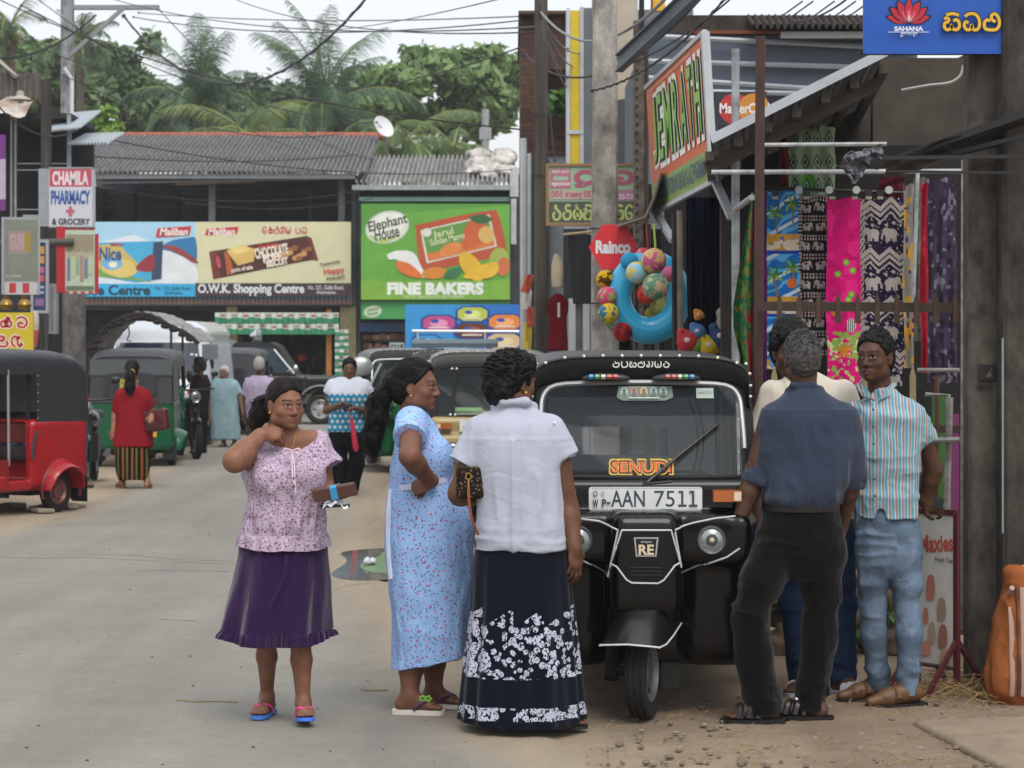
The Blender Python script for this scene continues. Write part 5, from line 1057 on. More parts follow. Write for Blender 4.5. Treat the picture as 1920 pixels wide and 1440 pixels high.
def sarongs(X,Z,wp):
	def T(lb,x0,x1,y0,y1,Y,paint,**k):t=thing('sarong',lb,'sarong',P((x0+x1)/2,y0,Y),0,'sarongs hanging at the stall');vcloth('cloth',x0,x1,y0,y1,Y,paint,t,**k);return t
	def beach(u,v,w,h):
		p=Pt(u,v,w,h,'#1b62a8');yy=p.y%118
		p.put(np.sin(p.x/9+p.y/5+p.n((.05,.05,1))*4)>.55,'#4f9cc9');p.put((np.sin(p.x/13+p.y/7+2)>.86),'#b5c6cf');p.put((yy>80) & (p.n((.1,.1,1),3)>-.35),'#b58a34');p.put((yy>92) & (p.n((.16,.16,1),4)>-.1),'#c4b9a4');p.put((yy>112),'#1c3f94')
		for k in range(4):
			for cx,cy in ((16,40+k*118),(48,26+k*118)):
				for a in range(7):t=a*.9;p.put((abs((p.x-cx)*math.sin(t)-(p.y-cy)*math.cos(t)-.02*((p.x-cx)**2+(p.y-cy)**2))<2.2) & ((p.x-cx)*math.cos(t)+(p.y-cy)*math.sin(t)>0) & (np.hypot(p.x-cx,p.y-cy)<17),'#6f9a3c' if a%2 else '#3c6a34')
				p.put((abs(p.x-cx-.1*(p.y-cy))<1.6) & (p.y>cy) & (p.y<cy+42),'#7a6a34')
			p.ell(47,55+k*118+60*0,9,9,'#c0632c') if k==1 else None
		return p.c
	def eleph(u,v,w,h):
		p=Pt(u,v,w,h,'#17151a')
		for k in range(9):
			y=k*36
			p.put((abs(p.y-y-5)<5) & (np.sin(p.x*1.1)>-.1),'#a59c98');p.put((abs(p.y-y-5)<1.2),'#4a1c28')
			for cx in (16,42):p.elephant(cx,y+20,.62,'#a59c98',1 if k%2 else-1);p.ell(cx,y+18,3,3,'#5a2a34')
		p.put((p.x<7) & (np.sin(p.y*.9)>0),'#a59c98');return p.c
	def pink(u,v,w,h):
		p=Pt(u,v,w,h,'#c40d6c');p.put(p.n((.05,.05,1),2)>.25,'#cf2178');p.put(p.n((.09,.09,1),6)<-.45,'#b00c60')
		for cx,cy in ((38,120),(50,135),(22,142),(46,180),(40,190),(30,205)):p.ell(cx,cy,6,6,'#4f9a34');p.ell(cx,cy,3,3,'#a5b83c')
		p.put((p.y>250) & (p.n((.13,.13,1),4)>-.05),'#7a9a44');p.put((p.y>262) & (p.n((.2,.2,1),5)>.2),'#b5b884');p.put((p.y>300) & (p.n((.1,.1,1),7)>.1),'#c40d6c');p.ell(18,215,9,6,'#b86a2c');p.ell(45,238,10,13,'#c9c2b4');p.put((((p.x-45)/10)**2+((p.y-238)/13)**2<1) & (np.sin(p.x*1.6)>0),'#22304f')
		for a in range(5):t=a*1.257-1.57;p.put((abs((p.x-32)*math.sin(t)-(p.y-285)*math.cos(t))<3.2) & ((p.x-32)*math.cos(t)+(p.y-285)*math.sin(t)>0) & (np.hypot(p.x-32,p.y-285)<15),'#c27a1e')
		return p.c
	def zig(u,v,w,h):
		p=Pt(u,v,w,h,'#1d1630');c='#a39a96'
		for k in range(5):
			y=k*92-6
			for dy,th in ((10,5),(22,3.5),(34,2)):p.put(abs(p.y-y-dy-abs((p.x%38)-19)*.85)<th,c)
			for cx in (24,60):p.elephant(cx,y+72,.95,c,1 if k%2 else-1)
			for j in range(6):p.ell(8+j*14,y+52+4*(j%2),3,3,c)
		p.put((p.x<9) & (np.sin(p.y*.55+p.x)>-.2),c);p.put((p.n((.35,.35,1),3)>.62),c);return p.c
	def strip(a,b_,c_):
		def f(u,v,w,h):p=Pt(u,v,w,h,a);p.put(p.n((.12,.07,1),3)>.1,b_);p.put(p.n((.2,.1,1),5)>.35,c_);return p.c
		return f
	def ikat(u,v,w,h):
		p=Pt(u,v,w,h,'#7a8a72');d=abs((p.x%22)-11)/11+abs((p.y%44)-22)/22;p.put(d<.75,'#2a3630');p.put(d<.5,'#7f9f78');p.put(d<.3,'#2c3a30');p.put((p.n((.03,.02,1),3)>.25) & (d>.75),'#4f8a2c');return p.c
	def gbat(u,v,w,h):
		p=Pt(u,v,w,h,'#14603c');p.put(p.n((.16,.10,1),2)>.28,'#5a7a2c');p.put(p.n((.3,.2,1),4)>.45,'#8a4a2c');p.put((p.x>w*.7) & (p.n((.1,.05,1),6)>.1),'#8f1f34');return p.c
	T("sarong printed with blue sea, palms and beaches, first by the rusty pole",1437,1498,358,692,13.55,beach,folds=1.5)
	T("black sarong with rows of small cream elephants",1496,1551,368,668,13.6,eleph,folds=2)
	T("bright pink sarong with shells and coral at its foot",1550,1614,372,726,13.5,pink,folds=1.2)
	T("dark sarong with cream zigzags and large elephants",1612,1697,372,724,13.55,zig,folds=2.3)
	T("narrow fold of a yellow, purple and white floral sarong",1694,1714,346,690,13.4,strip('#7a7a72','#b58a34','#4a2460'),folds=1)
	T("grey green sarong behind a plastic net",1713,1738,334,640,13.5,strip('#55584f','#6a6d60','#47493f'),folds=1.5)
	T("plain crimson sarong hung behind the grey net",1726,1740,344,700,13.3,strip('#7f1022','#8a1226','#a02038'),folds=1)
	T("dusky purple sarong with faint grey figures next to the pillar",1738,1794,334,718,13.55,strip('#2c2536','#3d3448','#6a6474'),folds=3)
	T("plain purple sarong edge beside the rusty brown pole",1420,1438,360,720,13.3,strip('#3d0f44','#4a1454','#330a3a'),folds=1)
	T("green and black ikat sarong hung higher behind the others",1478,1566,238,372,14.0,ikat,folds=3)
	T("rust red sarong beside the green ikat one",1462,1480,246,364,14.0,strip('#4a1c18','#5c2620','#3a1412'),folds=1)
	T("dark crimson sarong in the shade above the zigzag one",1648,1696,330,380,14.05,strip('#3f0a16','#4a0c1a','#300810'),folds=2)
	t=thing('sarong',"green and red batik sarong gathered on the rusty brown pole",'sarong',P(1405,350,12.3),0,'sarongs hanging at the stall');c=np.array(t.location);ny,nx=260,34;u,v=np.meshgrid(np.linspace(0,1,nx),np.linspace(0,1,ny));k=12.3/FOC
	wd=(3+34*np.minimum(1,v*1.5)-14*np.maximum(0,v-.8)*5)*k;x=P(1412,0,12.3).x-wd*(1-u)+.0*v;z=P(0,360,12.3).z-(360+0*u)*k*v*(1-.12*(1-u));y=12.3+.05*np.sin(u*9)*np.minimum(1,v*2);V=np.stack([x,y,z],-1).reshape(-1,3)-c;i=(np.arange(ny-1)[:,None]*nx+np.arange(nx-1)[None]).ravel();npmesh('cloth',V,np.stack([i,i+nx,i+nx+1,i+1],1),print_mat(),t,gbat(u,v,40,360).reshape(-1,3))
	# hanger rail with clips and white tags
	t=thing('hanger_rail',"black hanger rail with clips holding the sarongs",'rail',P(1436,358,13.4));c=t.location;b=MB(mat('#18181a',.5));b.tube([P(1430,352,13.45)-c,P(1700,362,13.45)-c],.012,6)
	for px in (1453,1512,1560,1602,1628,1650):p=P(px,366,13.38)-c;b.box(p.x-.02,p.x+.02,p.y-.01,p.y+.02,p.z-.02,p.z+.03);b.use(mat('#8d8a78',.4));b.box(p.x-.018,p.x+.018,p.y-.015,p.y-.011,p.z-.025,p.z-.008);b.use(mat('#18181a',.5))
	b.build('bar',t)
	for px,hx in ((1498,'#8fa0a5'),(1555,'#b0b0ac'),(1606,'#b0b0ac'),(1667,'#a5a8a8')):
		t=thing('round_tag',"small white round size tag above the hanging sarongs",'tag',P(px,356,13.3),0,'white round tags on the hanger rail');b=MB(mat(hx,.5));b.lathe([(.001,0),(.023,0),(.023,.006),(.001,.006)],(0,0,0),'y',18);b.build('disc',t)
def right_ground():
# A-frame sign, sack, straw, low rubble wall, stones
	Y=10.95;c=P(1757,0,Y);t=thing('board_stand',"narrow white menu board in a maroon metal frame leaning on its stand",'sign',(c.x,Y,0),math.radians(-52));b=MB(mat('#b3b3ae',.6,var=.15,vs=6));w,z0,z1=.125,.12,.86;b.box(-w,w,-.01,.01,z0,z1);b.build('panel',t)
	b=MB();a=Art(b,(0,-.011,0),(1,0,0),(0,0,1),.0006,.001);a.text('Maxies',-.10,.68,.11,.76,'#a84a3c',.03,.1,False,.1);a.text('Fresh Tea',.0,.63,.11,.655,'#55504c',.01)
	for x,z,ww,h,hx in ((-.03,.5,.05,.11,'#a5675a'),(.04,.40,.05,.10,'#8f7a68'),(-.06,.36,.03,.07,'#a86a5a'),(-.02,.28,.04,.09,'#a08a74'),(.05,.27,.05,.10,'#8a5f50'),(-.06,.2,.06,.06,'#b07a68'),(.06,.17,.05,.07,'#a5876c')):a.blob([(x-ww/2,z-h/2),(x+ww/2,z-h*.4),(x+ww*.4,z+h/2),(x-ww*.4,z+h*.45)],hx)
	b.build('print',t);b=MB(mat('#4a1a20',.5,var=.15))
	for q in (-1,1):b.beam((q*w,0,.02),(q*w,0,z1+.02),.025,.025,(0,1,0));b.beam((q*w,0,.26),(q*w,-.22,.0),.02,.02);b.beam((q*w,0,.26),(q*w,.22,.0),.02,.02)
	b.beam((-w,0,z1+.015),(w,0,z1+.015),.03,.025);b.beam((-w,0,z0),(w,0,z0),.02,.02);b.build('frame',t)
	c=P(1918,0,10.6);t=thing('sack',"orange woven sack with pale stripes standing at the right edge",'sack',(c.x,10.62,0));S=Sdf();S.stack([(.0,0,0,.13,.12),(.06,0,0,.165,.15),(.25,.01,0,.15,.14),(.45,.02,0,.115,.11),(.55,.02,0,.085,.09),(.62,.02,0,.09,.07)],.02,2.4);v,q=S.mesh(.009);v=v+normals(v,q)*(.02*ridge(v,(7,7,4),2)+.009*ridge(v,(18,18,12),3))[:,None];npmesh('bag',v,q,fabric('woven_sack','#8f5530',[('stripe',0,.9,.0,.07,'#a98c80',.02),('band',-1,-.9,'#000000')],wr=.4,weave=.9),t)
	b=MB(mat('#a3877c',.8));
	for dx in (-.085,-.035):R=[(dx+.02*z,S.front(dx+.02*z,z),z) for z in [.05+.05*k for k in range(11)]];b.tube([(x,(y if y else-.1)-.022,z) for x,y,z in R],.013,6)
	b.use(mat('#3a2c26',.8));b.tube([(-.06+.02*z,(S.front(-.06+.02*z,z) or-.1)-.03,z) for z in [.05+.05*k for k in range(11)]],.004,5);b.build('stripe',t)
	b=MB(mat('#8a744e',.9,var=.3,vs=20));rnd=random.Random(9)
	for k in range(520):
		if k<380:px,py=rnd.gauss(1815,60),rnd.gauss(1295,16)
		else:px,py=rnd.uniform(1120,1920),rnd.uniform(1300,1440)
		py=max(py,1262);Y=GY(py);p=P(px,py,Y);a=rnd.uniform(0,3.14);l=rnd.uniform(.02,.09)*(1.3 if k<380 else .8);z=.006+(rnd.random()**2*.07 if k<380 else 0);d=Vector((math.cos(a),math.sin(a),rnd.uniform(-.3,.4) if k<380 else 0))*l;b.tube([Vector((p.x,Y,z))-d,Vector((p.x,Y,z+.012)),Vector((p.x,Y,z))+d],rnd.uniform(.0012,.0022),3,False)
	tag(b.build('straw'),None,None,kind='stuff')
	b=MB(mat('#5c5448',.95,var=.35,vs=7));b2=mat('#6b6155',.95,var=.3,vs=9);rnd=random.Random(12)
	for k in range(360):
		px,py=rnd.uniform(1050,1920),1300+140*rnd.random()**.8;Y=GY(py);p=P(px,py,Y)
		if p.x<edge_r(Y)+.05:continue
		s=.004+.014*rnd.random()**3;b.use(b2 if k%3 else mat('#7d746a',.95,var=.2));b.ball((p.x,Y,s*.3),(s*rnd.uniform(.8,1.5),s,s*.7),n=7,q=4)
	for k in range(60):
		px,py=rnd.uniform(0,1060),rnd.uniform(880,1440);Y=GY(py);p=P(px,py,Y);s=.004+.006*rnd.random()**3;b.use(mat('#4a463f',.95));b.ball((p.x,Y,.005),(s,s,s*.7),n=6,q=4)
	tag(b.build('pebbles'),None,None,kind='stuff')
	b=MB(mat('#84704a',.9));
	for pts in ([(330,1316),(370,1319),(405,1318),(445,1320)],[(676,1296),(700,1298),(728,1297)]):b.tube([Vector((P(x,y,GY(y)).x,GY(y),.009)) for x,y in pts],.003,4)
	tag(b.build('dry_grass_stalks'),None,None,kind='stuff')
	t=thing('rubble_wall',"low crumbling stone wall with weeds behind the men's legs",'wall',(P(1600,0,12.3).x,12.3,0));o=t.location;rnd=random.Random(3);S=Sdf()
	for k in range(90):px=rnd.uniform(1440,1812);z=rnd.uniform(0,.42);s=rnd.uniform(.05,.10);S.rbox((P(px,0,12.3).x-o.x,rnd.uniform(-.05,.1),z),(s,.09,s*.6),.03,frame(rnd.uniform(-.4,.4),rnd.uniform(-.2,.2)),.012)
	v,q=S.mesh(.014);v=v+normals(v,q)*(.008*ridge(v,22,3))[:,None];npmesh('stones',v,q,mat('#57493a',.95,var=.35,vs=7,hex2='#6e5f4d'),t)
	leaves('weeds',[((P(px,0,12.2).x-o.x,-.12,z),(.09,.06,.06)) for px,z in ((1470,.32),(1640,.30),(1660,.2),(1790,.36),(1785,.2),(1600,.12))],420,.025,('#3a5a2a','#5a7a3c'),t,5)
	t=thing('concrete_slab',"worn flat concrete slab sunk in the dirt at the lower right corner",'slab',(P(1880,0,9.6).x,9.6,0));S=Sdf();S.rbox((.12,-.2,.0),(.36,.62,.022),.02,frame(.15));v,q=S.mesh(.014);v=v+normals(v,q)*(.006*ridge(v,(6,6,6),3))[:,None];npmesh('slab',v,q,mat('#7c6e5d',.95,var=.2,vs=6,bump=.4,bs=70),t)
def leaves(name,blobs,n,size,cols,parent,seed=1,droop=.3):
	"""Leaf-sized faces scattered through soft blobs (centre, radii), light and dark leaves mixed."""
	r=np.random.default_rng(seed);vol=np.array([np.prod(b[1])**.8 for b in blobs]);k=r.choice(len(blobs),n,p=vol/vol.sum());C0=np.array([b[0] for b in blobs],float)[k];R0=np.array([b[1] for b in blobs],float)[k]
	d=r.normal(size=(n,3));d /= np.linalg.norm(d,axis=1,keepdims=True);rad=r.random(n)**.45;c=C0+d*R0*rad[:,None]*(1+.15*r.normal(size=(n,1)))
	nn=d+.9*r.normal(size=(n,3))+np.array([0,0,.5]);nn /= np.linalg.norm(nn,axis=1,keepdims=True);t=np.cross(nn,r.normal(size=(n,3)));t /= np.linalg.norm(t,axis=1,keepdims=True);b=np.cross(nn,t);s=size*r.uniform(.45,1.7,n)[:,None]
	V=np.stack([c-t*s,c+b*s*.5,c+t*s,c-b*s*.5],1).reshape(-1,3);q=np.arange(4*n).reshape(n,4)
	m=leaf_mat();cl=vnoise(c/(np.mean(R0)*.6+1e-6),(1,1,1),seed)*.5+.5;a,e=np.array(lin(cols[0])),np.array(lin(cols[1]));w=np.clip(cl*.7+.3*r.random(n),0,1)[:,None];col=a*(1-w)+e*w
	return npmesh(name,V,q,m,parent,np.repeat(col,4,0),False)
def leaf_mat():
	if 'leaf' in _mats:return _mats['leaf']
	m=bpy.data.materials.new("leaf");m.use_nodes=True;t=m.node_tree;b=t.nodes["Principled BSDF"];a=t.nodes.new("ShaderNodeVertexColor");a.layer_name="Col";t.links.new(a.outputs[0],b.inputs['Base Color']);b.inputs['Roughness'].default_value=.55
	tr=t.nodes.new("ShaderNodeBsdfTranslucent");t.links.new(a.outputs[0],tr.inputs[0]);mx=t.nodes.new("ShaderNodeMixShader");mx.inputs[0].default_value=.35;t.links.new(b.outputs[0],mx.inputs[1]);t.links.new(tr.outputs[0],mx.inputs[2]);t.links.new(mx.outputs[0],t.nodes["Material Output"].inputs[0]);_mats['leaf']=m;return m
poles();mid_buildings();stall();right_ground()
# ------------------------------------------------------------------ left side of the street
def left_side():
	def X(px,Y):return P(px,0,Y).x
	def Z(py,Y):return P(0,py,Y).z
	Y=36.0;t=thing('shop_house',"dark timber shop house with a black upper opening behind the street signs",'building',(X(60,Y),Y,0));o=t.location.x
	b=MB(mat('#26282c',.9,var=.3,vs=2));b.box(X(-120,Y)-o,X(132,Y)-o,.0,.2,0,Z(425,Y));b.box(X(-120,Y)-o,X(132,Y)-o,2.0,2.1,Z(425,Y),Z(215,Y));b.box(X(-120,Y)-o,X(132,Y)-o,0,2.1,Z(222,Y),Z(212,Y));b.build('wall',t)
	b=MB(mat('#85888a',.8,var=.2));
	for px in (24,28,130):b.box(X(px,Y)-o-.03,X(px,Y)-o+.03,-.05,0.0,Z(425,Y),Z(215,Y))
	for py in (306,318,392):b.box(X(20,Y)-o,X(130,Y)-o,-.045,-.005,Z(py+2,Y),Z(py,Y))
	b.use(mat('#7f96a8',.7));b.box(X(128,Y)-o,X(134,Y)-o,-.06,.0,Z(425,Y),Z(228,Y));b.use(mat('#a3aab0',.7));b.box(X(40,Y)-o,X(75,Y)-o,.1,.15,Z(425,Y),Z(402,Y));b.build('opening_frame',t)
	b=MB(mat('#5a5650',.9,var=.35,vs=6));o2=(X(-20,Y)-o,-.2,Z(190,Y));corrugated(b,o2,(X(82,Y)-X(-20,Y),0,0),(0,0,1),9,Z(140,Y)-Z(190,Y),.03,jag_=.05);b.build('parapet',t)
	b=MB(mat('#a8a49c',.8,var=.2));b.beam((X(-20,Y)-o,-.25,Z(95,Y)),(X(38,Y)-o,-.25,Z(148,Y)),.05,.06);b.build('barge_board',t)
	b=MB(mat('#b3b0aa',.6,var=.25,vs=3,hex2='#8a6a54'));R=[]
	for j in range(7):a=j/6;R.append([(X(-20+90*u,Y)-o,-.9+.9*a,Z(226-40*math.sin(a*1.6)+6*math.sin(u*9),Y)) for u in [i/12 for i in range(13)]])
	b.rings(R,False,False,closed=False);b.build('tin_awning',t)
	b=MB(mat('#a8b0b6',.6,var=.2));corrugated(b,(X(96,Y)-o,-.5,Z(252,Y)),(X(160,Y)-X(96,Y),0,.05),(0,1,.25),12,2.0,.025);corrugated(b,(X(135,Y)-o,-.4,Z(275,Y)),(X(205,Y)-X(135,Y),.3,.05),(0,1,.2),12,1.6,.025);b.build('tin_roof',t)
	t=thing('street_lamp',"old enamel dish lamp on a bent wire above the tin awning",'lamp',P(38,185,33));b=MB(mat('#9a9488',.6,var=.2));b.lathe([(.02,.12),(.05,.10),(.06,.04),(.15,.0),(.16,-.02),(.05,-.03),(.04,-.06),(.001,-.07)],n=20);b.build('lamp_shade',t);b=MB(mat('#3a3a3a',.7));b.tube([(0,0,.12),(.0,0,.28),(-.2,.0,.42),(-.4,0,.6)],.012,5);b.build('bracket',t)
	# pharmacy sign box
	Y=33.0;B=Px('pharmacy_sign',"white pharmacy light box with pink top band and red cross",92,316,173,424,Y,'#b9bec4','sign',.25);B.rect(93,317,172,350,'#b0475e');B.text('CHAMILA',99,322,165,346,'#d3ccd0',.04);B.text('PHARMACY',96,358,168,382,'#2c4f94',.04);B.rect(127,392,136,410,'#b0566a') if False else B.poly([(129,387),(135,387),(135,393),(140,393),(140,399),(135,399),(135,406),(129,406),(129,399),(124,399),(124,393),(129,393)],'#b0566a');B.text('& GROCERY',98,410,168,421,'#33363a',.03);t=B.done()
	b=MB(mat('#8e9498',.5,.3));b.box(-.16,-.003,.02,.27,0,B.h);b.box(-.004,B.w+.004,-.01,.25,B.h+.001,B.h+.02);b.box(-.004,B.w+.004,-.01,.25,-.02,-.001);b.build('case',t)
	t2=pole("dark iron bar carrying the pharmacy light box",84,90,33.4,4.6,mat('#3a3c40',.7),'sign_post',1.0)
	# red light box, turned a little to the road
	c=P(122,548,32.0);t=thing('light_box',"red framed light box with a faded green printed panel under the pharmacy sign",'sign',c,math.radians(12));w,h=.42,.92
	b=MB(mat('#a31c28',.5,var=.1));b.box(-.12,0,-.02,.22,0,h+.02);b.box(w,w+.05,-.02,.05,-.02,h-.08);b.box(0,w,.2,.22,0,h);b.build('case',t);b=MB(mat('#a9b8a2',.5,var=.1));b.box(0.001,w-.001,.0,.05,.02,h-.03);a=Art(b,(0,0,0),(1,0,0),(0,0,1),.001,.002);a.rect(.02,h*.62,w-.02,h*.9,'#8a836c')
	for k in range(6):x=.03+k*.06;a.rect(x,.16+.05*(k%3),x+.045,.48+.06*(k%2),['#6a6f90','#a8b08a','#7d9a86','#9a7a70','#5f7a8a','#b0b59a'][k]);a.ell(x+.027,.52+.04*(k%2),.03,.04,'#a59a84')
	a.rect(.02,.04,w-.02,.09,'#5f6a5a');b.build('print',t);b=MB(mat('#b0b0ae',.6));b.box(0,w,-.01,.05,-.02,.018)
	for k in range(4):b.use(mat('#a8323a',.6));b.box(k*.11,k*.11+.06,-.012,-.0105,-.018,.016)
	b.build('strip',t);b=MB(mat('#4c4b48',.8));b.tube([(-.9,.1,h-.22),(.12,-.05,h-.2)],.05,8);b.build('bracket',t)
	# grey light box
	c=P(8,552,27.5);t=thing('light_box',"grey metal light box with a red and white striped foot at the left edge",'sign',c,math.radians(14));w,h=.40,.95;b=MB(mat('#8d9398',.5,.2));b.box(-.03,w+.03,.003,.2,0,h);b.box(-.03,0,-.02,.003,0,h);b.box(w,w+.03,-.02,.003,0,h);b.build('case',t);b=MB(mat('#70756a',.5));b.box(.001,w-.001,-.005,.003,.16,h-.03);a=Art(b,(0,-.005,0),(1,0,0),(0,0,1),.0008,.001);a.rect(.05,.5,.3,.78,'#8a7a78');a.text('GUND',.07,.56,.28,.74,'#a88a8e',.05);a.rect(.24,.52,.32,.76,'#8a7a34');a.text('la perfume',.02,.2,.2,.25,'#a5a598',.02);b.build('print',t)
	b=MB(mat('#a8a8a8',.6));b.box(.001,w-.001,-.006,.003,0,.157)
	for k in range(2):b.use(mat('#a03038',.6));b.box(.06+k*.16,.14+k*.16,-.008,-.0065,.02,.14)
	b.build('strip',t)
	B=Px('poster',"narrow navy poster with orange and pink lettering beside the grey light box",63,455,86,582,31,'#2c3358','poster',.03,None,'#8d9398');
	for y,h_,hx in ((462,14,'#b5822c'),(480,14,'#b5822c'),(500,12,'#a8527a'),(516,12,'#b04a4a'),(536,5,'#8a93b5'),(546,5,'#8a93b5'),(560,14,'#7a5a7e')):B.rect(66,y,83,y+h_,hx)
	B.done()
	B=Px('shop_sign',"yellow sign with red round letters outlined in white at the left edge",-30,586,62,660,26.5,'#b8a51e','sign',.05)
	for hx,w in (('#cfc9bd',.42),('#a82420',.2)):B.sinh(['ta','ka','ka'],-30,594,54,614,hx,w,True);B.sinh(['ga','ma','ka'],-36,630,46,650,hx,w,True)
	B.done()
	for px in (12,46):
		t=thing('brass_pot',"round brass pot above the yellow sign, "+("nearer the picture's left edge" if px<30 else "nearer the navy poster"),'pot',P(px,582,27.2),0,'brass pots above the yellow sign');b=MB(mat('#8a6f34',.35,.8,var=.2));b.lathe([(.02,0),(.07,.02),(.085,.07),(.06,.12),(.03,.14),(.04,.17),(.03,.175)],n=18);b.build('pot',t)
	t=thing('wall_cabinet',"pale grey meter cabinet on the wall under the red light box",'cabinet',P(86,626,33.5));b=MB(mat('#8a8e90',.7,var=.2));b.box(0,.15,0,.2,0,.75);b.use(mat('#6b6f72',.7));b.box(.02,.05,-.01,-.001,.05,.7);b.box(.08,.11,-.01,-.001,.05,.7);b.build('case',t)
	t=thing('cloth',"purple and white patterned cloth hanging at the left edge",'cloth',P(-14,395,28));b=MB(fabric('purple_cloth','#6a3f7a',[('stripe',2,.7,.1,.45,'#a89ab0',.05)]));b.box(0,.16,0,.03,0,.95);b.build('cloth',t)
	t=thing('umbrella',"closed white and red parasol beside the yellow sign",'umbrella',P(66,650,27.5));b=MB(mat('#b5a8a4',.7,var=.2));b.lathe([(.02,0),(.035,.1),(.05,.3),(.045,.38),(.03,.44)],n=10);b.use(mat('#a84a4e',.7));b.lathe([(.03,.02),(.045,.12),(.052,.2),(.03,.2)],(.0,-.012,0),n=10);b.build('folded_canopy',t);b=MB(mat('#5a4a3a',.7));b.tube([(0,0,-1.8),(0,0,.1)],.012,5);b.build('pole',t)
	# arched tin shelter over the green three-wheeler
	Y=34.2;c=P(270,600,Y);t=thing('arched_shelter',"arched corrugated tin shelter on thin poles over the green three-wheeler",'shelter',(c.x,Y,0));o=c.x
	b=MB(mat('#8a8c8c',.7,var=.3,vs=5,hex2='#55524e'));prof=[(162,652),(178,630),(200,606),(232,590),(262,584),(290,590),(320,606),(352,622),(372,640)];pr=spline(prof,6);R=[]
	for j in range(2):R.append([(X(px,Y)-o,2.2*j,Z(py,Y)+.012*math.sin(i*1.8)) for i,(px,py) in enumerate(pr)])
	b.rings(R,False,False,closed=False);b.build('roof',t);b=MB(mat('#2d2926',.9,var=.3));b.tube([(X(px,Y)-o,.03,Z(py+5,Y)) for px,py in pr],.035,6);rnd=random.Random(2)
	for i in range(4,44,3):px,py=pr[i];b.ball((X(px,Y)-o,.05,Z(py+8+rnd.random()*5,Y)),(.09,.06,.05),n=7,q=4)
	b.build('ragged_edge',t)
	b=MB(mat('#2c2d2f',.7))
	for px,y in ((165,.05),(320,.05),(337,.3)):b.tube([(X(px,Y)-o,y,0),(X(px,Y)-o,y,Z(648 if px<200 else 612,Y))],.02,6)
	b.tube([(X(238,Y)-o,0,Z(600,Y)),(X(243,Y)-o,0,Z(625,Y)),(X(238,Y)-o,0,Z(638,Y)),(X(246,Y)-o,0,Z(640,Y))],.012,5);b.ball((X(321,Y)-o,-.03,Z(702,Y)),(.05,.04,.10));b.build('pole',t)
	t=thing('canvas_awning',"grey canvas awning slanting down behind the white van",'awning',P(395,640,44));b=MB(mat('#4f5256',.8,var=.2));c=t.location;b.add([P(362,626,44)-c,P(432,650,43)-c,P(440,672,43)-c,P(362,668,44)-c],[(0,3,2,1)]);b.add([P(362,626,44)-c,P(432,650,43)-c,P(445,640,46)-c,P(370,620,46)-c],[(0,1,2,3)]);b.build('canvas',t);b=MB(mat('#8a8d90',.6));b.tube([P(362,626,43.9)-c,P(434,651,42.9)-c],.03,5);b.tube([P(436,652,43)-c,Vector((P(436,652,43).x-c.x,43-c.y,-c.z))],.03,5);b.build('frame',t)
	# rubble on the shoulder
	t=thing('broken_slabs',"broken pale slabs lying under the red three-wheeler",'slabs',(P(60,0,23).x,23.2,0));rnd=random.Random(6);S=Sdf()
	for k in range(14):S.rbox((rnd.uniform(-.6,.5),rnd.uniform(-.5,.5),.02),(rnd.uniform(.05,.14),.09,.025),.012,frame(rnd.uniform(-1,1),rnd.uniform(-.15,.15)),.005)
	v,q=S.mesh(.014);npmesh('slabs',v,q,mat('#86806f',.95,var=.25,vs=8),t)
left_side()
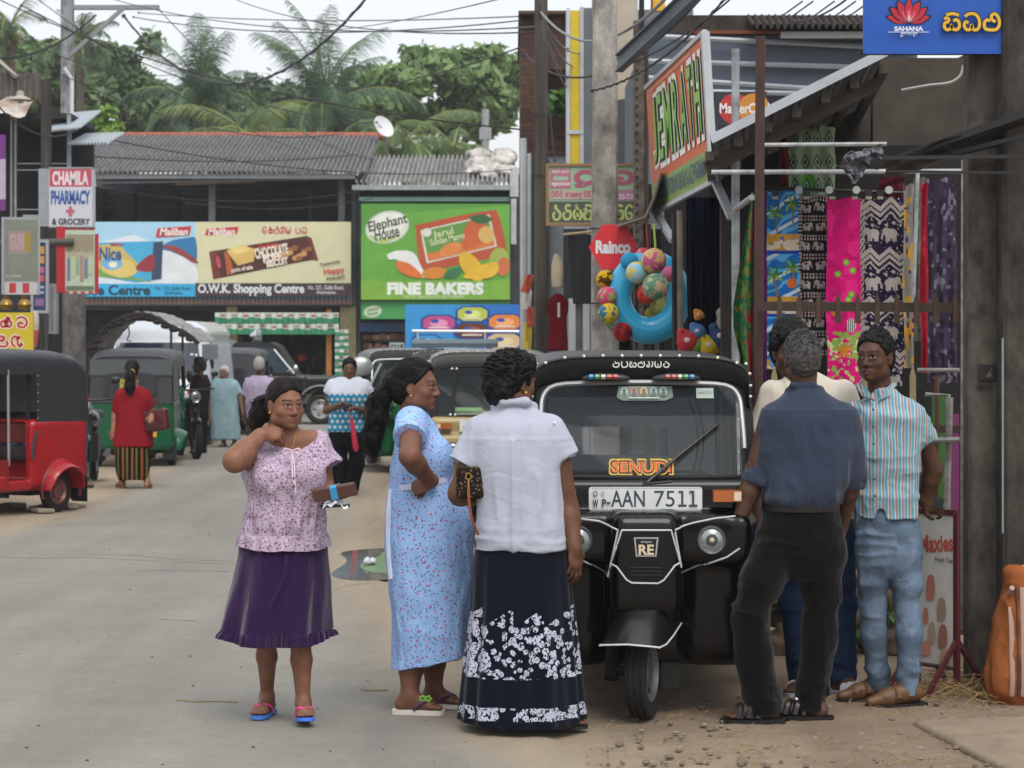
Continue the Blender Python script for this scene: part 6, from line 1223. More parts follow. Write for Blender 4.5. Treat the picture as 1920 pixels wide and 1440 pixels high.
# ------------------------------------------------------------------ trees beyond
def palm(label,px,py,Y,n,length,seed,group='coconut palms behind the shops',cols=('#3f5a3a','#6f8a55'),up=.5,lean=.3,dead=0):
	c=P(px,py,Y);rnd=random.Random(seed);t=thing('palm_tree',label,'palm tree',(c.x,Y,0),0,group);b=MB(mat('#5a5044',.95,var=.3,vs=8,bump=.4));h=c.z
	b.tube([(lean*(1-k/8)**2,0,h*k/8) for k in range(9)],[.20-.08*k/8 for k in range(9)],9);b.build('trunk',t)
	V,F_,COL=[],[],[];rb=MB(mat('#75803f',.7,var=.2));a0,a1=np.array(lin(cols[0])),np.array(lin(cols[1]))
	for i in range(n):
		az=rnd.uniform(0,6.283);el=rnd.uniform(-.35,1.35)*up*2 if up<.9 else rnd.uniform(.2,1.4);L=length*rnd.uniform(.75,1.1);d=Vector((math.cos(az),math.sin(az),0));pts=[];p=Vector((0,0,h));ang=el;K=26
		for k in range(K+1):pts.append(p.copy());p=p+(d*math.cos(ang)+Vector((0,0,1))*math.sin(ang))*(L/K);ang-=(.035+.055*k/K)*(1.2-.35*max(0,el))
		rb.tube(pts[::3]+[pts[-1]],[.035*(1-.85*k/9) for k in range(len(pts[::3])+1)],4,False);side=d.cross(Vector((0,0,1)));tone=rnd.random()
		for k in range(2,K):
			tg=(pts[k+1 if k<K else k]-pts[k-1]).normalized();ll=L*.26*(math.sin(math.pi*min(1,(k+3)/(K+3)))**.55)*rnd.uniform(.85,1.1)
			for q in (-1,1):
				for s in (0,.33,.66):
					base=pts[k]+(pts[k+1]-pts[k])*s;dr=(side*q*.75+tg*.6+Vector((0,0,-.25-.35*rnd.random()))).normalized();w=tg*(.026*L/4);mid=base+dr*ll*.55;e=base+dr*ll+Vector((0,0,-.28*ll));o=len(V)
					V+=[base-w*.4,base+w*.4,mid+w*.45,e,mid-w*.45];F_.append((o,o+1,o+2,o+3,o+4));cc=a0+(a1-a0)*min(1,max(0,tone*.7+.3*rnd.random()));COL+=[cc]*5
	rb.build('frond_rib',t);me=bpy.data.meshes.new('fronds');me.from_pydata([tuple(v) for v in V],[],F_);me.materials.append(leaf_mat());a=me.color_attributes.new("Col",'FLOAT_COLOR','POINT');a.data.foreach_set("color",np.concatenate([np.array(COL),np.ones((len(COL),1))],1).astype(np.float32).ravel());o=bpy.data.objects.new('fronds',me);C.objects.link(o);o.parent=t
	b=MB(mat('#7a6a2c',.7));
	for k in range(7):b.ball((.25*math.cos(k*.9),.25*math.sin(k*.9),h-.3-.1*(k%3)),.12,n=8,q=5)
	b.build('coconuts',t)
def tree(label,px,Y,blobs,n,size,cols,seed,group='broadleaf trees behind the shops'):
	"""blobs in photo pixels: (px, py, dY, rx px, ry px)."""
	x=P(px,0,Y).x;t=thing('tree',label,'tree',(x,Y,0),0,group);k=Y/FOC;B=[];rnd=random.Random(seed);b=MB(mat('#4a4238',.95,var=.3,vs=6));lo=min(P(0,q[1],Y).z for q in blobs)
	b.tube([(0,0,0),(.1,.1,lo*.5),(-.1,.1,lo)],[.28,.22,.17],8)
	for bx,by,dy,rx,ry in blobs:
		c=P(bx,by,Y)-Vector((x,Y,0));c.y=dy;b.tube([(-.1,.1,lo*.8),tuple(c*.5+Vector((0,0,lo*.45))),tuple(c)],[.12,.08,.03],6,False)
		for j in range(5):B.append((tuple(c+Vector((rnd.gauss(0,.5)*rx*k,rnd.gauss(0,.4)*rx*k,rnd.gauss(0,.5)*ry*k))),(rx*k*.62,rx*k*.55,ry*k*.6)))
	b.build('trunk',t);leaves('crown',B,n,size,cols,t,seed)
def trees():
	palm("tall coconut palm with a dark upright crown, second palm from the cross arm pole",375,195,72,34,2.8,1,up=.72,cols=('#2f4a3a','#58785a'))
	palm("coconut palm with the tallest crown, right above the bakery roof edge",605,205,70,36,3.6,2,up=.74,cols=('#345040','#6a8864'))
	palm("low coconut palm with drooping yellow green fronds over the orange ridge",470,262,66,16,2.9,3,up=.35,cols=('#5a7040','#8fa062'))
	palm("coconut palm behind the satellite dish with long hanging fronds",760,265,69,18,2.9,4,up=.36,cols=('#4a6440','#7f9660'))
	palm("coconut palm crown half cut by the left edge of the view",20,50,66,22,2.0,5,up=.5,cols=('#4d6648','#7a8f66'))
	palm("small coconut palm right behind the cross arm pole",150,78,74,20,1.8,6,up=.5,cols=('#3f5a46','#64805c'))
	palm("coconut palm with short fronds between the two tallest palms",500,235,76,16,2.3,7,up=.5,cols=('#46603e','#6f8a55'))
	palm("squat coconut palm low behind the bakery roof beside the broad tree",850,275,72,16,2.6,8,up=.35,cols=('#46603e','#75905a'))
	tree("broad bright green tree with big leaves beside the brick house",840,78,[(840,130,0,75,45),(900,150,1,70,55),(770,170,-1,75,45),(830,200,0,90,50),(920,220,1,60,60),(740,230,0,70,40),(880,110,0,55,28),(955,130,1,35,40)],15000,.17,('#4c6a40','#8ca868'),11)
	tree("dense dark green tree between the cross arm pole and the palms",190,80,[(190,150,0,70,45),(240,200,0,55,60),(150,200,-1,60,60),(215,240,1,70,50),(120,120,0,50,45),(200,110,0,50,35),(255,160,0,40,45)],17000,.15,('#456040','#7a9462'),12)
	tree("light green tree filling the left edge behind the tin parapet",40,78,[(40,110,0,70,45),(0,150,0,60,50),(90,150,0,60,50),(50,190,1,80,50)],12000,.15,('#4c6844','#86a068'),13)
	tree("dark hedge like tree low behind the grey tiled roof",420,84,[(320,225,0,60,60),(400,215,0,60,60),(470,190,0,70,70),(540,190,0,60,60),(620,205,0,70,70),(690,190,0,60,60),(280,225,0,50,50),(450,250,0,120,50),(640,255,0,110,50)],30000,.17,('#3c5844','#6a8466'),14)
	tree("small yellow green tree peeping over the tin roof",195,62,[(190,235,0,26,18),(215,245,0,25,15),(175,248,0,22,14)],2500,.10,('#4f7a2c','#8fb04a'),15)
trees()
# ------------------------------------------------------------------ overhead cables
def cables():
	def cable(a,c,sag,r,label,hexc='#1f2022',seg=26,twist=0.0,end=None):
		p0=P(*a);p1=P(*c);t=thing('cable',label,'cable',p0,0,'cables strung over the street');b=MB(mat(hexc,.7));pts=[]
		for k in range(seg+1):u=k/seg;pts.append(p0+(p1-p0)*u-Vector((0,0,sag*4*u*(1-u)))-p0)
		b.tube(pts,r,5)
		if twist:
			n=seg*5;q=[]
			for k in range(n+1):u=k/n;q.append((p1-p0)*u-Vector((0,0,sag*4*u*(1-u)))+Vector((0,math.cos(k*.9),math.sin(k*.9)))*twist)
			b.tube(q,r*.8,4)
		b.build('wire',t);b=MB(mat('#3a3a3c',.7));b.ball((0,0,0),r*2.2,n=8,q=5);b.build('clamp',t)
	cable((180,28,42),(710,-30,30),.0,.014,"thick twisted cable dropping from the cross arm and rising to the top of the view",seg=2) if False else None
	cable((232,30,41.8),(700,-20,34),1.35,.020,"thick twisted bundle sagging from the cross arm past the palms",'#3a3d40',twist=.02)
	cable((-20,108,40),(180,28,41.8),.25,.018,"thick cable curving up to the cross arm from the left edge",'#222426',twist=.012)
	cable((-20,-10,36),(1000,245,23),.35,.009,"long thin cable sloping from the top left corner to the wooden pole")
	cable((40,10,38),(700,232,54),.4,.011,"dark cable falling towards the bakery roof")
	cable((200,-5,40),(1005,50,22.5),.25,.008,"thin wire running almost level under the top edge",'#55585a')
	cable((260,24,41.8),(990,30,30),.1,.010,"level grey wire from the cross arm to the brick house",'#6a6d70')
	cable((250,32,41.8),(980,38,30),.22,.010,"second level wire just under the first",'#4a4d50')
	cable((520,145,52),(1000,80,23),.35,.009,"wire crossing in front of the tallest palm")
	cable((640,55,46),(1010,-20,22),.05,.008,"faint wire rising to the top edge beside the broad tree",'#55585a')
	cable((-20,40,36),(330,140,48),.3,.008,'thin dark wire crossing behind the cross arm')
	cable((-20,70,34),(640,250,54),.6,.009,'thin black wire sagging right across the palms')
	cable((60,-10,38),(560,280,54),.3,.008,'fine wire dropping steeply to the orange ridge')
	cable((420,-10,44),(1005,60,22.6),.25,.008,'fine wire from the top edge to the wooden pole')
	cable((-20,180,30),(150,240,34),.3,.012,'slack black wire over the tin awning')
	cable((300,20,41.8),(700,300,54.2),.5,.009,'thin wire sloping from the cross arm to the bakery eave')
	cable((350,380,53),(700,372,53.5),.2,.010,'slack wire in front of the open upper floor')
	cable((200,352,53),(690,356,53.5),.3,.010,'second slack wire before the open upper floor')
	cable((140,290,44),(670,290,54),.15,.012,"dark wire along the shop eave")
	cable((150,250,40),(960,318,54),.35,.012,"sagging black wire across both shop roofs")
	cable((985,102,29),(1320,-10,17),.45,.012,"black cable swinging from the brick house across the concrete pole")
	cable((1012,20,22.4),(1250,-5,15),.30,.012,"pale cable looping past the concrete pole top",'#7a7d80')
	cable((1110,170,16.5),(1375,-20,14),.12,.007,"twisted pair rising over the orange sign",'#2a2b2d',twist=.008)
	cable((1180,120,16.5),(1390,-20,13.5),.05,.006,"thin twin wire above the orange sign",'#2a2b2d')
	for k,(x1,y1) in enumerate(((1060,145),(1068,90),(1075,125),(1064,165),(1090,100))):
		cable((1012,8+k*4,22.3),(x1,y1,25),.12,.008,"loose pale wire fanning from the wooden pole to the yellow striped building",'#85888a',14)
	cable((1040,300,22),(1015,60,22.4),-.02,.008,"wire dropping from the wooden pole to the framed board",'#2a2b2d',10)
	cable((1490,40,15),(1620,-30,12),.05,.006,"thin wire leading up past the shed roof",'#2a2b2d',10)
cables()
# ------------------------------------------------------------------ damp tropical air
def haze():
	b=MB();m=bpy.data.materials.new("haze");m.use_nodes=True;t=m.node_tree;t.nodes.clear();o=t.nodes.new("ShaderNodeOutputMaterial");v=t.nodes.new("ShaderNodeVolumePrincipled");v.inputs['Color'].default_value=(.93,.96,1,1);v.inputs['Density'].default_value=.0006;v.inputs['Anisotropy'].default_value=.2;t.links.new(v.outputs[0],o.inputs['Volume'])
	b.use(m);b.box(-40,40,-6,110,-1.04,22);tag(b.build('haze'),None,None,kind='stuff')
haze()
# ------------------------------------------------------------------ three-wheelers and other vehicles
RUB=lambda:mat('#1b1a19',.85,var=.35,vs=18,bump=.3,bs=90)
CHROME=lambda:mat('#c2c4c8',.18,.95,var=.05)
DARK=lambda:mat('#101113',.6,var=.2)
def wheel(parent,c,r=.205,w=.105,rim='#8a8c8c',steer=0.0,name='wheel',spokes=5):
	"""A tyre and rim whose axle lies along x, turned by steer about the vertical."""
	o=bpy.data.objects.new(name,None);C.objects.link(o);o.parent=parent;o.location=c;o.rotation_euler=(0,0,steer);o.empty_display_size=.1
	b=MB(RUB());h=w/2
	b.lathe([(r*.62,-h*.8),(r*.8,-h),(r*.93,-h*.96),(r*.985,-h*.72),(r*.985,-h*.62),(r*.96,-h*.6),(r*.96,-h*.5),(r,-h*.48),(r,-h*.14),(r*.97,-h*.12),(r*.97,h*.12),(r,h*.14),(r,h*.48),(r*.96,h*.5),(r*.96,h*.6),(r*.985,h*.62),(r*.985,h*.72),(r*.93,h*.96),(r*.8,h),(r*.62,h*.8)],(0,0,0),'x',40,cap=False)
	b.build('tyre',o,angle=25)
	b=MB(mat(rim,.4,.6,var=.15,vs=20))
	for q in (-1,1):b.lathe([(r*.64,q*h*.78),(r*.6,q*h*.85),(r*.56,q*h*.6),(r*.5,q*h*.35),(r*.3,q*h*.3),(r*.28,q*h*.6),(r*.16,q*h*.68),(.002,q*h*.7)],(0,0,0),'x',30,cap=False)
	b.lathe([(r*.64,-h*.8),(r*.64,h*.8)],(0,0,0),'x',30,cap=False);b.use(mat('#2a2a2a',.6))
	for q in (-1,1):
		for k in range(spokes):t=6.283*k/spokes;b.ball((q*h*.42,r*.41*math.cos(t),r*.41*math.sin(t)),(.006,r*.07,r*.07),n=8,q=4)
	b.build('rim',o);return o
def headlamp(parent,c,r,d=Vector((0,-1,0)),name='headlight',rimc='#b8bbc0'):
	M=d.to_track_quat('Z','Y').to_matrix().to_4x4();M.translation=Vector(c)
	b=MB(mat(rimc,.2,.9));b.T=M;b.lathe([(r,-.05),(r,.01),(r*.95,.016),(r*.88,.012),(r*.86,.0)],n=28,cap=False)
	b.use(mat('#8d9494',.25,.5,var=.2,vs=60));b.lathe([(r*.87,.002),(r*.7,.012),(r*.4,.02),(.002,.023)],n=28,cap=False);b.use(mat('#4c5254',.2,.5));b.lathe([(r*.42,.0195),(r*.36,.026),(.002,.028)],n=20,cap=False);b.use(mat('#b3a38a',.3));b.ball((0,0,.026),(.012,.012,.008))
	return b.build(name,parent)
def arch(w,zs,zt,y,n=26,e=.42,dy=0.0):
	out=[]
	for k in range(n+1):
		t=math.pi*k/n;c,s=math.cos(t),math.sin(t)
		out.append((-w*math.copysign(abs(c)**e,c),y+dy*s,zs+(zt-zs)*abs(s)**e))
	return out
def tuk(label,loc,rz,body,canopy,res=.012,trim=None,main=False,seat='#26262a',plate=None,rim='#8a8c8c',front_lines=None,steer=0.0,rear_window=True,old=False,group='three-wheelers parked and passing in the street',roof_roll=None,inner='#151517',coat=.6,accents=True):
	root=thing('three_wheeler',label,'three-wheeler',loc,rz,group)
	bm_=mat(body,.22 if coat else .5,var=.12,vs=3,coat=coat,spec=.25);S=Sdf()
	# -- body shell
	S.rbox((0,.20,.62),(.50,.10,.40),.08)
	S.rbox((0,.02,.70),(.165,.16,.24),.07,k=.03);S.rbox((0,.06,.46),(.12,.12,.12),.06,k=.05)
	for q in (-1,1):
		S.rbox((q*.30,.07,.815),(.205,.15,.115),.05,frame(-q*.22),.03);S.rbox((q*.25,.06,.90),(.16,.13,.03),.03,frame(-q*.22),.03)
		S.rbox((q*.335,.20,.50),(.165,.17,.275),.10,k=.04)
	S.rbox((0,.14,1.0),(.50,.12,.085),.05,k=.03)
	S.rbox((0,1.25,.29),(.55,1.15,.055),.03)
	S.rbox((0,1.98,.60),(.60,.44,.35),.07)
	S.rbox((0,.98,.42),(.54,.05,.16),.03)
	S.rbox((0,1.62,.62),(.50,.22,.30),.03,k=.01,op='s')
	for q in (-1,1):
		S.rbox((q*.57,1.0,.33),(.03,.16,.07),.02)
		S.cap((q*.52,1.98,.24),(q*.56,1.98,.24),.29,.29,.02)
		S.cap((q*.47,1.98,.20),(q*1.2,1.98,.20),.255,.255,.01,'s')
		S.rbox((q*.635,1.98,.20),(.08,.4,.04),.01,op='s') if False else None
	S.cut((0,0,.225),(0,0,-1))
	v,q_=S.mesh(res,None,1);npmesh('body',v,q_,bm_,root)
	sl_=trim or '#b9bcbf'
	# -- pillars, frame and glass
	b=MB(DARK())
	for q in (-1,1):
		b.tube([(q*.50,.14,1.05),(q*.49,.32,1.53)],.028,8);b.tube([(q*.50,1.58,.80),(q*.49,1.60,1.55)],.018,8);b.tube([(q*.52,.98,.5),(q*.50,1.0,1.58)],.014,8)
		b.tube([(q*.49,.32,1.53),(q*.49,2.3,1.55)],.016,6)
	b.build('pillar_frame',root)
	wb,wt,zb,zt,yb,yt=.475,.455,1.085,1.512,.085,.245
	def fr(u,v):return Vector(((wb+(wt-wb)*v)*u,yb+(yt-yb)*v-.02*(1-u*u),zb+(zt-zb)*v))
	loop=[fr(u,v_) for u,v_ in spline([(-.98,.0),(-.6,-.005),(0,-.01),(.6,-.005),(.98,.0),(1.0,.3),(1.0,.65),(.985,.86),(.86,.975),(.5,1.0),(0,1.01),(-.5,1.0),(-.86,.975),(-.985,.86),(-1.0,.65),(-1.0,.3)],3,True)]
	b=MB(mat(sl_,.35,.5) if not old else DARK());nl=len(loop);b.tube(loop[nl*5 // 16:]+loop[:1] if False else [p for p in loop if p.z>1.2 and True][0:],.0125,7);b.use(DARK());b.tube([fr(1.0,.28),fr(.98,0),fr(.6,-.005),fr(0,-.01),fr(-.6,-.005),fr(-.98,0),fr(-1,.28)],.016,7);b.build('windscreen_frame',root)
	b=MB(glass('windscreen_glass','#5f6f78',.10,.02));b.add(loop,[tuple(range(len(loop)-1,-1,-1))]);ws=b.build('windscreen',root)
	b=MB(DARK());b.rings([[p+Vector((0,.012,0)) for p in loop],[Vector((p.x*1.07,p.y+.03,zb+(p.z-zb)*1.02-.0+(.012 if p.z>1.3 else-.012))) for p in loop]],False,False);b.build('windscreen_seal',root)
	# -- canopy
	cm=mat(canopy,.48,var=.16,vs=5,bump=.25,bs=14,spec=.4)
	st=[(.20,.500,1.41,1.630),(.23,.508,1.40,1.642),(.32,.515,1.39,1.648),(.7,.535,1.40,1.655),(1.3,.555,1.40,1.662),(1.62,.57,1.40,1.66),(2.05,.58,1.38,1.645),(2.28,.575,1.34,1.61),(2.38,.56,1.30,1.54)]
	b=MB(cm);b.rings([arch(w,zs,z_,y) for y,w,zs,z_ in st],False,False,closed=False)
	b.rings([arch(w-.012,zs,z_-.012,y) for y,w,zs,z_ in st[::-1]],False,False,closed=False)
	# rear curtain and quarter panels
	a=arch(.56,1.30,1.54,2.38);lo=[(p[0]/.56*.58,2.43,.90) for p in a]
	if main:
		yz=lambda z:2.43-(z-.90)*.078;wx0,wx1,wz0,wz1=-.22,.27,1.075,1.235
		for x0,x1,z0,z1 in ((-.58,wx0,.90,wz1),(wx1,.58,.90,wz1),(wx0,wx1,.90,wz0)):b.add([(x0,yz(z0),z0),(x1,yz(z0),z0),(x1,yz(z1),z1),(x0,yz(z1),z1)],[(0,1,2,3)])
		b.add([(-.58,yz(wz1),wz1),(.58,yz(wz1),wz1)]+a[::-1],[tuple(range(len(a)+2))])
	else:b.rings([a,[tuple(p[i]+(q[i]-p[i])*.3 for i in range(3)) for p,q in zip(a,lo)],lo],False,False,closed=False)
	for q in (-1,1):
		g=[[(q*(.57+.015*(1-v_)+.01*u),y0+(y1-y0)*u,.90+(1.42-.90)*v_) for u in (0,.5,1)] for v_,y0,y1 in ((0,1.62,2.43),(.25,1.62,2.425),(.6,1.62,2.41),(1,1.60,2.38))]
		b.rings(g if q>0 else g[::-1],False,False,closed=False)
		b.rings([[(x-q*.01,y,z) for x,y,z in r] for r in (g[::-1] if q>0 else g)],False,False,closed=False)
		# front face of the canopy, above the windscreen
	f0=arch(.500,1.41,1.630,.20);f1=[(p[0]*.97,.262,1.40+(p[2]-1.40)*.50) for p in f0];fm=[(p[0]*.99,.200,1.40+(p[2]-1.40)*.86) for p in f0]
	b.rings([f1,fm,f0],False,False,closed=False);cano=b.build('canopy',root,angle=60)
	b=MB(mat(canopy,.5,var=.1));b.tube(arch(.503,1.41,1.634,.198),.009,6);b.tube(arch(.562,1.30,1.545,2.385),.009,6);b.tube([(-.585,2.435,.905),(.585,2.435,.905)],.008,6);b.each('piping',cano)
	sd=MB(mat('#cfcab8',.3,.6));ar=arch(.503,1.41,1.638,.192,44)
	xs_=[p[0] for p in ar]
	for k in range(11):x=-.44+.088*k;i=min(range(len(ar)),key=lambda j:abs(xs_[j]-x)+(9 if ar[j][2]<1.5 else 0));j=i+1 if xs_[i]<x else i-1;u=(x-xs_[i])/(xs_[j]-xs_[i] or 1);sd.ball(tuple(ar[i][e]+(ar[j][e]-ar[i][e])*u for e in range(3)),.0085,n=8,q=5)
	for q in (-1,1):
		for x,z in ((.482,1.60),(.499,1.555),(.503,1.50),(.503,1.45)):sd.ball((q*x,.192,z),.0085,n=8,q=5)
	for q in (-1,1):
		for k in range(6):sd.ball((q*.592,1.625,.96+k*.085),.007,n=6,q=4)
	sd.build('stud',cano)
	if rear_window and not main:
		b=MB(mat('#1d2024',.15,spec=.6) if not main else glass('clear_vinyl','#9fb2ba',.45,.2));pr=spline([(-.27,-.13),(.27,-.13),(.29,0),(.27,.13),(-.27,.13),(-.29,0)],4,True)
		M=Matrix.Translation((0,2.424,1.13));b.T=M;b.add([(x,.012-z*.03,z) for x,z in pr[::-1]],[tuple(range(len(pr)))]);b.use(mat(canopy,.5));b.tube([(x,.012-z*.03,z) for x,z in pr],.010,5,closed=True);b.build('rear_window',cano)
	if not main:b=MB(mat('#8f989c',.85,var=.15,vs=4));b.add([(-.54,2.355,.93),(.54,2.355,.93),(.54,2.355,1.40),(-.54,2.355,1.40)],[(0,1,2,3)]);b.build('lining',root)
	# -- seats and controls
	b=MB(mat(seat,.55,var=.2,vs=10));S2=Sdf();S2.rbox((0,1.95,.60),(.50,.22,.09),.05);S2.rbox((0,2.22,.80),(.50,.07,.20),.05);v,q_=S2.mesh(.02);npmesh('rear_seat',v,q_,mat(seat,.55,var=.3,vs=10,hex2='#3a3a40'),root)
	S2=Sdf();S2.rbox((0,.78,.60),(.20,.17,.06),.04);S2.rbox((0,.96,.78),(.20,.04,.14),.03);v,q_=S2.mesh(.02);npmesh('driver_seat',v,q_,mat(seat,.55),root)
	b=MB(DARK());b.tube([(0,.24,.5),(0,.36,1.02)],.03,8);b.tube([(-.30,.44,1.06),(-.12,.36,1.04),(.12,.36,1.04),(.30,.44,1.06)],.014,6);b.build('handlebar',root)
	# -- wheels and guard
	wheel(root,(0,0,.205),.205,.10,rim,steer,'front_wheel')
	for q in (-1,1):wheel(root,(q*.52,1.98,.205),.205,.10,rim,0,'rear_wheel')
	b=MB(DARK());b.beam((-.13,.06,.26),(-.12,.05,.5),.04,.07);b.tube([(-.15,.02,.22),(0,0,.21)],.025,8);b.tube([(-.15,.0,.18),(-.13,.08,.34)],.035,8);b.box(.085,.17,.12,.135,.12,.40);b.tube([(-.5,1.98,.21),(.5,1.98,.21)],.035,8);b.box(-.3,.3,1.85,2.25,.16,.3)
	for q in (-1,1):b.box(q*.52-.09,q*.52+.09,2.33,2.345,.10,.36)
	b.each('chassis',root)
	gm=mat(body,.4,var=.2,vs=8,coat=.2);R=[]
	for k in range(9):
		t=k/8;y=-.29+.50*t;zc=.375+.16*(1-max(0,1-t/.55)**2.2)-.2*max(0,t-.7);w=.134+.012*min(1,t*2);zb=.362+.10*max(0,t-.25);up_=min(1,.25+t*1.6)
		R.append([(-w,y,zb),(-w*.94,y,zb+(zc-zb)*.55*up_),(-w*.62,y-.004,zc-.008),(0,y-.03*(1-t),zc),(w*.62,y-.004,zc-.008),(w*.94,y,zb+(zc-zb)*.55*up_),(w,y,zb)])
	b=MB(gm);b.T=Matrix.Rotation(steer,4,'Z');b.rings(R,False,False,closed=False);b.rings([[(x*.97,y+.006,z-.006) for x,y,z in r] for r in R[::-1]],False,False,closed=False)
	if accents:
		b.use(mat('#c3c7c9',.5));b.tube([r[0] for r in R],.0045,5);b.tube([r[-1] for r in R],.0045,5);b.tube(R[0],.0045,5)
		b.tube([R[0][1],R[2][2],R[4][2]],.003,5) if False else None
	b.build('mudguard',root)
	# -- lamps
	for q in (-1,1):
		y=S.front(q*.295,.815) or-.06
		S_=None;headlamp(root,(q*.298,y-.01,.815),.064)
		b=MB(mat('#9c5216',.25,coat=.5));b.box(q*.37-.062,q*.37+.062,y-.005,y+.12,.985,1.035);b.use(mat('#c9b9a0',.2));b.box(q*.37+.03,q*.37+.062,y-.008,y,.99,1.03) if q>0 else b.box(q*.37-.062,q*.37-.03,y-.008,y,.99,1.03);b.build('indicator',root)
		b=MB(mat('#8d1a16',.2,coat=.5));b.box(q*.47-.05,q*.47+.05,2.41,2.435,.60,.76);b.use(mat('#d8d8d0',.3));b.box(q*.47-.03,q*.47+.03,2.43,2.44,.62,.68);b.build('tail_lamp',root)
		b=MB(DARK());b.tube([(q*.52,.20,1.06),(q*.57,.14,1.12)],.008,5);b.use(mat('#202124',.3));b.ball((q*.575,.13,1.24),(.045,.022,.10));b.use(CHROME());b.tube([(q*.53,.19,1.09),(q*.56,.15,1.10),(q*.575,.14,1.13)],.009,6);b.build('side_mirror',root)
	return root,S
def main_tuk():
	X,Y=P(1207,0,10.12).x,10.12
	root,S=tuk("black three-wheeler with number plate AAN 7511 parked facing the road",(X,Y,0),0,'#050506','#151719',.008,'#8f9193',True,coat=.12,steer=math.radians(-16),rim='#7c8080')
	ws=[o for o in root.children if o.name.startswith('windscreen') and 'frame' not in o.name and 'seal' not in o.name][0]
	lx=lambda px:(px-1207)/422;lz=lambda py:EYE-(py-HOR)/422
	def on(px,py,off=.004):
		x,z=lx(px),lz(py);y=S.front(x,z);return (x,(y if y is not None else .0)-off,z)
	def dens(pts,n=10):
		out=[]
		for a,c in zip(pts,pts[1:]):out+=[(a[0]+(c[0]-a[0])*t/n,a[1]+(c[1]-a[1])*t/n) for t in range(n)]
		return out+[pts[-1]]
	b=MB(mat('#b9bdbf',.5,var=.15,vs=30))
	for ln in ([(1162,995),(1255,995),(1273,1057),(1262,1062),(1241,1089),(1230,1095),(1181,1094),(1171,1088),(1153,1064),(1142,1059),(1162,995)],[(1262,995),(1300,983),(1340,974),(1378,970)],[(1262,995),(1279,1085),(1306,1070),(1362,1047),(1385,1030)],[(1155,995),(1120,980),(1090,976),(1040,973)],[(1155,995),(1137,1084),(1110,1066),(1080,1050)]):
		q=[on(*p) for p in dens(ln,14)];b.tube(q,.0042,5)
	b.build('pinstripe',root)
	b=MB(mat('#020202',.7))
	for py in (1066,1073,1080):q=[on(x,py,.0015) for x in range(1178,1240,3)];b.tube(q,.0045,5)
	for ln in ([(1160,978),(1164,984),(1148,1050),(1140,1090)],[(1257,978),(1260,990),(1276,1055),(1282,1090)]):b.tube([on(*p,0) for p in dens(ln)],.005,5)
	b.build('vent',root)
	c=on(1208,1026,.006);b=MB(mat('#b9bcc2',.2,.9));pr=[(-.055,.042),(.055,.042),(.046,-.044),(-.046,-.044)]
	b.prism(pr,c,(1,0,0),(0,0,1),.012);b.use(mat('#15171b',.3));b.prism([(x*.86,y*.86) for x,y in pr],Vector(c)+Vector((0,-.002,0)),(1,0,0),(0,0,1),.006)
	a=Art(b,Vector(c)+Vector((0,-.003,0)),(1,0,0),(0,0,1),.0006,.0005);a.text('RE',-.032,-.034,.032,.008,'#c9b79a',.03);a.text('BAJAJ',-.022,.016,.022,.026,'#9ea2a8',.02);b.build('badge',root)
	# number plate
	p0=on(1211,939,.03);pl=MB(mat('#c6c9cb',.4));Sx=.256;Sz=.053;y0=.0
	yy=min(on(1120,939)[1],on(1211,939)[1],on(1300,939)[1])-.012
	o=(lx(1210.5),yy,lz(940));pr=[(ex*(Sx-.012)+.012*math.cos(t),ez*(Sz-.012)+.012*math.sin(t)) for ex,ez,t0 in ((1,1,0),(-1,1,1),(-1,-1,2),(1,-1,3)) for t in [(t0+j/4)*math.pi/2 for j in range(5)]]
	pl.prism(pr,o,(1,0,0),(0,0,1),.006);a=Art(pl,o,(1,0,0),(0,0,1),.0005,.001)
	a.text('AAN',-.155,-.036,-.004,.036,'#2e3f4a',.012);a.text('75',.04,-.036,.132,.036,'#2e3f4a',.0)
	for x0 in (.147,.196):a.rect(x0+.014,-.036,x0+.024,.036,'#2e3f4a');a.rect(x0,-.036,x0+.038,-.026,'#2e3f4a');a.poly([(x0,.026),(x0+.014,.026),(x0+.014,.036),(x0+.004,.036)],'#2e3f4a');a.text('W',-.238,-.040,-.215,-.004,'#2e3f4a',.02);a.text('P',-.196,-.038,-.178,-.002,'#2e3f4a',.02);a.text('-',-.174,-.022,-.160,-.016,'#2e3f4a',.02)
	a.ell(-.227,.024,.011,.013,'#7c858a');a.ell(-.227,.024,.006,.008,'#aeb4b8');a.ell(-.192,.026,.008,.009,'#a9afb3')
	for e in (-1,1):
		for k in range(38):a.k=.001;a.rect(-.242+k*.0131,e*.0475-.0012,-.242+k*.0131+.007,e*.0475+.0012,'#59666e')
	pl.build('number_plate',root)
	# canopy lettering and visor stickers
	b=MB();a=Art(b,(0,.196,1.578),(1,0,0),Vector((0,.2,1)),.0004,.035)
	a.o=Vector((0,.232,1.594))
	a.sinh(['ma','pa','sa','na','ga','ya','ra'],-.135,-.016,.135,.018,'#b3b6b0',.17);b.build('lettering',root)
	for q in (-1,1):
		b=MB(mat('#2a2c2e',.3));S2=Sdf();S2.ell((q*.162,.195,1.534),(.115,.03,.026),None);S2.cut((0,0,1.522),(0,0,-1));v,f=S2.mesh(.006);o=npmesh('visor_lamp',v,f,mat('#2a2c2e',.3),root)
		for k,hx in enumerate(['#2f7fbf','#2f9a55','#b9b49a','#b4473f','#b83f38']):
			xx=q*(.232-k*.028);b.use(mat(hx,.3,var=.05));b.tube([(xx-.009,.164,1.542),(xx+.009,.164,1.542)],.012,6)
		b.build('coloured_lens',o)
		# pale lining of the rear canopy, seen through the windscreen
	b=MB(mat('#cfdde4',.8,var=.1,vs=4));wx0,wx1,wz0,wz1=-.22,.27,1.075,1.235
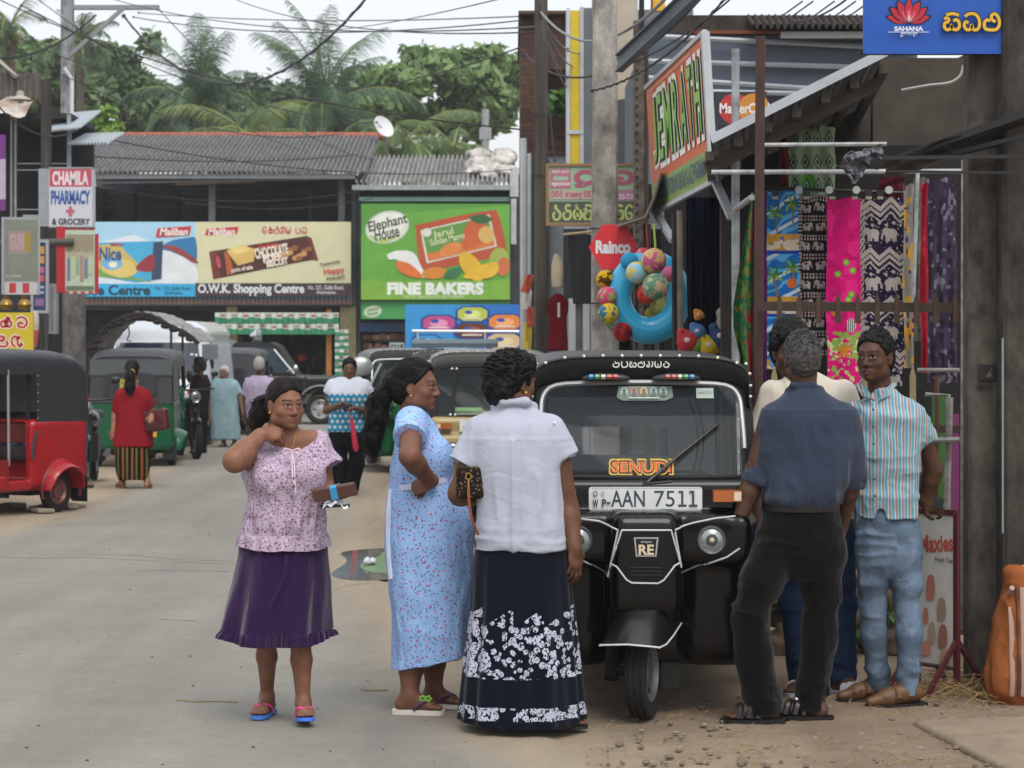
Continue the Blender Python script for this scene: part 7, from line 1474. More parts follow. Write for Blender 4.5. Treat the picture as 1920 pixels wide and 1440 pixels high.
	for x0,x1,z0,z1 in ((-.54,wx0,.93,1.40),(wx1,.535,.93,1.40),(wx0,wx1,.93,wz0),(wx0,wx1,wz1,1.40)):b.add([(x0,2.36,z0),(x1,2.36,z0),(x1,2.36,z1),(x0,2.36,z1)],[(0,1,2,3)])
	b.use(mat('#2b3236',.7))
	for x,c_ in ((-.40,.0),(.38,.06),(.42,.05)):b.tube([(x+c_*(1-((z-1.15)/.25)**2),2.352,z) for z in [.95+.05*k for k in range(10)]],.004,4)
	b.build('lining',root);b=MB(glass('clear_vinyl','#a9bcc4',.35,.2));b.add([(wx0,2.41,wz0),(wx1,2.41,wz0),(wx1,2.40,wz1),(wx0,2.40,wz1)],[(0,1,2,3)]);b.build('lining_window',root)
	# stickers behind the windscreen
	def wp(px,py):x,z=(px-1207)/411,EYE-(py-HOR)/411;v_=(z-1.085)/(1.512-1.085);return Vector((x,.085+.16*v_-.02*(1-(x/.47)**2)-.006,z))
	up=(wp(1207,750)-wp(1207,850)).normalized()
	b=MB(mat('#5d6f66',.5));c=wp(1212,738);b.prism([(-.125,-.02),(-.115,.034),(.13,.034),(.135,-.02),(.1,-.036),(-.1,-.036)],c,(1,0,0),up,.003);a=Art(b,c,(1,0,0),up,.0005,.0006)
	for k,hx in enumerate(['#8fa39b','#a06a5c','#a8906a','#7f958f','#8fa39b']):a.ell(-.09+k*.045,.006,.018,.024,hx);a.ell(-.09+k*.045,.012,.007,.009,'#4d5a55');a.ell(-.09+k*.045,-.006,.011,.012,'#55635c')
	a.rect(-.07,-.028,.07,-.022,'#a9b5ac');b.build('sticker',ws)
	b=MB(mat('#93a39c',.5));c=wp(1328,738);b.prism([(-.04,-.025),(.04,-.025),(.04,.025),(-.04,.025)],c,(1,0,0),up,.002);a=Art(b,c,(1,0,0),up,.0005,.0006);a.text('AAN 7511',-.033,-.006,.033,.008,'#4a5a55',.02);b.build('sticker',ws)
	b=MB();c=wp(1204,876);a=Art(b,c,(1,0,0),up,.0006,.001)
	for dx,dz,hx,bo in ((0,0,'#c9a53a',.085),(0,0,'#1f1d1c',.05),(0,.0,'#d2683a',.01)):a.text('SENUDI',-.132-bo*.1,-.022-bo*.1,.132+bo*.1,.026+bo*.1,hx,bo)
	a.text('SENUDI',-.131,-.021,.131,.003,'#26241f',.03) if False else None
	b.build('name_sticker',ws)
	# wiper
	b=MB(mat('#141516',.4));p0,p1=wp(1211,905),wp(1350,796);b.tube([p0+Vector((0,-.03,0)),p0.lerp(p1,.5)+Vector((0,-.022,.004)),p1+Vector((0,-.014,0))],[.009,.007,.004],6);b.beam(p0.lerp(p1,.42)+Vector((.0,-.012,-.006)),p1+Vector((.004,-.008,0)),.008,.014);b.tube([p0+Vector((0,.03,-.01)),p0+Vector((0,-.04,.0))],.014,8);b.tube([p0+Vector((0,-.03,0)),p0+Vector((.12,-.02,.01))],.004,5);b.build('wiper',root)
	return root
main_tuk()
# ------------------------------------------------------------------ the other vehicles
def bg_tuks():
	c=at(915,19.0)
	r,S=tuk("beige three-wheeler parked behind the black one, plate half hidden by people",c,0,'#9a8a62','#6b6c6c',.014,'#1a1a1a',False,old=True,coat=.2,accents=False,rim='#999999')
	b=MB(mat('#c9ccc8',.5));o=(-.115,.02,1.02);b.prism([(-.16,-.05),(.2,-.05),(.2,.055),(-.16,.055)],(-.08,-.02,1.01),(1,0,0),(0,0,1),.008)
	a=Art(b,(-.08,-.02,1.01),(1,0,0),(0,0,1),.0006,.001);a.text('W P',-.13,-.04,-.05,-.005,'#3a4246',.02);a.text('JW 2196',-.03,-.03,.18,.036,'#30383c',.02);b.build('number_plate',r)
	b=MB(mat('#b9c4b0',.6));b.box(-.32,.32,.12,.2,1.10,1.13);b.use(mat('#7fae74',.6));b.box(-.30,-.05,.10,.18,1.13,1.16);b.use(mat('#b56a58',.6));b.box(.02,.12,.1,.18,1.13,1.17);b.build('dashboard_cloth',r)
	b=MB(DARK());b.tube([(-.30,.075,1.10),(-.29,.23,1.50)],.02,6);b.tube([(.07,.03,1.08),(-.02,.07,1.25),(-.27,.16,1.44)],.008,5);b.tube([(.07,.0,1.05),(.07,.06,1.1)],.02,6);b.build('wiper',r)
	b=MB(mat('#bfc2c2',.3,.6))
	for x,z in ((-.30,1.10),(-.29,1.49),(.08,1.49)):
		for dx in (-.02,.02):b.ball((x+dx,.05+(z-1.1)*.37,z),.014,n=8,q=5)
	b.each('bracket',r)
	r,S=tuk("grey roofed three-wheeler behind the beige one with a nameplate over its windscreen",at(852,26.0),0,'#3b4a3c','#6a6d70',.016,None,coat=.2,accents=False)
	b=MB(mat('#5b6a70',.6));b.T=Matrix.Translation((0,.3,1.70));b.rings([[(x,y*1.0+.0,z) for y,z in ((-.12,-.03),(-.13,.02),(-.08,.06),(.5,.07),(.5,-.03))] for x in (-.5,-.48,.48,.5)]);b.build('roof_roll',r)
	b=MB(mat('#b9c4cc',.5));b.box(-.12,.16,.15,.17,1.62,1.665);a=Art(b,(0,.15,1.642),(1,0,0),(0,0,1));a.text('KAWASA',-.1,-.012,.14,.014,'#43525c',.02);b.build('nameplate',r)
	r,S=tuk("green three-wheeler behind the woman in the blue dress, windscreen catching the sky",at(765,29.6),.12,'#14532f','#5e6164',.016,None,coat=.3,accents=False)
	b=MB(mat('#a9b0b2',.3,.5));b.beam((-.52,.05,1.1),(-.35,.0,1.45),.10,.03);b.ball((-.62,.0,1.42),(.16,.06,.13));b.build('wing_mirror',r)
	r,S=tuk("red three-wheeler parked at the road edge with its open passenger side showing",(P(122,0,22.85).x-1.488,21.346,0),0,'#94151b','#26292c',.010,None,coat=.35,accents=False,rim='#8a5a58',seat='#2c1416')
	r.rotation_euler=(0,0,math.radians(-28))
	b=MB(fabric('seat_print','#1d2c44',[('blotch',18,.52,.6,'#7a2f2f'),('blotch',26,.55,.63,'#6f8fae')]))
	b.box(-.45,.45,1.75,2.1,.66,.70);b.build('seat_cover',r)
	b=MB(mat('#7a1116',.3,coat=.3))
	for q in (-1,1):b.box(q*.55-.012,q*.55+.012,.62,1.22,.30,.56);b.box(q*.552-.014,q*.552+.014,.66,.69,.30,.54);b.box(q*.552-.014,q*.552+.014,.9,.93,.30,.54);b.box(q*.552-.014,q*.552+.014,1.05,1.08,.30,.54)
	b.each('side_panel',r)
	b=MB(mat('#9a9da0',.3,.7))
	for q in (-1,1):b.tube([(q*.555,1.23,.5),(q*.545,1.23,1.45)],.014,6)
	b.each('grab_pole',r)
	b=MB(DARK());b.box(-.62,-.42,2.36,2.37,.08,.34);b.box(.42,.62,2.36,2.37,.08,.34);b.each('mud_flap',r)
	b=MB(mat('#5e1a20',.4))
	for q in (-1,1):b.tube([(q*.60,1.98+.30*math.cos(t),.22+.30*math.sin(t)) for t in [math.pi*k/12 for k in range(-1,14)]],.016,6)
	b.use(mat('#26282c',.6))
	for q in (-1,1):b.tube([(q*.6,1.60,.84),(q*.6,1.56,.72),(q*.6,1.53,.55)],.018,6)
	b.each('fender_trim',r)
	b=MB(mat('#8b8b88',.4));b.box(-.62,-.52,.62,.66,1.18,1.42);b.build('mirror_box',r)
	r,S=tuk("green three-wheeler seen from behind with dark grey curtain and yellow sticker",(P(232,0,31.2).x,31.2+2.43,0),0,'#0f5136','#2e3134',.012,None,coat=.3,accents=False,rear_window=False)
	r.rotation_euler=(0,0,math.pi+.04)
	M=Matrix.Translation((0,2.445,1.15))
	b=MB(mat('#23262a',.25));b.prism(spline([(-.3,-.16),(.3,-.16),(.34,0),(.3,.16),(-.3,.16),(-.34,0)],4,True),(0,2.452,1.14),(-1,0,0),(0,-.08,1),.012)
	a=Art(b,(0,2.455,1.13),(-1,0,0),(0,-.08,1),.001,.002);a.text('NEVER TOO',-.17,.04,.10,.10,'#b3a43a',.03);a.rect(-.15,-.10,.09,.03,'#8f8f35');a.ell(-.03,-.02,.06,.05,'#40421c');a.ell(-.03,-.02,.035,.03,'#b3a43a');b.build('rear_window',r)
	b=MB(mat('#44494c',.5));b.rings([[(-.57,2.40,1.50),(.57,2.40,1.50)],[(-.575,2.418,1.28),(.575,2.418,1.28)]][::-1],False,False,closed=False);b.build('curtain_band',r)
	b=MB(mat('#0c3a27',.4))
	b.use(mat('#2f7a58',.4));a=Art(b,(0,2.425,.62),(-1,0,0),(0,0,1),.001,.003)
	for x0,z0 in ((-.22,.02),(-.22,-.22)):
		for s0 in ((x0,z0,x0+.34,z0+.012),(x0,z0+.19,x0+.34,z0+.202),(x0,z0,x0+.012,z0+.2),(x0+.33,z0,x0+.342,z0+.2),(x0+.04,z0+.12,x0+.2,z0+.14),(x0+.04,z0+.07,x0+.25,z0+.085)):a.rect(*s0,'#5f9a80')
	a.rect(.12,-.20,.36,-.08,'#c79a1e');a.text('7217',.15,-.175,.33,-.105,'#3b2f12',.02);b.build('rear_panel',r)
	r,S=tuk("dark maroon three-wheeler with a grey roof parked beyond the old woman",(P(428,0,42.5).x,42.5+2.43,0),0,'#2b1216','#37383c',.018,None,coat=.2,accents=False)
	r.rotation_euler=(0,0,math.pi)
def van():
	r=thing('van',"white high roofed van with a large mirror parked behind the green three-wheeler",'van',at(284,37.5));w=mat('#b9bfc6',.25,var=.05,coat=.5);S=Sdf()
	S.stack([(.35,0,2.3,.90,2.35),(.9,0,2.3,.92,2.36),(1.15,0,2.36,.90,2.28),(1.75,0,2.56,.82,2.0),(2.02,0,2.62,.76,1.88),(2.12,0,2.65,.6,1.7)],.02,6)
	v,q=S.mesh(.022);npmesh('body',v,q,w,r);S.last
	def sf(x,z,o=.012):y=S.front(x,z);return (x,(y if y is not None else .3)-o,z)
	g=mat('#1c2530',.08,var=.1,spec=.7);b=MB(g);rows=[]
	for z in [1.15+.1*k for k in range(7)]:
		w_=.80-(z-1.15)*.19;rows.append([sf(w_*u,z) for u in [-1+.1*k for k in range(21)]])
	b.rings(rows,False,False,closed=False);b.build('windscreen',r)
	b=MB(DARK());b.tube([sf(.1,1.12,.02),sf(.42,1.2,.02)],.012,5);b.tube([(.78,.35,1.35),(.95,.15,1.5)],.018,5);b.tube([(.98,.12,1.62),(.98,.12,1.8)],.01,5);b.use(mat('#6d7478',.4));b.box(.84,1.10,.05,.12,1.47,1.72);b.build('wing_mirror',r)
	b=MB(g)
	for q in (-1,1):b.rings([[(q*(.885-(z-1.15)*.17),y,z) for y in (1.0,2.2,3.6)][::q] for z in (1.15,1.7)],False,False,closed=False)
	b.build('side_window',r)
	b=MB(mat('#c07a1e',.3));b.box(.60,.84,-.03,.1,.88,.97);b.box(-.84,-.60,-.03,.1,.88,.97);b.each('indicator',r)
	for q in (-1,1):headlamp(r,sf(q*.66,.74),.1);
	for q in (-1,1):
		for y in (.9,3.7):wheel(r,(q*.74,y,.3),.3,.19,'#9a9a9a')
	b=MB(mat('#2a2b2d',.6));b.box(-.85,.85,-.08,.1,.34,.55);b.build('bumper',r)
def jeep():
	c=at(500,48.2);r=thing('jeep',"black off-road jeep crossing the junction with chrome spotlights on its roof",'jeep',c);m=mat('#0c0e10',.3,var=.1,coat=.4)
	# heads along +x; length from x=-2.2 to 1.55
	def bx(b,x0,x1,y0,y1,z0,z1,r_=.06):S=Sdf();S.rbox(((x0+x1)/2,(y0+y1)/2,(z0+z1)/2),((x1-x0)/2,(y1-y0)/2,(z1-z0)/2),r_);v,q=S.mesh(.03);return v,q
	S=Sdf();S.rbox((-.6,.75,.75),(1.45,.72,.32),.07);S.rbox((.95,.75,.86),(.75,.60,.20),.09);S.rbox((.4,.75,.98),(.35,.66,.10),.06)
	for x in (-1.35,1.15):S.cap((x,-.2,.33),(x,1.7,.33),.42,.42,.01,'s')
	v,q=S.mesh(.022);npmesh('body',v,q,m,r)
	b=MB(mat('#191b1d',.6,var=.2));b.rings([[(x,y,z) for x,z in ((-2.0,1.06),(-1.95,1.62),(-1.6,1.76),(.05,1.78),(.22,1.70),(.62,1.08))] for y in (.06,.1,1.4,1.44)],smooth=False);b.build('soft_top',r)
	b=MB(mat('#39454e',.1,spec=.6));b.prism([(-.25,1.12),(.48,1.12),(.18,1.66),(-.25,1.66)],(0,.05,0),(1,0,0),(0,0,1),.01);b.prism([(-1.3,1.12),(-.4,1.12),(-.4,1.62),(-1.3,1.62)],(0,.05,0),(1,0,0),(0,0,1),.01);b.build('side_window',r)
	b=MB(CHROME());b.tube([(.15,.04,1.62),(.58,.04,1.10)],.03,6);b.tube([(.45,-.06,1.15),(.62,-.14,1.2)],.015,5);b.ball((.64,-.15,1.22),(.05,.07,.08));b.build('windscreen_pillar',r)
	b=MB(CHROME())
	for y in (.3,.7,1.1):b.lathe([(.02,-.1),(.13,.02),(.14,.06),(.12,.05),(.002,.06)],(-.30,y,1.92),'x',14);b.tube([(-.30,y,1.76),(-.30,y,1.9)],.02,5)
	b.tube([(-.30,.1,1.80),(-.30,1.3,1.80)],.02,6);b.build('spotlight',r)
	b=MB(mat('#8f9296',.4));R=[(1.15+.50*math.cos(t),.36+.50*math.sin(t)) for t in [math.pi*k/14 for k in range(0,15)]]
	b.rings([[(x,.03,z),(x,.40,z),(x,.40,z-.03),(x,.03,z-.03)] for x,z in R]);R=[(-1.35+.50*math.cos(t),.36+.50*math.sin(t)) for t in [math.pi*k/14 for k in range(0,15)]];b.rings([[(x,-.0,z),(x,.3,z),(x,.3,z-.03),(x,.0,z-.03)] for x,z in R]);b.each('fender_flare',r)
	b=MB(mat('#c4601c',.3));b.box(1.42,1.56,.12,.18,.90,.98);b.each('indicator',r)
	for x in (-1.35,1.15):
		for y in (.18,1.35):wheel(r,(x,y,.33),.33,.22,'#a9abac',math.pi/2)
def motorbike(label,loc,rz,tank):
	r=thing('motorbike',label,'motorbike',loc,rz,'motorbikes parked by the kerb')
	for y in (-.62,.62):wheel(r,(0,y,.29),.29,.09,'#77797a',name='wheel')
	b=MB(mat(tank,.3,coat=.4));S=Sdf();S.ell((0,-.12,.80),(.14,.30,.12));S.rbox((0,.35,.72),(.10,.32,.09),.05);S.ell((0,-.60,.58),(.07,.24,.06));v,q=S.mesh(.02);npmesh('tank',v,q,mat(tank,.3,coat=.4),r)
	b=MB(mat('#17181a',.5));S=Sdf();S.rbox((0,.40,.84),(.12,.34,.05),.04);v,q=S.mesh(.02);npmesh('saddle',v,q,mat('#17181a',.6),r)
	b.tube([(-.05,-.62,.29),(-.05,-.42,1.0)],.025,6);b.tube([(.05,-.62,.29),(.05,-.42,1.0)],.025,6);b.tube([(-.34,-.28,1.05),(-.1,-.40,1.03),(.1,-.40,1.03),(.34,-.28,1.05)],.016,6);b.box(-.12,.12,-.2,.25,.28,.62);b.tube([(.15,.1,.3),(.16,.8,.36)],.04,8);b.build('engine_frame',r)
	headlamp(r,(0,-.56,.93),.085)
	b=MB(mat('#202226',.3))
	for q in (-1,1):b.tube([(q*.28,-.30,1.06),(q*.33,-.33,1.22)],.007,5);b.ball((q*.34,-.34,1.27),(.06,.02,.045))
	b.each('mirror',r)
bg_tuks();van();jeep()
motorbike("dark motorbike with a magenta cover beside the green three-wheeler",at(352,34.0),.35,'#1a1b20')
motorbike("black scooter standing behind the girl in the pink top",at(168,27.6),.1,'#15161a')
# ------------------------------------------------------------------ the six people in front
def rows_px(p,rows,inset=0.0):
	"""(py, left px, right px, half depth, forward shift) -> stack rows."""
	out=[]
	for py,xl,xr,b,cy in rows:
		l,r=p.L(xl,py),p.L(xr,py);out.append((l[2],(l[0]+r[0])/2,cy,(r[0]-l[0])/2-inset,b-inset))
	return out
def flipflop(p,q,sole,strap,sc,name='flip_flop',thick=.016,under=None):
	"""q: the foot's frame from add_foot."""
	b=MB(mat(sole,.7,var=.06));out=[]
	pr=[(-.075,.0),(-.07,.026),(-.04,.034),(.02,.032),(.08,.043),(.13,.042),(.162,.024),(.168,.0),(.16,-.024),(.13,-.04),(.08,-.042),(.02,-.033),(-.04,-.034),(-.07,-.026)]
	pr=spline(pr,3,True)
	top=[q(x,y,-.071) for x,y in pr];bot=[q(x,y,-.071-thick/sc) for x,y in pr]
	b.rings([bot,top],True,True,smooth=False)
	if under:b.rings([[q(x*.97,y*.9,-.0725-thick/sc) for x,y in pr],[q(x*.97,y*.9,-.0722-thick/sc) for x,y in pr]],True,True,mat(under,.8),False)
	o=b.build(name,p.root)
	s=MB(mat(strap,.5,var=.05));c=q(.112,-.008,-.03)
	s.tube([q(.118,-.008,-.07),q(.116,-.008,-.045),c],.006*sc,6)
	for e in (-1,1):s.tube(spline([tuple(c),tuple(q(.085,e*.028-.004,-.027)),tuple(q(.05,e*.039,-.045)),tuple(q(.03,e*.036,-.07))],5),.0075*sc,6)
	s.build('strap',o);return o
def fold_gen(amp,parts):
	"""Sum of ridged folds: parts of (scale xyz, seed, weight)."""
	def fn(v):
		r=0
		for sc,sd,w in parts:r=r+w*(ridge(v+.03*np.stack([vnoise(v,(6,6,6),sd+5)]*3,1),sc,sd)-.62)
		return amp*r
	return fn
	# --- woman in the purple skirt, walking
def woman_purple():
	p=Person('person',"woman in a floral blouse and purple flared skirt walking with a brown wallet",535,1355,skin='#7a5340',res=.0047)
	L=p.L;S=p.S
	hc=L(535,757,-.02)
	p.add_head(hc,math.radians(33),.08,.03,.93,False,1.10,(L(536,842,.03),.062))
	body=[(1022,449,614,.15,.0),(985,455,612,.15,-.01),(950,462,611,.14,-.01),(920,461,610,.14,-.01),(890,460,607,.14,0),(865,468,604,.12,.01),(845,482,600,.09,.02),(828,505,585,.06,.03)]
	S.stack(rows_px(p,body,.034),.03)
	S.chain([L(500,836,.02),L(540,826,.03),L(584,828,.03),L(598,842,.02)],[.05,.05,.045,.04],.04)
	# raised arm: elbow towards the camera, hand at the neck
	sh,el,wr=L(481,850,.0),L(440,864,-.20),L(489,816,-.13)
	p.add_arm(sh,el,wr,(.062,.05,.031),.03)
	p.add_hand(wr,A(.9,.22,.12),A(-.1,-.8,.5),-1,(.9,1.0,1.05,1.1),.6,.96)
	sh,el,wr=L(598,846,.02),L(612,925,.03),L(618,925,-.20)
	p.add_arm(sh,el,wr,(.044,.042,.027),.03)
	p.add_hand(wr,A(.55,-.6,-.12),A(.1,-.25,-1),1,(.5,.5,.5,.5),.35,.95)
	for hip,kn,an,r in ((L(505,1040,.0),L(499,1195,.02),L(501,1308,.17),(.085,.045,.026)),(L(565,1040,0),L(563,1195,-.03),L(569,1330,-.02),(.085,.046,.027))):
		p.add_leg(hip,kn,an,r)
	an1,an2=L(501,1308,.17),L(569,1330,-.02)
	an1[2]=.092;an2[2]=.096
	q1=p.add_foot(an1,(-.22,-1),.93,-.0);q2=p.add_foot(an2,(.18,-1),.93,.14)
	p.finish(1.0,'#7c4440',.55)
	flipflop(p,q1,'#3f74c8','#d8447f',.93,under='#2a4f96');flipflop(p,q2,'#3f6cd0','#d8447f',.93,under='#20242a')
	# blouse
	B=Sdf();rows=[(1021,447,617,.165,-.005),(1008,449,616,.160,-.005),(985,453,614,.158,-.01),(955,460,612,.15,-.01),(930,463,612,.15,-.012),(905,458,612,.15,-.012),(885,456,611,.145,-.005),(865,464,608,.125,.005),(848,474,606,.10,.015),(832,486,604,.075,.02),(818,505,596,.05,.03)]
	B.stack(rows_px(p,rows),.02)
	for x in (505,572):B.ell(L(x,893,-.115),(.082,.07,.075),None,.06)
	B.capf(L(597,834,.015),L(615,876,.0),.066,.074,.03);B.capf(L(488,846,.0),L(462,860,-.08),.064,.076,.03)
	c=L(543,800,-.10);B.ell(c,(.125,.21,.105),None,.006,'s')
	B.ell(L(548,846,-.19),(.035,.1,.035),None,.004,'s')
	m=fabric('floral_chiffon','#ab9cad',[('dot',70,.34,'#94809a',1,None),('dot',58,.28,'#7d5068',2,None),('dot',90,.24,'#6a5a72',3,None),('dot',45,.17,'#c6b8c6',4,None)],wr=.8,wscale=26,stretch=(1,1,.35))
	fo=fold_gen(.0075,[((26,26,8),1,1),((11,11,6),2,.9)])
	bl=p.cloth('blouse',B,m,.0065,lambda v:fo(v)*(1+.8*(v[:,2]<.93)))
	# peplum ruffle, cuff ruffle, tie
	z=L(0,1000)[2];f=lambda t,z:math.sin(t*13+math.sin(t*3)*2)*.6+.4*math.sin(t*29+1)
	c0=L(531,1000);rr=[(c0[2],c0[0],-.005,.201,.166,.0),(c0[2]-.02,c0[0],-.005,.205,.172,.035,0),(L(0,1026)[2],c0[0],-.005,.208,.178,.075,.006)]
	loftskirt([r if len(r)>6 else (*r,0) for r in rr],200,f,m,'peplum',bl,.006)
	t=MB(mat('#cbb4c6',.8));kx=L(548,846,-.168)
	for e,ln in ((-1,.03),(1,.03)):t.tube(spline([tuple(kx),tuple(kx+A(e*.03,-.012,.012)),tuple(kx+A(e*.038,-.008,-.012)),tuple(kx)],5),.004,5)
	for e in (-1,1):t.tube(spline([tuple(kx),tuple(kx+A(.006+e*.005,-.02,-.06)),tuple(kx+A(.012+e*.004,-.05,-.12)),tuple(kx+A(.02,-.05,-.17-.015*e))],5),.003,5)
	t.use(mat('#6b4a22',.4));t.ball(kx+A(.012,-.052,-.115),.006);t.ball(kx+A(.014,-.05,-.15),.007);t.build('tie',bl)
	nk=MB(mat('#b08a3a',.3,.9));cpt=[L(522,822,-.055),L(535,836,-.09),L(541,846,-.105),L(549,838,-.10),L(556,812,-.07)]
	nk.tube(spline([tuple(x) for x in cpt],6),.0022,5);nk.build('necklace',p.root);nk=MB(mat('#b08a3a',.3,.9));nk.ball(p.T(-.083,.0,-.04),.006);nk.ball(p.T(.083,.0,-.04),.006);nk.each('earring',p.root)
	# skirt
	m2=fabric('purple_jersey','#28133a',wr=.6,wscale=10,stretch=(1.6,1.6,.25),weave=.2,sheen=.3,var=.12)
	f=lambda t,z:(.55*math.sin(t*7+1.2+z*1.5)+.3*math.sin(t*12+.4)+.25*math.sin(t*3+2))
	def W(py,xl,xr,b,fd):l,r=L(xl,py),L(xr,py);return (l[2],(l[0]+r[0])/2,0,(r[0]-l[0])/2,b,fd,0)
	sk=loftskirt([W(1005,450,614,.155,0),W(1040,447,614,.165,.02),W(1090,436,617,.18,.06),W(1140,423,614,.20,.10),W(1186,413,613,.205,.135)],200,f,m2,'skirt',p.root,.012)
	f2=lambda t,z:f(t,z)+.22*math.sin(t*46+math.sin(t*9))+.12*math.sin(t*71)
	loftskirt([W(1180,414,613,.204,.13),W(1186,410,616,.21,.145),W(1200,408,616,.213,.16)],300,f2,m2,'hem_ruffle',sk,.012)
	d=MB(m2);d.tube(spline([tuple(L(540,1040,-.175)),tuple(L(536,1075,-.195)),tuple(L(522,1110,-.215)),tuple(L(506,1140,-.225))],5),.0035,5)
	d.tube(spline([tuple(L(536,1040,-.175)),tuple(L(532,1075,-.198)),tuple(L(519,1112,-.217)),tuple(L(502,1137,-.225))],5),.0035,5);d.build('drawstring',sk)
	# hair: combed back into a loose ponytail on the viewer's left
	H=Sdf();p.cap_hair(H,.008,.054,-.065);hm=hair_mat('#120e0d')
	st=MB(hair_mat('#1a1412','#2e211b'));T=p.T
	comb(p,st,170,.0105,3)
	strands(st,p,[T(.02,-.10,.02),T(.05,-.14,.0),T(.075,-.17,-.07),T(.07,-.165,-.16)],130,.030,.0022,.012,16,seed=2)
	H.ell(T(.02,-.115,.015),(.035,.03,.03),None,.02)
	H.ell(T(.055,-.15,-.05),(.045,.04,.07),None,.03)
	p.hair(H,hm,.005,.0025,60,st,(.6,.6,.6))
	# held things
	w0,w1=L(589,930,-.30),L(667,917,-.34);d=Vector(w1-w0);u=Vector((.12,-.25,1)).normalized();nn=d.normalized().cross(u);u=nn.cross(d.normalized());ln=(Vector(w1)-Vector(w0)).length
	w=thing('wallet',"brown long wallet with a bright blue strap held by the woman in purple",'wallet',tuple(Vector(w0)+p.root.location));Mx=Matrix((d.normalized(),u,nn)).transposed().to_4x4()
	b=MB(mat('#4a2f26',.5,var=.15,vs=30,bump=.1));b.T=Mx;S2=.03
	sec=[(-.028,-.018),(-.03,.0),(-.026,.018),(.026,.016),(.032,.006),(.032,-.012),(.026,-.018)]
	b.rings([[(x,a,c) for a,c in sec] for x in (0,.004,ln-.004,ln)],True,True,smooth=False);b.build('cover',w)
	b=MB(mat('#2f86b4',.5));b.T=Mx;b.rings([[(x,a*1.06,c*1.12) for a,c in sec] for x in (ln*.42,ln*.58)],True,True,smooth=False);b.build('band',w)
	b=MB(mat('#b89b5a',.3,.8));b.T=Mx;b.box(ln*.36,ln*.42,.029,.036,-.006,.006);b.box(ln*.6,ln*.66,.031,.038,-.006,.006);b.each('clasp',w)
	pp=thing('paper',"crumpled white paper slip under the brown wallet",'paper',tuple(Vector(L(630,942,-.30))+p.root.location))
	b=MB(mat('#c9ccd2',.8));g=[[((i-3)*.018,(j-2)*.022,.012*math.sin(i*2.1+j*1.7)-.008*abs(i-3)+.004*j) for j in range(5)] for i in range(7)]
	vs=[v for r in g for v in r];b.add(vs,[(i*5+j,i*5+j+5,i*5+j+6,i*5+j+1) for i in range(6) for j in range(4)],False);b.build('sheet',pp)
	ph=thing('phone',"dark phone held flat under the paper and brown wallet",'phone',tuple(Vector(L(630,949,-.30))+p.root.location))
	b=MB(mat('#17181a',.3));b.beam((-.07,-.01,.0),(.06,0,.004),.05,.012);b.build('phone_body',ph)
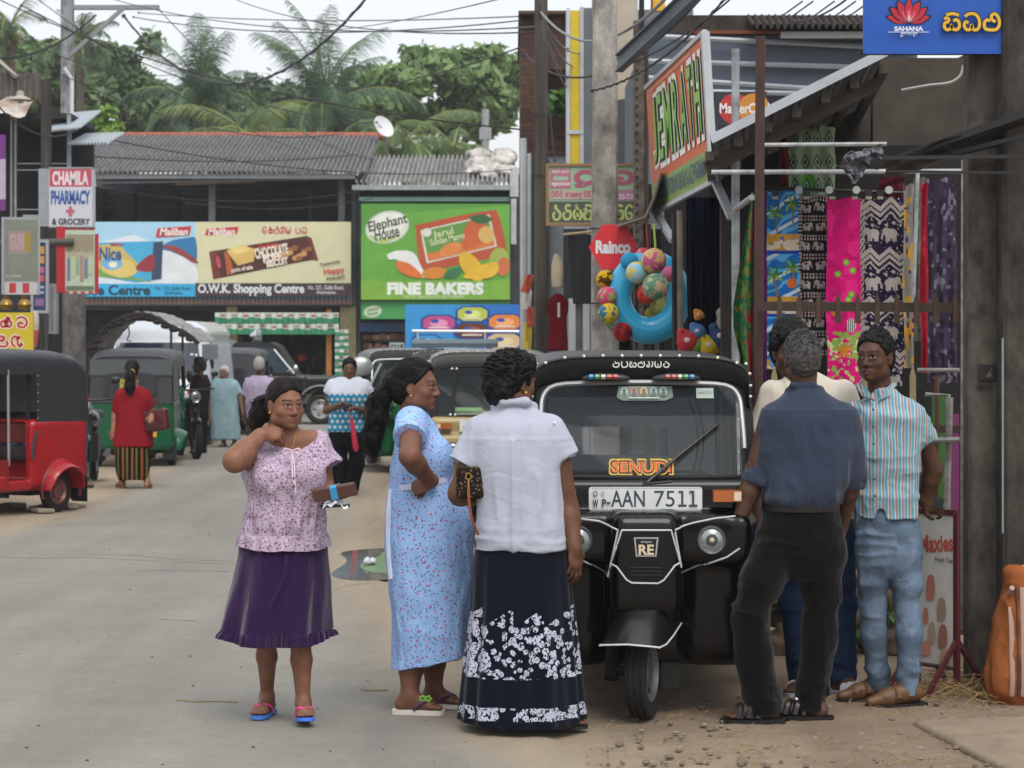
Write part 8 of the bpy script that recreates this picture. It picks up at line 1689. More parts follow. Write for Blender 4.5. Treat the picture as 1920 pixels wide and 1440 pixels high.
	# --- woman in the blue printed dress, hand on hip, seen from the side
def woman_blue():
	p=Person('person',"woman with a long curly ponytail in a pale blue printed dress, fist on her hip",795,1338,skin='#6a4737',res=.0047)
	L=p.L;S=p.S
	p.add_head(L(780,724,.02),math.radians(78),.02,0,1.0,False,1.08,(L(773,795,.03),.06))
	S.stack(rows_px(p,[(1200,745,870,.14,.03),(1000,735,870,.15,.03),(905,738,836,.15,.03),(850,742,836,.14,.03),(800,750,815,.13,.03),(778,758,798,.08,.03)],.025),.03)
	sh,el,wr=L(772,800,-.10),L(768,856,-.30),L(808,902,-.17)
	p.add_arm(sh,el,wr,(.056,.045,.03),.03)
	p.add_hand(wr,A(-.75,.05,-.35),A(.1,-.8,.5),1,(1.25,1.3,1.35,1.4),.9,1.0)
	for hip,kn,an,r in ((L(775,1040,-.02),L(772,1220,-.04),L(768,1305,-.04),(.09,.06,.036)),(L(815,1040,.12),L(812,1215,.12),L(814,1300,.14),(.09,.056,.033))):p.add_leg(hip,kn,an,r)
	a1,a2=L(766,1305,-.04),L(812,1300,.14);a1[2]=.098;a2[2]=.095
	q1=p.add_foot(a1,(1,-.12),1.0);q2=p.add_foot(a2,(1,-.3),.95)
	p.finish(.9,'#6e3a38',.6)
	fl=flipflop(p,q1,'#c2bdb6','#4a2c4f',1.0,thick=.022);flipflop(p,q2,'#c2bdb6','#4a2c4f',.95,thick=.02)
	b=MB(mat('#6f9e3a',.5))
	for k in range(5):
		t=k*1.257;c=q1(.095,-.022,-.018);b.ball(c+Vector((.011*math.cos(t),-.008,.011*math.sin(t))),.008);b.ball(c+Vector((-.026+.011*math.cos(t),-.006,.011*math.sin(t))),.008)
	b.build('flower_trim',fl)
	D=Sdf();rows=[(1262,735,882,.17,.03),(1200,734,880,.175,.03),(1100,727,886,.18,.03),(1020,721,888,.185,.03),(965,723,884,.18,.03),(930,726,862,.172,.03),(905,730,848,.165,.03),(880,730,848,.165,.03),(850,736,842,.165,.03),(820,740,829,.155,.03),(798,744,818,.145,.03),(782,750,806,.12,.03),(770,758,798,.09,.03)]
	D.stack(rows_px(p,rows),.02);D.ell(L(822,855,-.03),(.065,.08,.08),None,.05);D.ell(L(822,855,.10),(.065,.08,.08),None,.05)
	D.capf(L(770,792,-.08),L(767,822,-.19),.075,.084,.035)
	D.cut(L(805,1243),(.21,0,-1),.003);D.ell(L(779,758,.03),(.062,.07,.05),None,.005,'s')
	m=fabric('blue_print','#8fb0de',[('dot',58,.27,'#5580b0',1,None),('dot',47,.20,'#b5305c',2,None),('dot',75,.2,'#a9c4ea',3,None)],wr=.5,wscale=12,stretch=(1.3,1.3,.4))
	fo=fold_gen(.006,[((9,9,2.2),1,1),((18,18,5),2,.6)])
	dr=p.cloth('dress',D,m,.0065,lambda v:fo(v)*np.interp(v[:,2],[.2,.9,1.05,1.4],[1.6,1.2,.8,.7]))
	b=MB(mat('#c3cbe4',.8));z=L(0,910)[2];ring=[(L(789,908)[0]+.145*math.cos(t),.03+.178*math.sin(t),z+.025*math.cos(t)+.01) for t in [2*math.pi*k/40 for k in range(40)]]
	b.rings([[(x,y,h-.013) for x,y,h in ring],[(x*1.0,y,h+.013) for x,y,h in ring]],False,False)
	b.tube(spline([tuple(L(733,918,-.06)),tuple(L(729,960,-.07)),tuple(L(728,1020,-.07)),tuple(L(733,1085,-.07))],6),.012,6);b.build('sash',dr)
	H=Sdf();p.cap_hair(H,.012,.062,-.07);T=p.T
	H.ell(T(0,-.105,.02),A(.05,.05,.05),None,.03)
	H.chain([T(0,-.125,.0),T(-.005,-.165,-.06),T(0,-.185,-.15),T(0,-.20,-.25),T(0,-.185,-.31)],[.03,.042,.048,.040,.014],.02)
	st=MB(hair_mat('#120f0e','#1c1614'))
	comb(p,st,170,.0150,4)
	strands(st,p,[T(0,-.12,.01),T(0,-.165,-.05),T(0,-.185,-.15),T(0,-.205,-.27),T(0,-.185,-.37)],210,.040,.0021,.014,34,seed=5)
	p.hair(H,hair_mat('#0e0b0b'),.005,.003,55,st,(.7,.7,.7))
	e=MB(mat('#c9a24a',.3,.8));e.ball(T(.088,.0,-.043),.006);e.ball(T(-.088,0,-.043),.006);e.each('earring',p.root)
	# --- woman in the white shirt and long navy skirt, seen from behind
def woman_white():
	p=Person('person',"short haired woman in a white shirt and long navy printed skirt, her back turned",975,1369,skin='#5c3c2c',res=.0047)
	L=p.L;S=p.S
	p.add_head(L(962,716,.03),math.radians(128),.05,0,1.02,False,1.12,(L(972,790,.02),.062))
	S.stack(rows_px(p,[(1040,893,1060,.15,0),(950,905,1055,.14,0),(860,900,1045,.14,0),(800,905,1035,.11,0),(775,930,1015,.07,0)],.028),.03)
	p.add_arm(L(1036,814),L(1062,950,.02),L(1077,1028,-.06),(.062,.05,.032))
	p.add_hand(L(1077,1026,-.06),A(.07,-.12,-1),A(.65,-.75,0),-1,(.35,.4,.45,.5),.5,1.0)
	p.add_arm(L(900,818,.02),L(864,925,-.02),L(930,912,.22),(.056,.054,.034))
	p.add_hand(L(930,912,.22),A(.9,.3,.1),A(0,1,0),-1,(.7,.7,.7,.7),.5,.9)
	for hip,kn,an in ((L(935,1060),L(930,1210),L(935,1320)),(L(1015,1060),L(1030,1210),L(1040,1330))):p.add_leg(hip,kn,an,(.08,.055,.035))
	a2=L(1035,1338,-.02);a2[2]=.092;q2=p.add_foot(a2,(1,.12),.95);a1=L(935,1338,.1);a1[2]=.092;q1=p.add_foot(a1,(.7,.7),.95)
	p.finish()
	for q in (q1,q2):flipflop(p,q,'#1d1917','#1a1614',.95,'sandal',.014)
	B=Sdf();rows=[(1032,889,1066,.165,0),(1010,890,1065,.165,0),(970,893,1060,.16,0),(930,893,1056,.155,0),(890,889,1052,.155,0),(850,884,1050,.15,0),(815,883,1046,.135,0),(790,893,1035,.115,.005),(775,912,1020,.09,.01),(764,930,1003,.074,.015),(756,938,996,.064,.02)]
	B.stack(rows_px(p,rows),.02,2.5)
	B.capf(L(1030,806),L(1057,860,.0),.070,.076,.03);B.capf(L(902,808,.01),L(868,872,-.01),.070,.078,.03)
	B.chain([L(928,762,-.02),L(945,753,-.065),L(985,753,-.065),L(1000,762,-.0),L(985,768,.07),L(945,768,.07),L(928,762,-.02)],[.018]*7,.012)
	m=fabric('white_cotton','#a2a7b6',wr=.35,wscale=10,stretch=(.8,.8,1.3),weave=.25,sheen=.1,var=.04)
	f1=fold_gen(.008,[((5,5,24),1,1),((9,9,14),2,.6)]);f2=fold_gen(.008,[((16,16,4),3,1)])
	sx=L(962,0)[0];zy=L(0,822)[2]
	def fo(v):
		w=np.clip((L(0,960)[2]-v[:,2])/.15,0,1);pl=.009*np.exp(-((v[:,0]-sx)/.012)**2)*(v[:,2]<zy)*(v[:,1]<0)-.005*np.exp(-((v[:,0]-sx-.022)/.01)**2)*(v[:,2]<zy)*(v[:,1]<0)
		yk=.002*np.exp(-((v[:,2]-zy)/.007)**2)*(v[:,1]<0)
		return f1(v)*w+f2(v)*(1-w)*.8+pl+yk
	sh=p.cloth('shirt',B,m,.0065,fo)
	b=MB(m);b.tube(spline([tuple(L(1046,856,-.068)),tuple(L(1072,852,-.03)),tuple(L(1074,850,.04)),tuple(L(1058,852,.07))],5),.012,6);b.build('cuff',sh)
	b=MB(mat('#d8d8dc',.4));b.ball(L(1040,793,-.075),.006);b.build('button',sh)
	lay=[('sawprint',.42,.66,6.6,.085,'#a7abbd',0),('sawprint',.115,.175,.1,.0,'#a7abbd',0)]
	ly=[('sawprint',L(0,1262)[2],L(0,1150)[2],7.6,.085,'#aeb2c4',0),('sawprint',L(0,1338)[2],L(0,1314)[2],.01,.0,'#aeb2c4',0)]
	m2=fabric('navy_batik','#0a0f1c',ly,wr=.3,wscale=8,stretch=(2,2,.2),weave=.2,sheen=.1,var=.1)
	f=lambda t,z:.5*math.sin(t*11+.7)+.35*math.sin(t*17+2+z)+.3*math.sin(t*5+1)
	def W(py,xl,xr,b,fd):l,r=L(xl,py),L(xr,py);return (l[2],(l[0]+r[0])/2,0,(r[0]-l[0])/2,b,fd,.0)
	loftskirt([W(1020,892,1063,.15,0),W(1060,886,1068,.165,.02),W(1150,882,1076,.19,.045),W(1250,870,1085,.21,.06),W(1320,864,1091,.225,.075),W(1352,861,1093,.23,.08)],200,f,m2,'skirt',p.root,.006)
	H=Sdf();T=p.T;c,R,sc,_=p.head
	H.ell(T(0,-.018,.040),A(.095,.115,.100),R,.02);H.ell(T(0,-.075,-.02),A(.082,.065,.085),R,.03);H.ell(T(.0,.045,.085),A(.07,.05,.045),R,.03)
	H.cut(T(0,.062,.035),R@A(0,.8,-.6));H.ell(T(0,.09,-.05),A(.12,.09,.085),R,.006,'s');H.cut(T(0,-.05,-.105),R@A(0,.2,-1))
	for q in (-1,1):H.ell(T(q*.095,.01,-.03),A(.03,.028,.038),R,.006,'s')
	st=MB(hair_mat('#0c0b0c'));rnd=random.Random(3)
	for i in range(170):
		a=rnd.uniform(0,6.28);b_=rnd.uniform(-.2,1.3);d=np.array([math.cos(a)*math.cos(b_),min(.55,math.sin(a)*math.cos(b_)),math.sin(b_)])
		q0=A(0,-.02,.035)+d*A(.093,.112,.1);tdir=np.cross(d,A(.3,.5,1));tdir /= np.linalg.norm(tdir);pts=[T(*(q0+tdir*u*.05+d*(.014*math.sin(u*3.1))-A(0,0,.02)*u*u)) for u in (0,.3,.6,.85,1)]
		st.tube(pts,[.003,.0045,.004,.003,.001],4,False)
	p.hair(H,hair_mat('#0b0a0b'),.005,.008,34,st,(1,1,.8))
	e=MB(mat('#c9a24a',.3,.8));e.ball(T(.086,.004,-.045),.007);e.ball(T(-.086,.004,-.045),.007);e.each('earring',p.root)
	# clutch bag under her arm
	g=thing('handbag',"small dark patterned clutch with a tan wrist strap under the white shirted woman's arm",'bag',tuple(Vector(L(884,905,-.09))+p.root.location))
	mb_=fabric('bag_weave','#231d18',[('dot',60,.25,'#6d604e',1,None)],wr=.2)
	S3=Sdf();S3.rbox((0,0,0),(.065,.03,.07),.02,frame(.3));v,q=S3.mesh(.006);npmesh('pouch',v,q,mb_,g)
	b=MB(mat('#b08a4a',.3,.9));b.tube([(-.012+.012*math.cos(t),-.04,.03+.014*math.sin(t)) for t in [k*.63 for k in range(10)]],.0035,5,closed=True);b.tube([(-.012,-.042,.016),(-.012,-.044,-.01)],.004,5);b.each('clasp',g)
	b=MB(mat('#7a3f22',.5));pts=spline([(-.012,-.045,-.01),(-.010,-.05,-.07),(.002,-.048,-.15),(.03,-.03,-.225)],6)
	b.rings([[Vector(x)+Vector((dx,dy,0)) for dx,dy in ((-.006,-.002),(.006,-.002),(.006,.002),(-.006,.002))] for x in pts],smooth=False);b.build('strap',g)
def short_hair(p,hexc,hex2=None,grow=.014,top=.01,line=.05,rough=.006,sc=60,n=0,lock=.02,seed=1):
	H=Sdf();p.cap_hair(H,grow,line,-.085,0,top);st=None
	if n:
		st=MB(hair_mat(hexc,hex2));rnd=random.Random(seed)
		for i in range(n):
			a=rnd.uniform(0,6.28);b_=rnd.uniform(-.35,1.45);d=np.array([math.cos(a)*math.cos(b_),math.sin(a)*math.cos(b_),math.sin(b_)])
			if d[1]>.45 and d[2]<.6:continue
			if d[2]<-.0 and d[1]>-.2:continue
			q0=A(0,-.016,.032)+d*A(.074+grow*.7,.096+grow*.7,.088+grow+top);td=np.cross(d,A(rnd.uniform(-.5,.5),1,.2));td /= np.linalg.norm(td)
			st.tube([p.T(*(q0+td*u*lock+d*.008*math.sin(u*3))) for u in (0,.5,1)],[.003,.0035,.001],4,False)
	p.hair(H,hair_mat(hexc,hex2),.005,rough,sc,st)
def loafer(p,an,d,sc,hexc,sole,name='loafer'):
	an=np.array(an);d=Vector((d[0],d[1],0)).normalized();t=Vector((-d.y,d.x,0));q=lambda a,b,c:Vector(an)+d*(a*sc)+t*(b*sc)+Vector((0,0,c*sc))
	S=Sdf();S.cap(q(-.045,0,-.045),q(.03,0,-.05),.036*sc,.036*sc,.02);S.cap(q(.0,0,-.03),q(.10,0,-.055),.036*sc,.036*sc,.03);S.cap(q(.09,0,-.06),q(.175,0,-.072),.038*sc,.022*sc,.02)
	S.cut(q(0,0,-.094),(0,0,-1));S.ell(q(-.005,0,.01),A(.05,.04,.035)*sc,np.array([list(d),list(t),[0,0,1]]).T,.004,'s')
	v,f=S.mesh(.006);o=npmesh(name,v,f,mat(hexc,.5,var=.2,vs=25),p.root)
	b=MB(mat(sole,.7));pr=spline([(-.092,0),(-.08,.036),(-.02,.042),(.08,.050),(.14,.041),(.202,.0),(.14,-.041),(.08,-.050),(-.02,-.042),(-.08,-.036)],3,True)
	b.rings([[q(x,y,-.106) for x,y in pr],[q(x,y,-.084) for x,y in pr]],smooth=False);b.build('sole',o)
	b=MB(mat(hexc,.45,var=.1));b.tube(spline([tuple(q(.06,-.042,-.06)),tuple(q(.065,-.02,-.028)),tuple(q(.065,.02,-.028)),tuple(q(.06,.042,-.06))],5),.015*sc,6)
	b.use(mat('#2a1c12',.6));b.tube(spline([tuple(q(.07,-.036,-.05)),tuple(q(.13,-.026,-.052)),tuple(q(.155,0,-.052)),tuple(q(.13,.026,-.052)),tuple(q(.07,.036,-.05))],5),.004*sc,5);b.build('strap',o)
def trousers(p,hips,legs,m,name,fold=.006,hem=True,waist=None,k=.03,res=.0075):
	"""hips: stack rows in px; legs: list of chains [(px,py,dy,r)...]."""
	S=Sdf();S.stack(rows_px(p,hips),.03)
	for lg in legs:S.chain([p.L(a,b,c) for a,b,c,r in lg],[r for a,b,c,r in lg],k)
	for lg in legs:
		a,b,c,r=lg[-1]
	S.cut((0,0,.035),(0,0,-1)) if hem else None
	f1=fold_gen(1,[((5,5,20),11,1),((9,9,11),12,.5)]);f2=fold_gen(1,[((14,14,3),13,1)])
	kz=.50;
	def fo(v):
		z=v[:,2];w=np.exp(-((z-.52)/.12)**2)+1.3*np.exp(-((z-.1)/.1)**2)+.7*np.exp(-((z-.82)/.1)**2)
		return fold*(f1(v)*(.25+w)+.35*f2(v))
	return p.cloth(name,S,m,res,fo)
	# --- grey haired man in the slate shirt, seen from behind
def man_slate():
	p=Person('person',"grey haired man in a slate blue shirt and black trousers, his back turned",1500,1352,skin='#48301f' if False else '#4d3427',res=.0047)
	L=p.L;S=p.S
	p.add_head(L(1503,672,.02),math.radians(187),.08,0,.95,True,1.0,(L(1510,745,.02),.062))
	S.stack(rows_px(p,[(960,1435,1575,.12,0),(850,1435,1595,.13,0),(775,1440,1590,.11,0),(740,1470,1555,.07,0)],.028),.03)
	p.add_arm(L(1447,785),L(1414,895,.02),L(1384,985,.02),(.058,.046,.031));p.add_hand(L(1383,988,.02),A(-.13,-.05,-1),A(-.7,-.7,0),1,(.35,.42,.5,.55),.5,1.05)
	p.add_arm(L(1585,785),L(1596,895,.02),L(1578,985,.14),(.058,.046,.031));p.add_hand(L(1577,988,.14),A(-.1,.1,-1),A(1,0,0),-1,(.4,.45,.5,.5),.5,1.05)
	p.add_leg(L(1470,1010),L(1412,1140,-.05),L(1430,1315,-.02),(.07,.055,.036));p.add_leg(L(1535,1010),L(1530,1160,.05),L(1525,1315,.06),(.08,.055,.036))
	a1,a2=L(1432,1318,-.02),L(1524,1318,.05);a1[2]=.095;a2[2]=.095;q1=p.add_foot(a1,(-1,-.05),1.12);q2=p.add_foot(a2,(-.95,.3),1.1)
	p.finish()
	for q in (q1,q2):
		o=MB(mat('#121212',.5));pr=spline([(-.085,0),(-.075,.035),(.0,.04),(.09,.05),(.15,.038),(.178,.0),(.15,-.038),(.09,-.05),(.0,-.04),(-.075,-.035)],3,True)
		o.rings([[q(x,y,-.092) for x,y in pr],[q(x,y,-.07) for x,y in pr]],smooth=False);o=o.build('sandal',p.root)
		b=MB(mat('#16171a',.35))
		for x0,w in ((.105,.016),(.065,.018),(.03,.014)):b.tube(spline([tuple(q(x0,-.045,-.066)),tuple(q(x0-.008,-.028,-.026)),tuple(q(x0-.01,.024,-.022)),tuple(q(x0,.045,-.066))],5),w,6)
		b.use(mat('#b9bcc0',.25,.9));c=q(.062,.02 if q is q2 else-.02,-.004);b.ball(c,(.02,.014,.012));b.build('strap',o)
	m2=fabric('black_drill','#0b0b0d',wr=.8,wscale=12,stretch=(1,1,.7),weave=.25,sheen=.12,var=.15)
	trousers(p,[(1085,1452,1570,.07,0),(1055,1425,1588,.12,0),(1020,1414,1588,.135,0),(980,1424,1578,.125,0),(945,1434,1570,.115,0)],[[(1468,1010,-.02,.105),(1427,1090,-.06,.098),(1409,1150,-.06,.090),(1413,1230,-.03,.083),(1428,1310,-.01,.083),(1434,1345,-.01,.086)],[(1537,1020,.03,.105),(1540,1120,.05,.090),(1535,1200,.06,.081),(1523,1290,.06,.076),(1520,1348,.06,.080)]],m2,'trousers',.009)
	B=Sdf();rows=[(950,1432,1574,.122,0),(938,1428,1580,.135,-.005),(910,1432,1590,.145,-.005),(870,1438,1600,.145,0),(830,1437,1603,.14,0),(795,1435,1602,.13,0),(770,1443,1592,.115,0),(750,1458,1570,.095,.005),(734,1474,1548,.078,.01),(724,1482,1542,.066,.015)]
	B.stack(rows_px(p,rows),.02,2.5)
	B.cap(L(1452,785),L(1425,890,.02),.068,.066,.04);B.cap(L(1583,785),L(1597,890,.02),.068,.066,.04)
	B.chain([L(1478,733,.0),L(1487,722,-.045),L(1524,722,-.045),L(1537,732,0),L(1525,740,.07),L(1488,740,.07),L(1478,733,.0)],[.015]*7,.012)
	m=fabric('slate_cotton','#303848',wr=.9,wscale=12,stretch=(1,1,.45),weave=.25,sheen=.12,var=.06)
	f1=fold_gen(.012,[((7,7,3),21,1),((12,12,7),22,.6)]);zy=L(0,768)[2];zb=L(0,935)[2]
	def fo(v):return f1(v)*np.clip((zy-v[:,2])/.12,.15,1)+.008*np.exp(-((v[:,2]-zb)/.03)**2)*ridge(v,(24,24,3),23)+.003*np.exp(-((v[:,2]-zy)/.007)**2)*(v[:,1]<0)
	sh=p.cloth('shirt',B,m,.0065,fo)
	for a,b_,nm in ((L(1428,876,.02),L(1417,908,.02),0),(L(1596,880,.02),L(1594,912,.04),1)):
		K=Sdf();K.cap(a,b_,.066,.068,.01);dd=b_-a;K.cut(b_,dd);K.cut(a,-dd);v,q=K.mesh(.006);v=v+normals(v,q)*(.005*ridge(v,(16,16,26),4))[:,None];npmesh('rolled_cuff',v,q,m,sh)
	b=MB(mat('#0f0f10',.35));rr=rows_px(p,[(948,1430,1573,.125,0),(958,1428,1576,.127,0)])
	for (z,cx,cy,a,d) in [rr[0]]:b.rings([[(cx+(a+.004)*math.cos(t),cy+(d+.004)*math.sin(t),z+e) for t in [2*math.pi*k/40 for k in range(40)]] for e in (-.022,.014)],False,False)
	b.build('belt',p.root)
	short_hair(p,'#262525','#6a6867',.010,.0,.05,.005,75,420,.016)
	# --- man in the off-white polo, mostly hidden behind the slate shirt
def man_polo():
	p=Person('person',"man in an off white polo shirt and dark jeans standing behind the grey haired man",1510,1300,skin='#4a3022',res=.006)
	L=p.L;S=p.S
	p.add_head(L(1482,658),math.radians(8),.12,.04,1.03,True,1.02,(L(1495,730,.02),.062))
	S.stack(rows_px(p,[(960,1455,1590,.11,0),(850,1445,1585,.12,0),(760,1445,1580,.1,0),(725,1475,1545,.07,0)],.028),.03)
	p.add_arm(L(1445,745),L(1428,850),L(1440,930,-.1),(.055,.042,.03));p.add_hand(L(1440,932,-.1),A(.2,-.3,-1),A(-1,0,0),-1,(.5,)*4)
	p.add_arm(L(1588,745),L(1600,855),L(1592,945),(.055,.042,.03));p.add_hand(L(1592,947),A(-.05,-.1,-1),A(1,0,0),1,(.5,)*4)
	p.add_leg(L(1495,1000),L(1495,1130),L(1503,1265));p.add_leg(L(1565,1000),L(1575,1130),L(1578,1262))
	a1,a2=L(1503,1268,.03),L(1578,1262,-.02);a1[2]=a2[2]=.09;q1=p.add_foot(a1,(-.45,-1),1.05);q2=p.add_foot(a2,(.5,-.8),1.05)
	p.finish(1.2,'#4a2a26',.5)
	for q in (q1,q2):
		o=MB(mat('#8f8f92',.7));pr=spline([(-.085,0),(-.07,.036),(.08,.048),(.15,.036),(.178,0),(.15,-.036),(.08,-.048),(-.07,-.036)],3,True)
		o.rings([[q(x,y,-.094) for x,y in pr],[q(x,y,-.068) for x,y in pr]],smooth=False);o=o.build('slide_sandal',p.root)
		b=MB(mat('#b4b4bc',.6));R=[]
		for x0 in (.04,.06,.085,.105):R.append([q(x0,y,z) for y,z in ((-.047,-.07),(-.043,-.04),(-.02,-.018),(.02,-.018),(.043,-.04),(.047,-.07),(.04,-.068),(.018,-.024),(-.018,-.024),(-.04,-.068))])
		b.rings(R);b.build('strap',o)
	mj=fabric('dark_denim','#1c2a42',[('blotch',6,.52,.7,'#202f4a')],wr=.4,wscale=8,weave=.4,var=.15)
	trousers(p,[(1065,1480,1585,.07,0),(1035,1462,1598,.115,0),(980,1458,1600,.12,0),(945,1462,1592,.11,0)],[[(1495,1010,0,.1),(1494,1130,0,.085),(1502,1230,0,.07),(1506,1268,0,.072)],[(1565,1010,0,.1),(1574,1130,0,.085),(1577,1230,-.01,.07),(1578,1265,-.01,.072)]],mj,'jeans',.006)
	B=Sdf();rows=[(975,1450,1602,.13,0),(900,1450,1598,.135,0),(830,1448,1596,.14,0),(770,1440,1594,.13,0),(735,1446,1585,.115,0),(712,1462,1560,.09,.01),(698,1478,1535,.07,.02)]
	B.stack(rows_px(p,rows),.02,2.5);B.capf(L(1448,738),L(1428,815),.068,.07,.04);B.capf(L(1582,738),L(1600,815),.068,.07,.04)
	B.chain([L(1470,700,.03),L(1472,712,-.06),L(1488,735,-.09),L(1520,712,-.06),L(1528,698,.02),L(1500,690,.08),L(1470,700,.03)],[.011]*7,.008)
	m=fabric('cream_pique','#bdb6a9',wr=.45,wscale=8,weave=.3,var=.04);p.cloth('polo_shirt',B,m,.008,fold_gen(.007,[((8,8,4),31,1),((14,14,9),32,.4)]))
	short_hair(p,'#0c0b0b',None,.018,.014,.055,.008,45,120,.025)
	# --- man in the striped shirt, hands behind his back
def man_striped():
	p=Person('person',"man in a turquoise striped short sleeved shirt and light jeans with tan loafers",1665,1318,skin='#4b3021',res=.0047)
	L=p.L;S=p.S
	p.add_head(L(1640,668,.0),math.radians(-34),.03,-.02,1.0,True,.98,(L(1652,748,.03),.060))
	S.stack(rows_px(p,[(980,1608,1718,.11,0),(850,1612,1725,.12,0),(775,1615,1725,.1,0),(750,1632,1695,.07,0)],.028),.03)
	p.add_arm(L(1720,788,.02),L(1751,880,.10),L(1733,940,.16),(.042,.042,.03));p.add_hand(L(1733,938,.15),A(.45,.1,-.2),A(.2,-.9,.3),1,(.6,.6,.7,.7),.5,1.0)
	p.add_arm(L(1618,780,.05),L(1603,870,.16),L(1660,930,.25),(.05,.042,.03));p.add_hand(L(1662,932,.25),A(.9,.1,-.1),A(0,1,0),-1,(.6,)*4)
	p.add_leg(L(1638,1010),L(1637,1140,.025),L(1645,1262,.08),(.06,.045,.032));p.add_leg(L(1693,1010),L(1703,1145,-.03),L(1704,1285,-.04),(.06,.045,.032))
	a1,a2=L(1645,1268,.10),L(1700,1292,-.04);a1[2]=a2[2]=.10;p.add_foot(a1,(-1,-.25),1.0);p.add_foot(a2,(-1,-.35),1.0)
	p.finish(1.25,'#4f2c28',.55)
	loafer(p,a1,(-1,-.25),1.05,'#553a22','#15110e');loafer(p,a2,(-1,-.35),1.1,'#5a3f26','#15110e')
	mj=fabric('faded_denim','#556577',[('blotch',5,.5,.7,'#617286')],wr=.5,wscale=8,weave=.35,var=.2,stretch=(1,1,1.3))
	trousers(p,[(1085,1628,1708,.06,0),(1050,1608,1726,.105,0),(1010,1603,1728,.115,0),(970,1604,1722,.11,0),(945,1606,1718,.105,0)],[[(1637,1020,.0,.082),(1635,1100,.01,.069),(1639,1190,.05,.061),(1645,1262,.08,.056),(1648,1284,.09,.059)],[(1693,1025,-.01,.082),(1702,1100,-.02,.069),(1705,1190,-.04,.062),(1704,1270,-.04,.057),(1702,1300,-.04,.060)]],mj,'jeans',.008)
	B=Sdf();rows=[(972,1603,1722,.128,0),(950,1604,1722,.128,0),(900,1608,1723,.125,0),(850,1606,1728,.13,0),(805,1602,1734,.128,0),(775,1604,1732,.12,0),(755,1613,1715,.10,.005),(740,1628,1695,.08,.01),(728,1638,1682,.065,.015)]
	B.stack(rows_px(p,rows),.02,2.5);B.capf(L(1714,776,.01),L(1735,826,.05),.062,.064,.035);B.capf(L(1614,770,.03),L(1606,828,.10),.06,.066,.04)
	B.cut(L(1670,966),(-.05,.2,-1));B.ell(L(1642,735,-.09),(.026,.06,.055),None,.004,'s')
	B.ell(L(1652,975,-.13),(.02,.1,.045),None,.004,'s')
	m=fabric('striped_cotton','#939ea4',[('stripe',0,33,.05,.42,'#5a92a6',.03),('stripe',0,33,.62,.84,'#8d736c',.03),('stripe',0,33,.46,.52,'#bcc6cb',.03)],wr=.5,wscale=11,stretch=(1,1,.8),weave=.2,var=.06)
	f1=fold_gen(.009,[((7,7,8),41,1),((14,14,16),42,.6)]);sh=p.cloth('shirt',B,m,.0065,f1)
	b=MB(m);K0=L(1643,752,-.10)
	for e in (-1,1):
		pts=[L(1643+e*3,750,-.108),L(1643+e*26,742,-.075),L(1643+e*38,720,.02),L(1643+e*32,716,.03),L(1643+e*18,728,-.085)]
		b.add(pts+[x+A(0,.008,-.006) for x in pts],[(0,1,2,3,4),(9,8,7,6,5)]+[(i,(i+1)%5+0,(i+1)%5+5,i+5) for i in range(5)],False)
	b.build('collar',sh)
	b=MB(mat('#2d3a46',.4))
	for py in (768,800,832,864,898,930):b.ball(L(1637+(py-768)*.02,py,-.1335),(.006,.003,.006))
	b.build('button',sh)
	short_hair(p,'#0d0b0b',None,.008,.003,.058,.005,60,150,.02,4)
	g=thing('phone',"black phone in the striped shirt man's hand behind his back",'phone',tuple(Vector(L(1756,942,.14))+p.root.location));b=MB(mat('#131315',.3));b.beam((-.03,0,.01),(.03,.0,-.012),.012,.055);b.build('phone_body',g)
for _f in (woman_purple,woman_blue,woman_white,man_slate,man_polo,man_striped):_f()
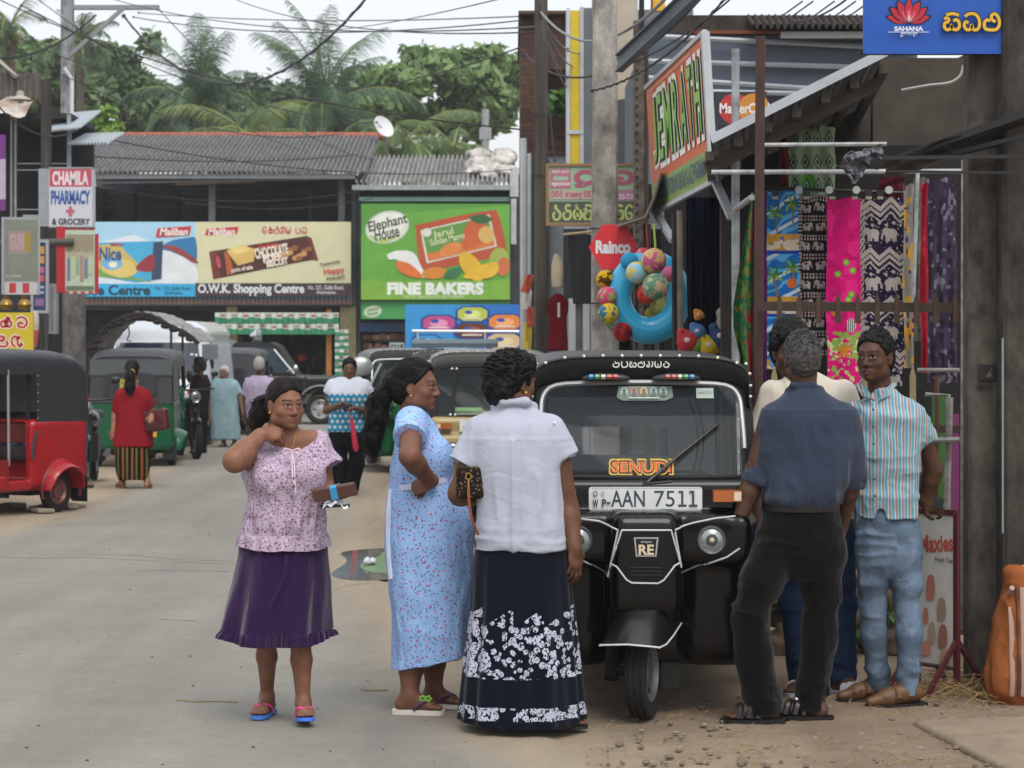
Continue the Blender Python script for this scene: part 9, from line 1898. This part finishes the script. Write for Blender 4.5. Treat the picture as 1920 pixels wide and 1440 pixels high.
# ------------------------------------------------------------------ people further off
def passer(label,px,py,top,yaw,rows,skin='#5f4232',male=False,arms=(),legs=(),cloth=(),hair='#100e0d',hair2=None,Y=None,hx=None,skirt=None,extra=None,shoe='#2a221e',hr=.012,fat=1.0,pitch=.05):
	"""rows: torso in px; arms: [(shoulder, elbow, wrist)] each (px, py, dy); legs the same; cloth: [(name, rows, material, sleeves, cut py)]"""
	p=Person('person',label,px,py,skin=skin,res=.010,Y=Y);L=p.L;k=p.Y/4200
	hs=.97;ez=L(0,top)[2]-.125*hs;x=L(hx if hx else px,0)[0]
	p.add_head(A(x,0,ez),math.radians(yaw),pitch,0,hs,male,fat,(A(x+.005,.03,ez-.20),.058))
	p.S.stack(rows_px(p,rows,.03),.03)
	for sh,el,wr in arms:
		a,b,c=L(*sh),L(*el),L(*wr);p.add_arm(a,b,c,(.040,.040,.03));d=Vector(c-b).normalized();p.add_hand(c,d,(d.cross(Vector((1,0,0))) if abs(d.x)<.7 else Vector((0,-1,0))),1,(.5,)*4,.5,.95)
	feet=[]
	for hp,kn,an,fd in legs:
		a=L(*an);a[2]=.088;p.add_leg(L(*hp),L(*kn),a,(.075,.053,.034));feet.append((p.add_foot(a,fd,.95)))
	p.finish(1.1,'#5a322c',.5,False)
	for q in feet:
		b=MB(mat(shoe,.7));pr=spline([(-.08,0),(-.07,.033),(.08,.043),(.16,0),(.08,-.043),(-.07,-.033)],3,True);b.rings([[q(x_,y,-.088) for x_,y in pr],[q(x_,y,-.066) for x_,y in pr]],smooth=False);o=b.build('sandal',p.root)
		b=MB(mat(shoe,.6));b.tube(spline([tuple(q(.08,-.045,-.066)),tuple(q(.07,0,-.018)),tuple(q(.08,.045,-.066))],5),.014,5);b.build('strap',o)
	for name,rw,m,slv,cut in cloth:
		B=Sdf();
		if rw:B.stack(rows_px(p,rw),.02,2.4)
		for ch in slv:
			(B.capf(L(*ch[0][:3]),L(*ch[1][:3]),ch[0][3]*.84,ch[1][3]*.84,.025) if len(ch)==2 else B.chain([L(a,b,c) for a,b,c,r in ch],[r for a,b,c,r in ch],.03))
		if cut:B.cut(L(px,cut),(0,0,-1))
		p.cloth(name,B,m,.011,fold_gen(.007,[((7,7,4),51,1),((13,13,8),52,.5)]))
	H=Sdf();p.cap_hair(H,.016 if male else .012,.058,-.08,0,.006);st=None
	if extra:st=MB(hair_mat(hair,hair2));extra(p,H,st)
	p.hair(H,hair_mat(hair,hair2),.009,.006,45,st)
	return p
def passers():
	f_plain=lambda n,h,**k:fabric(n,h,wr=.5,wscale=8,**k)
	# woman in the polka dot top
	def bun(p,H,st):H.ell(p.T(0,-.11,.03),(.05,.05,.05),None,.02)
	m=fabric('polka_top','#c9d2e2',[('band',.2,1.165,'#2f86a8')]+[('polka',.062,.30,'#c3d3dc')],wr=.4) if False else None
	p=passer("woman in a white and blue polka dot top and black trousers standing in the road",655,928,672,4,[(830,618,690,.12,0),(790,622,684,.12,0),(750,617,690,.13,0),(718,616,690,.11,0),(708,640,668,.06,0)],'#5c4030',False,[((618,726,0),(612,770,.02),(640,758,-.22)),((691,726,0),(696,772,.02),(666,766,-.24))],[((638,830,0),(636,870,.0),(634,915,.0),(-.2,-1)),((670,830,0),(668,870,0),(660,915,.1),(.2,-1))],[('trousers',[(800,617,685,.125,0),(820,615,688,.135,0),(838,616,688,.13,0)],fabric('black_jersey','#101114',wr=.3),[[(634,830,0,.105),(637,868,0,.085),(636,918,0,.078)],[(670,830,0,.105),(669,868,0,.085),(661,918,.06,.078)]],922),('top',[(810,613,688,.145,0),(790,615,686,.14,0),(765,618,685,.135,0),(745,614,690,.15,-.01),(725,612,692,.13,0),(712,622,684,.09,.01),(706,634,674,.07,.02)],fabric('polka_top','#b4bac6',[('band',.2,P(655,738,25.4).z,'#2b7c9c'),('polka',.062,.30,'#b4bac6')],wr=.4),[[(622,720,0,.065),(614,738,.01,.072)],[(686,720,0,.065),(694,738,.01,.072)]],None)],extra=bun)
	g=thing('purse',"small black purse in the polka dot woman's hands",'purse',tuple(Vector(p.L(652,764,-.27))+p.root.location));b=MB(mat('#121215',.5));S=Sdf();S.rbox((0,0,0),(.055,.02,.045),.015,frame(.3));v,q=S.mesh(.008);npmesh('pouch',v,q,mat('#121215',.5),g)
	g=thing('umbrella',"folded red umbrella hanging from the polka dot woman's hands",'umbrella',tuple(Vector(p.L(657,775,-.26))+p.root.location));b=MB(mat('#a81b3a',.6,var=.2,vs=20));a0,a1=A(0,0,.02),p.L(668,846,-.26)-p.L(657,775,-.26)
	b.tube([a0+(a1-a0)*t for t in (.15,.3,.6,.9,1)],[.012,.022,.03,.034,.02],8);b.build('folded_canopy',g);b=MB(mat('#8d2a5a',.5));b.tube([a0,a0+(a1-a0)*.18],.008,6);b.build('handle',g)
	# woman in red
	def tail(p,H,st):
		strands(st,p,[p.T(0,-.11,.0),p.T(0,-.14,-.07),p.T(.0,-.15,-.18),p.T(.0,-.14,-.30)],90,.045,.004,.008,12,seed=8);H.chain([p.T(0,-.10,.0),p.T(0,-.13,-.09),p.T(0,-.135,-.2),p.T(0,-.13,-.27)],[.05,.055,.06,.03],.02)
		st.use(mat('#a8894a',.4));st.tube([p.T(.05*math.cos(t),-.115-.02*math.sin(t),-.03+.045*math.sin(t)) for t in [k*.524 for k in range(12)]],.012,5,closed=True)
	sk=fabric('striped_skirt','#15130f',[('stripe',0,9,.1,.34,'#7d4a2c',.01),('stripe',0,9,.56,.78,'#5c5a2c',.01)],wr=.4)
	p=passer("woman in a long red tunic and striped skirt walking away with a maroon handbag",248,916,676,178,[(850,222,280,.13,0),(800,225,274,.12,0),(760,222,276,.12,0),(735,224,274,.1,0),(722,240,262,.05,0)],'#8a6048',False,[((224,742,0),(216,775,.0),(213,806,-.05)),((275,742,0),(286,772,.02),(284,780,-.16))],[((238,850,0),(234,880,0),(229,905,.0),(-.6,.8)),((262,850,0),(270,880,0),(276,904,-.05),(.1,1))],[('skirt',[(836,215,281,.15,0),(870,216,281,.16,0),(900,222,279,.15,0)],sk,[],None),('tunic',[(838,211,289,.165,0),(810,214,285,.155,0),(780,217,280,.145,0),(755,215,283,.14,0),(735,220,279,.12,0),(724,233,266,.08,0)],fabric('red_crepe','#7c1a22',wr=.45,var=.1),[[(226,738,0,.065),(216,772,0,.07)],[(273,738,0,.065),(284,765,.01,.07)]],None)],extra=tail,shoe='#6a4a38')
	g=thing('handbag',"maroon leather handbag on the red tunic woman's arm",'bag',tuple(Vector(p.L(294,788,-.1))+p.root.location));S=Sdf();S.rbox((0,0,0),(.15,.06,.13),.03,frame(-.3,0,.15));v,q=S.mesh(.012);npmesh('pouch',v,q,mat('#4a1a1c',.4,var=.2),g);b=MB(mat('#4a1a1c',.4));b.tube(spline([(-.1,-.02,.12),(-.06,-.02,.24),(.0,-.02,.25),(.06,-.02,.1)],6),.010,5);b.build('strap',g)
	# old woman
	p=passer("old grey haired woman in a long pale aqua dress walking towards the camera",420,838,687,-12,[(800,400,445,.13,0),(760,397,446,.13,0),(735,396,444,.12,0),(716,398,442,.1,0),(708,410,430,.05,0)],'#6f5140',False,[((397,722,0),(393,755,0),(394,785,-.06)),((443,722,0),(452,755,0),(458,780,-.05))],[((412,790,0),(416,812,-.02),(420,832,-.04),(-.3,-1)),((432,790,0),(436,812,0),(440,832,.1),(-.1,-1))],[('dress',[(824,396,451,.19,0),(800,395,450,.18,0),(770,395,447,.16,0),(740,394,446,.15,0),(722,394,446,.13,0),(710,404,436,.09,0)],fabric('aqua_cotton','#7f9aa2',wr=.5),[[(400,718,0,.07),(394,738,0,.08)],[(440,718,0,.07),(449,738,0,.08)]],None)],'#9c9a98','#bdbbb8',extra=bun,pitch=.08,hr=.008)
	# man in dark shirt, profile
	p=passer("balding man in a dark shirt and black trousers standing beside the white van",373,850,671,-80,[(780,362,390,.14,0),(740,358,392,.15,0),(712,360,392,.14,0),(700,368,384,.08,0)],'#3f2c20',True,[((378,712,-.12),(372,742,-.16),(364,762,-.12)),((380,712,.15),(372,742,.16),(364,760,.1))],[((374,780,-.06),(373,815,-.06),(372,842,-.06),(-1,0)),((378,780,.08),(378,815,.08),(378,842,.08),(-1,0))],[('trousers',[(768,359,390,.15,0),(785,359,391,.16,0)],fabric('black_jersey','#101114',wr=.3),[[(374,785,-.06,.10),(374,815,-.06,.085),(374,846,-.06,.08)],[(378,785,.07,.10),(378,815,.07,.085),(379,846,.07,.08)]],849),('shirt',[(775,357,391,.165,0),(750,357,393,.165,0),(715,358,394,.16,0),(702,364,388,.10,0)],f_plain('dark_plum_cotton','#221b20'),[[(378,712,-.13,.068),(373,738,-.17,.072)],[(380,712,.14,.068),(373,738,.17,.072)]],None)],'#1d1b1a','#4a4846')
	p=passer("man in black half hidden behind the balding man",388,846,671,-60,[(780,378,400,.14,0),(712,378,404,.14,0),(700,386,398,.08,0)],'#4a3424',True,[],[((389,780,0),(390,815,0),(390,840,0),(.4,-1))],[('trousers',None,fabric('grey_jean','#3a4452',wr=.4),[[(388,780,0,.11),(389,815,0,.09),(390,844,0,.08)]],846),('shirt',[(785,376,402,.15,0),(715,377,404,.15,0),(702,384,400,.09,0)],f_plain('black_cotton','#15151a'),[],None)],Y=38.5)
	# man in lilac shirt from behind
	p=passer("grey haired man in a pale lilac shirt seen from behind, near the jeep",486,846,671,176,[(790,465,505,.12,0),(740,464,510,.13,0),(712,462,510,.12,0),(702,478,496,.06,0)],'#4a3426',True,[((464,716,0),(459,748,0),(462,775,-.05)),((509,716,0),(514,748,0),(510,775,-.05))],[((476,790,0),(475,815,0),(474,836,0),(0,1)),((496,790,0),(497,815,0),(498,836,0),(0,1))],[('sarong',[(770,463,508,.14,0),(810,463,508,.16,0),(838,466,506,.15,0)],f_plain('brown_sarong','#4a3f3a'),[],None),('shirt',[(785,461,510,.15,0),(745,460,512,.15,0),(716,461,512,.14,0),(704,472,500,.09,0)],fabric('lilac_check','#a89db4',[('stripe',0,30,.0,.3,'#8f84a0',.0)],wr=.45),[[(465,714,0,.068),(458,742,0,.075)],[(508,714,0,.068),(515,742,0,.075)]],None)],'#8b8a88','#b5b3b0',Y=36.5)
	# girl in pink behind the red three-wheeler
	def long(p,H,st):strands(st,p,[p.T(0,-.09,.02),p.T(0,-.13,-.1),p.T(0,-.15,-.25),p.T(.02,-.16,-.42)],100,.05,.004,.012,14,seed=11);H.chain([p.T(0,-.08,.0),p.T(0,-.11,-.12),p.T(0,-.12,-.3)],[.06,.06,.04],.02)
	p=passer("girl in a bright pink top and jeans with long black hair behind the red three-wheeler",143,905,703,120,[(800,132,158,.1,0),(760,130,158,.11,0),(728,130,158,.1,0),(716,138,150,.05,0)],'#6a4836',False,[((156,735,-.05),(160,775,0),(156,815,-.05))],[((142,800,0),(146,850,0),(150,895,0),(1,.2)),((150,800,.1),(152,850,.1),(152,892,.15),(1,.2))],[('jeans',None,fabric('mid_denim','#33506f',wr=.4),[[(143,800,0,.10),(147,850,0,.075),(151,894,0,.06)],[(150,800,.1,.10),(152,850,.1,.075),(153,892,.15,.06)]],900),('top',[(812,128,160,.13,0),(760,128,160,.13,0),(732,128,160,.12,0),(718,136,152,.07,0)],f_plain('pink_jersey','#b42a66'),[[(155,732,-.04,.06),(160,752,-.02,.065)]],None)],extra=long,Y=26.6)
passers()
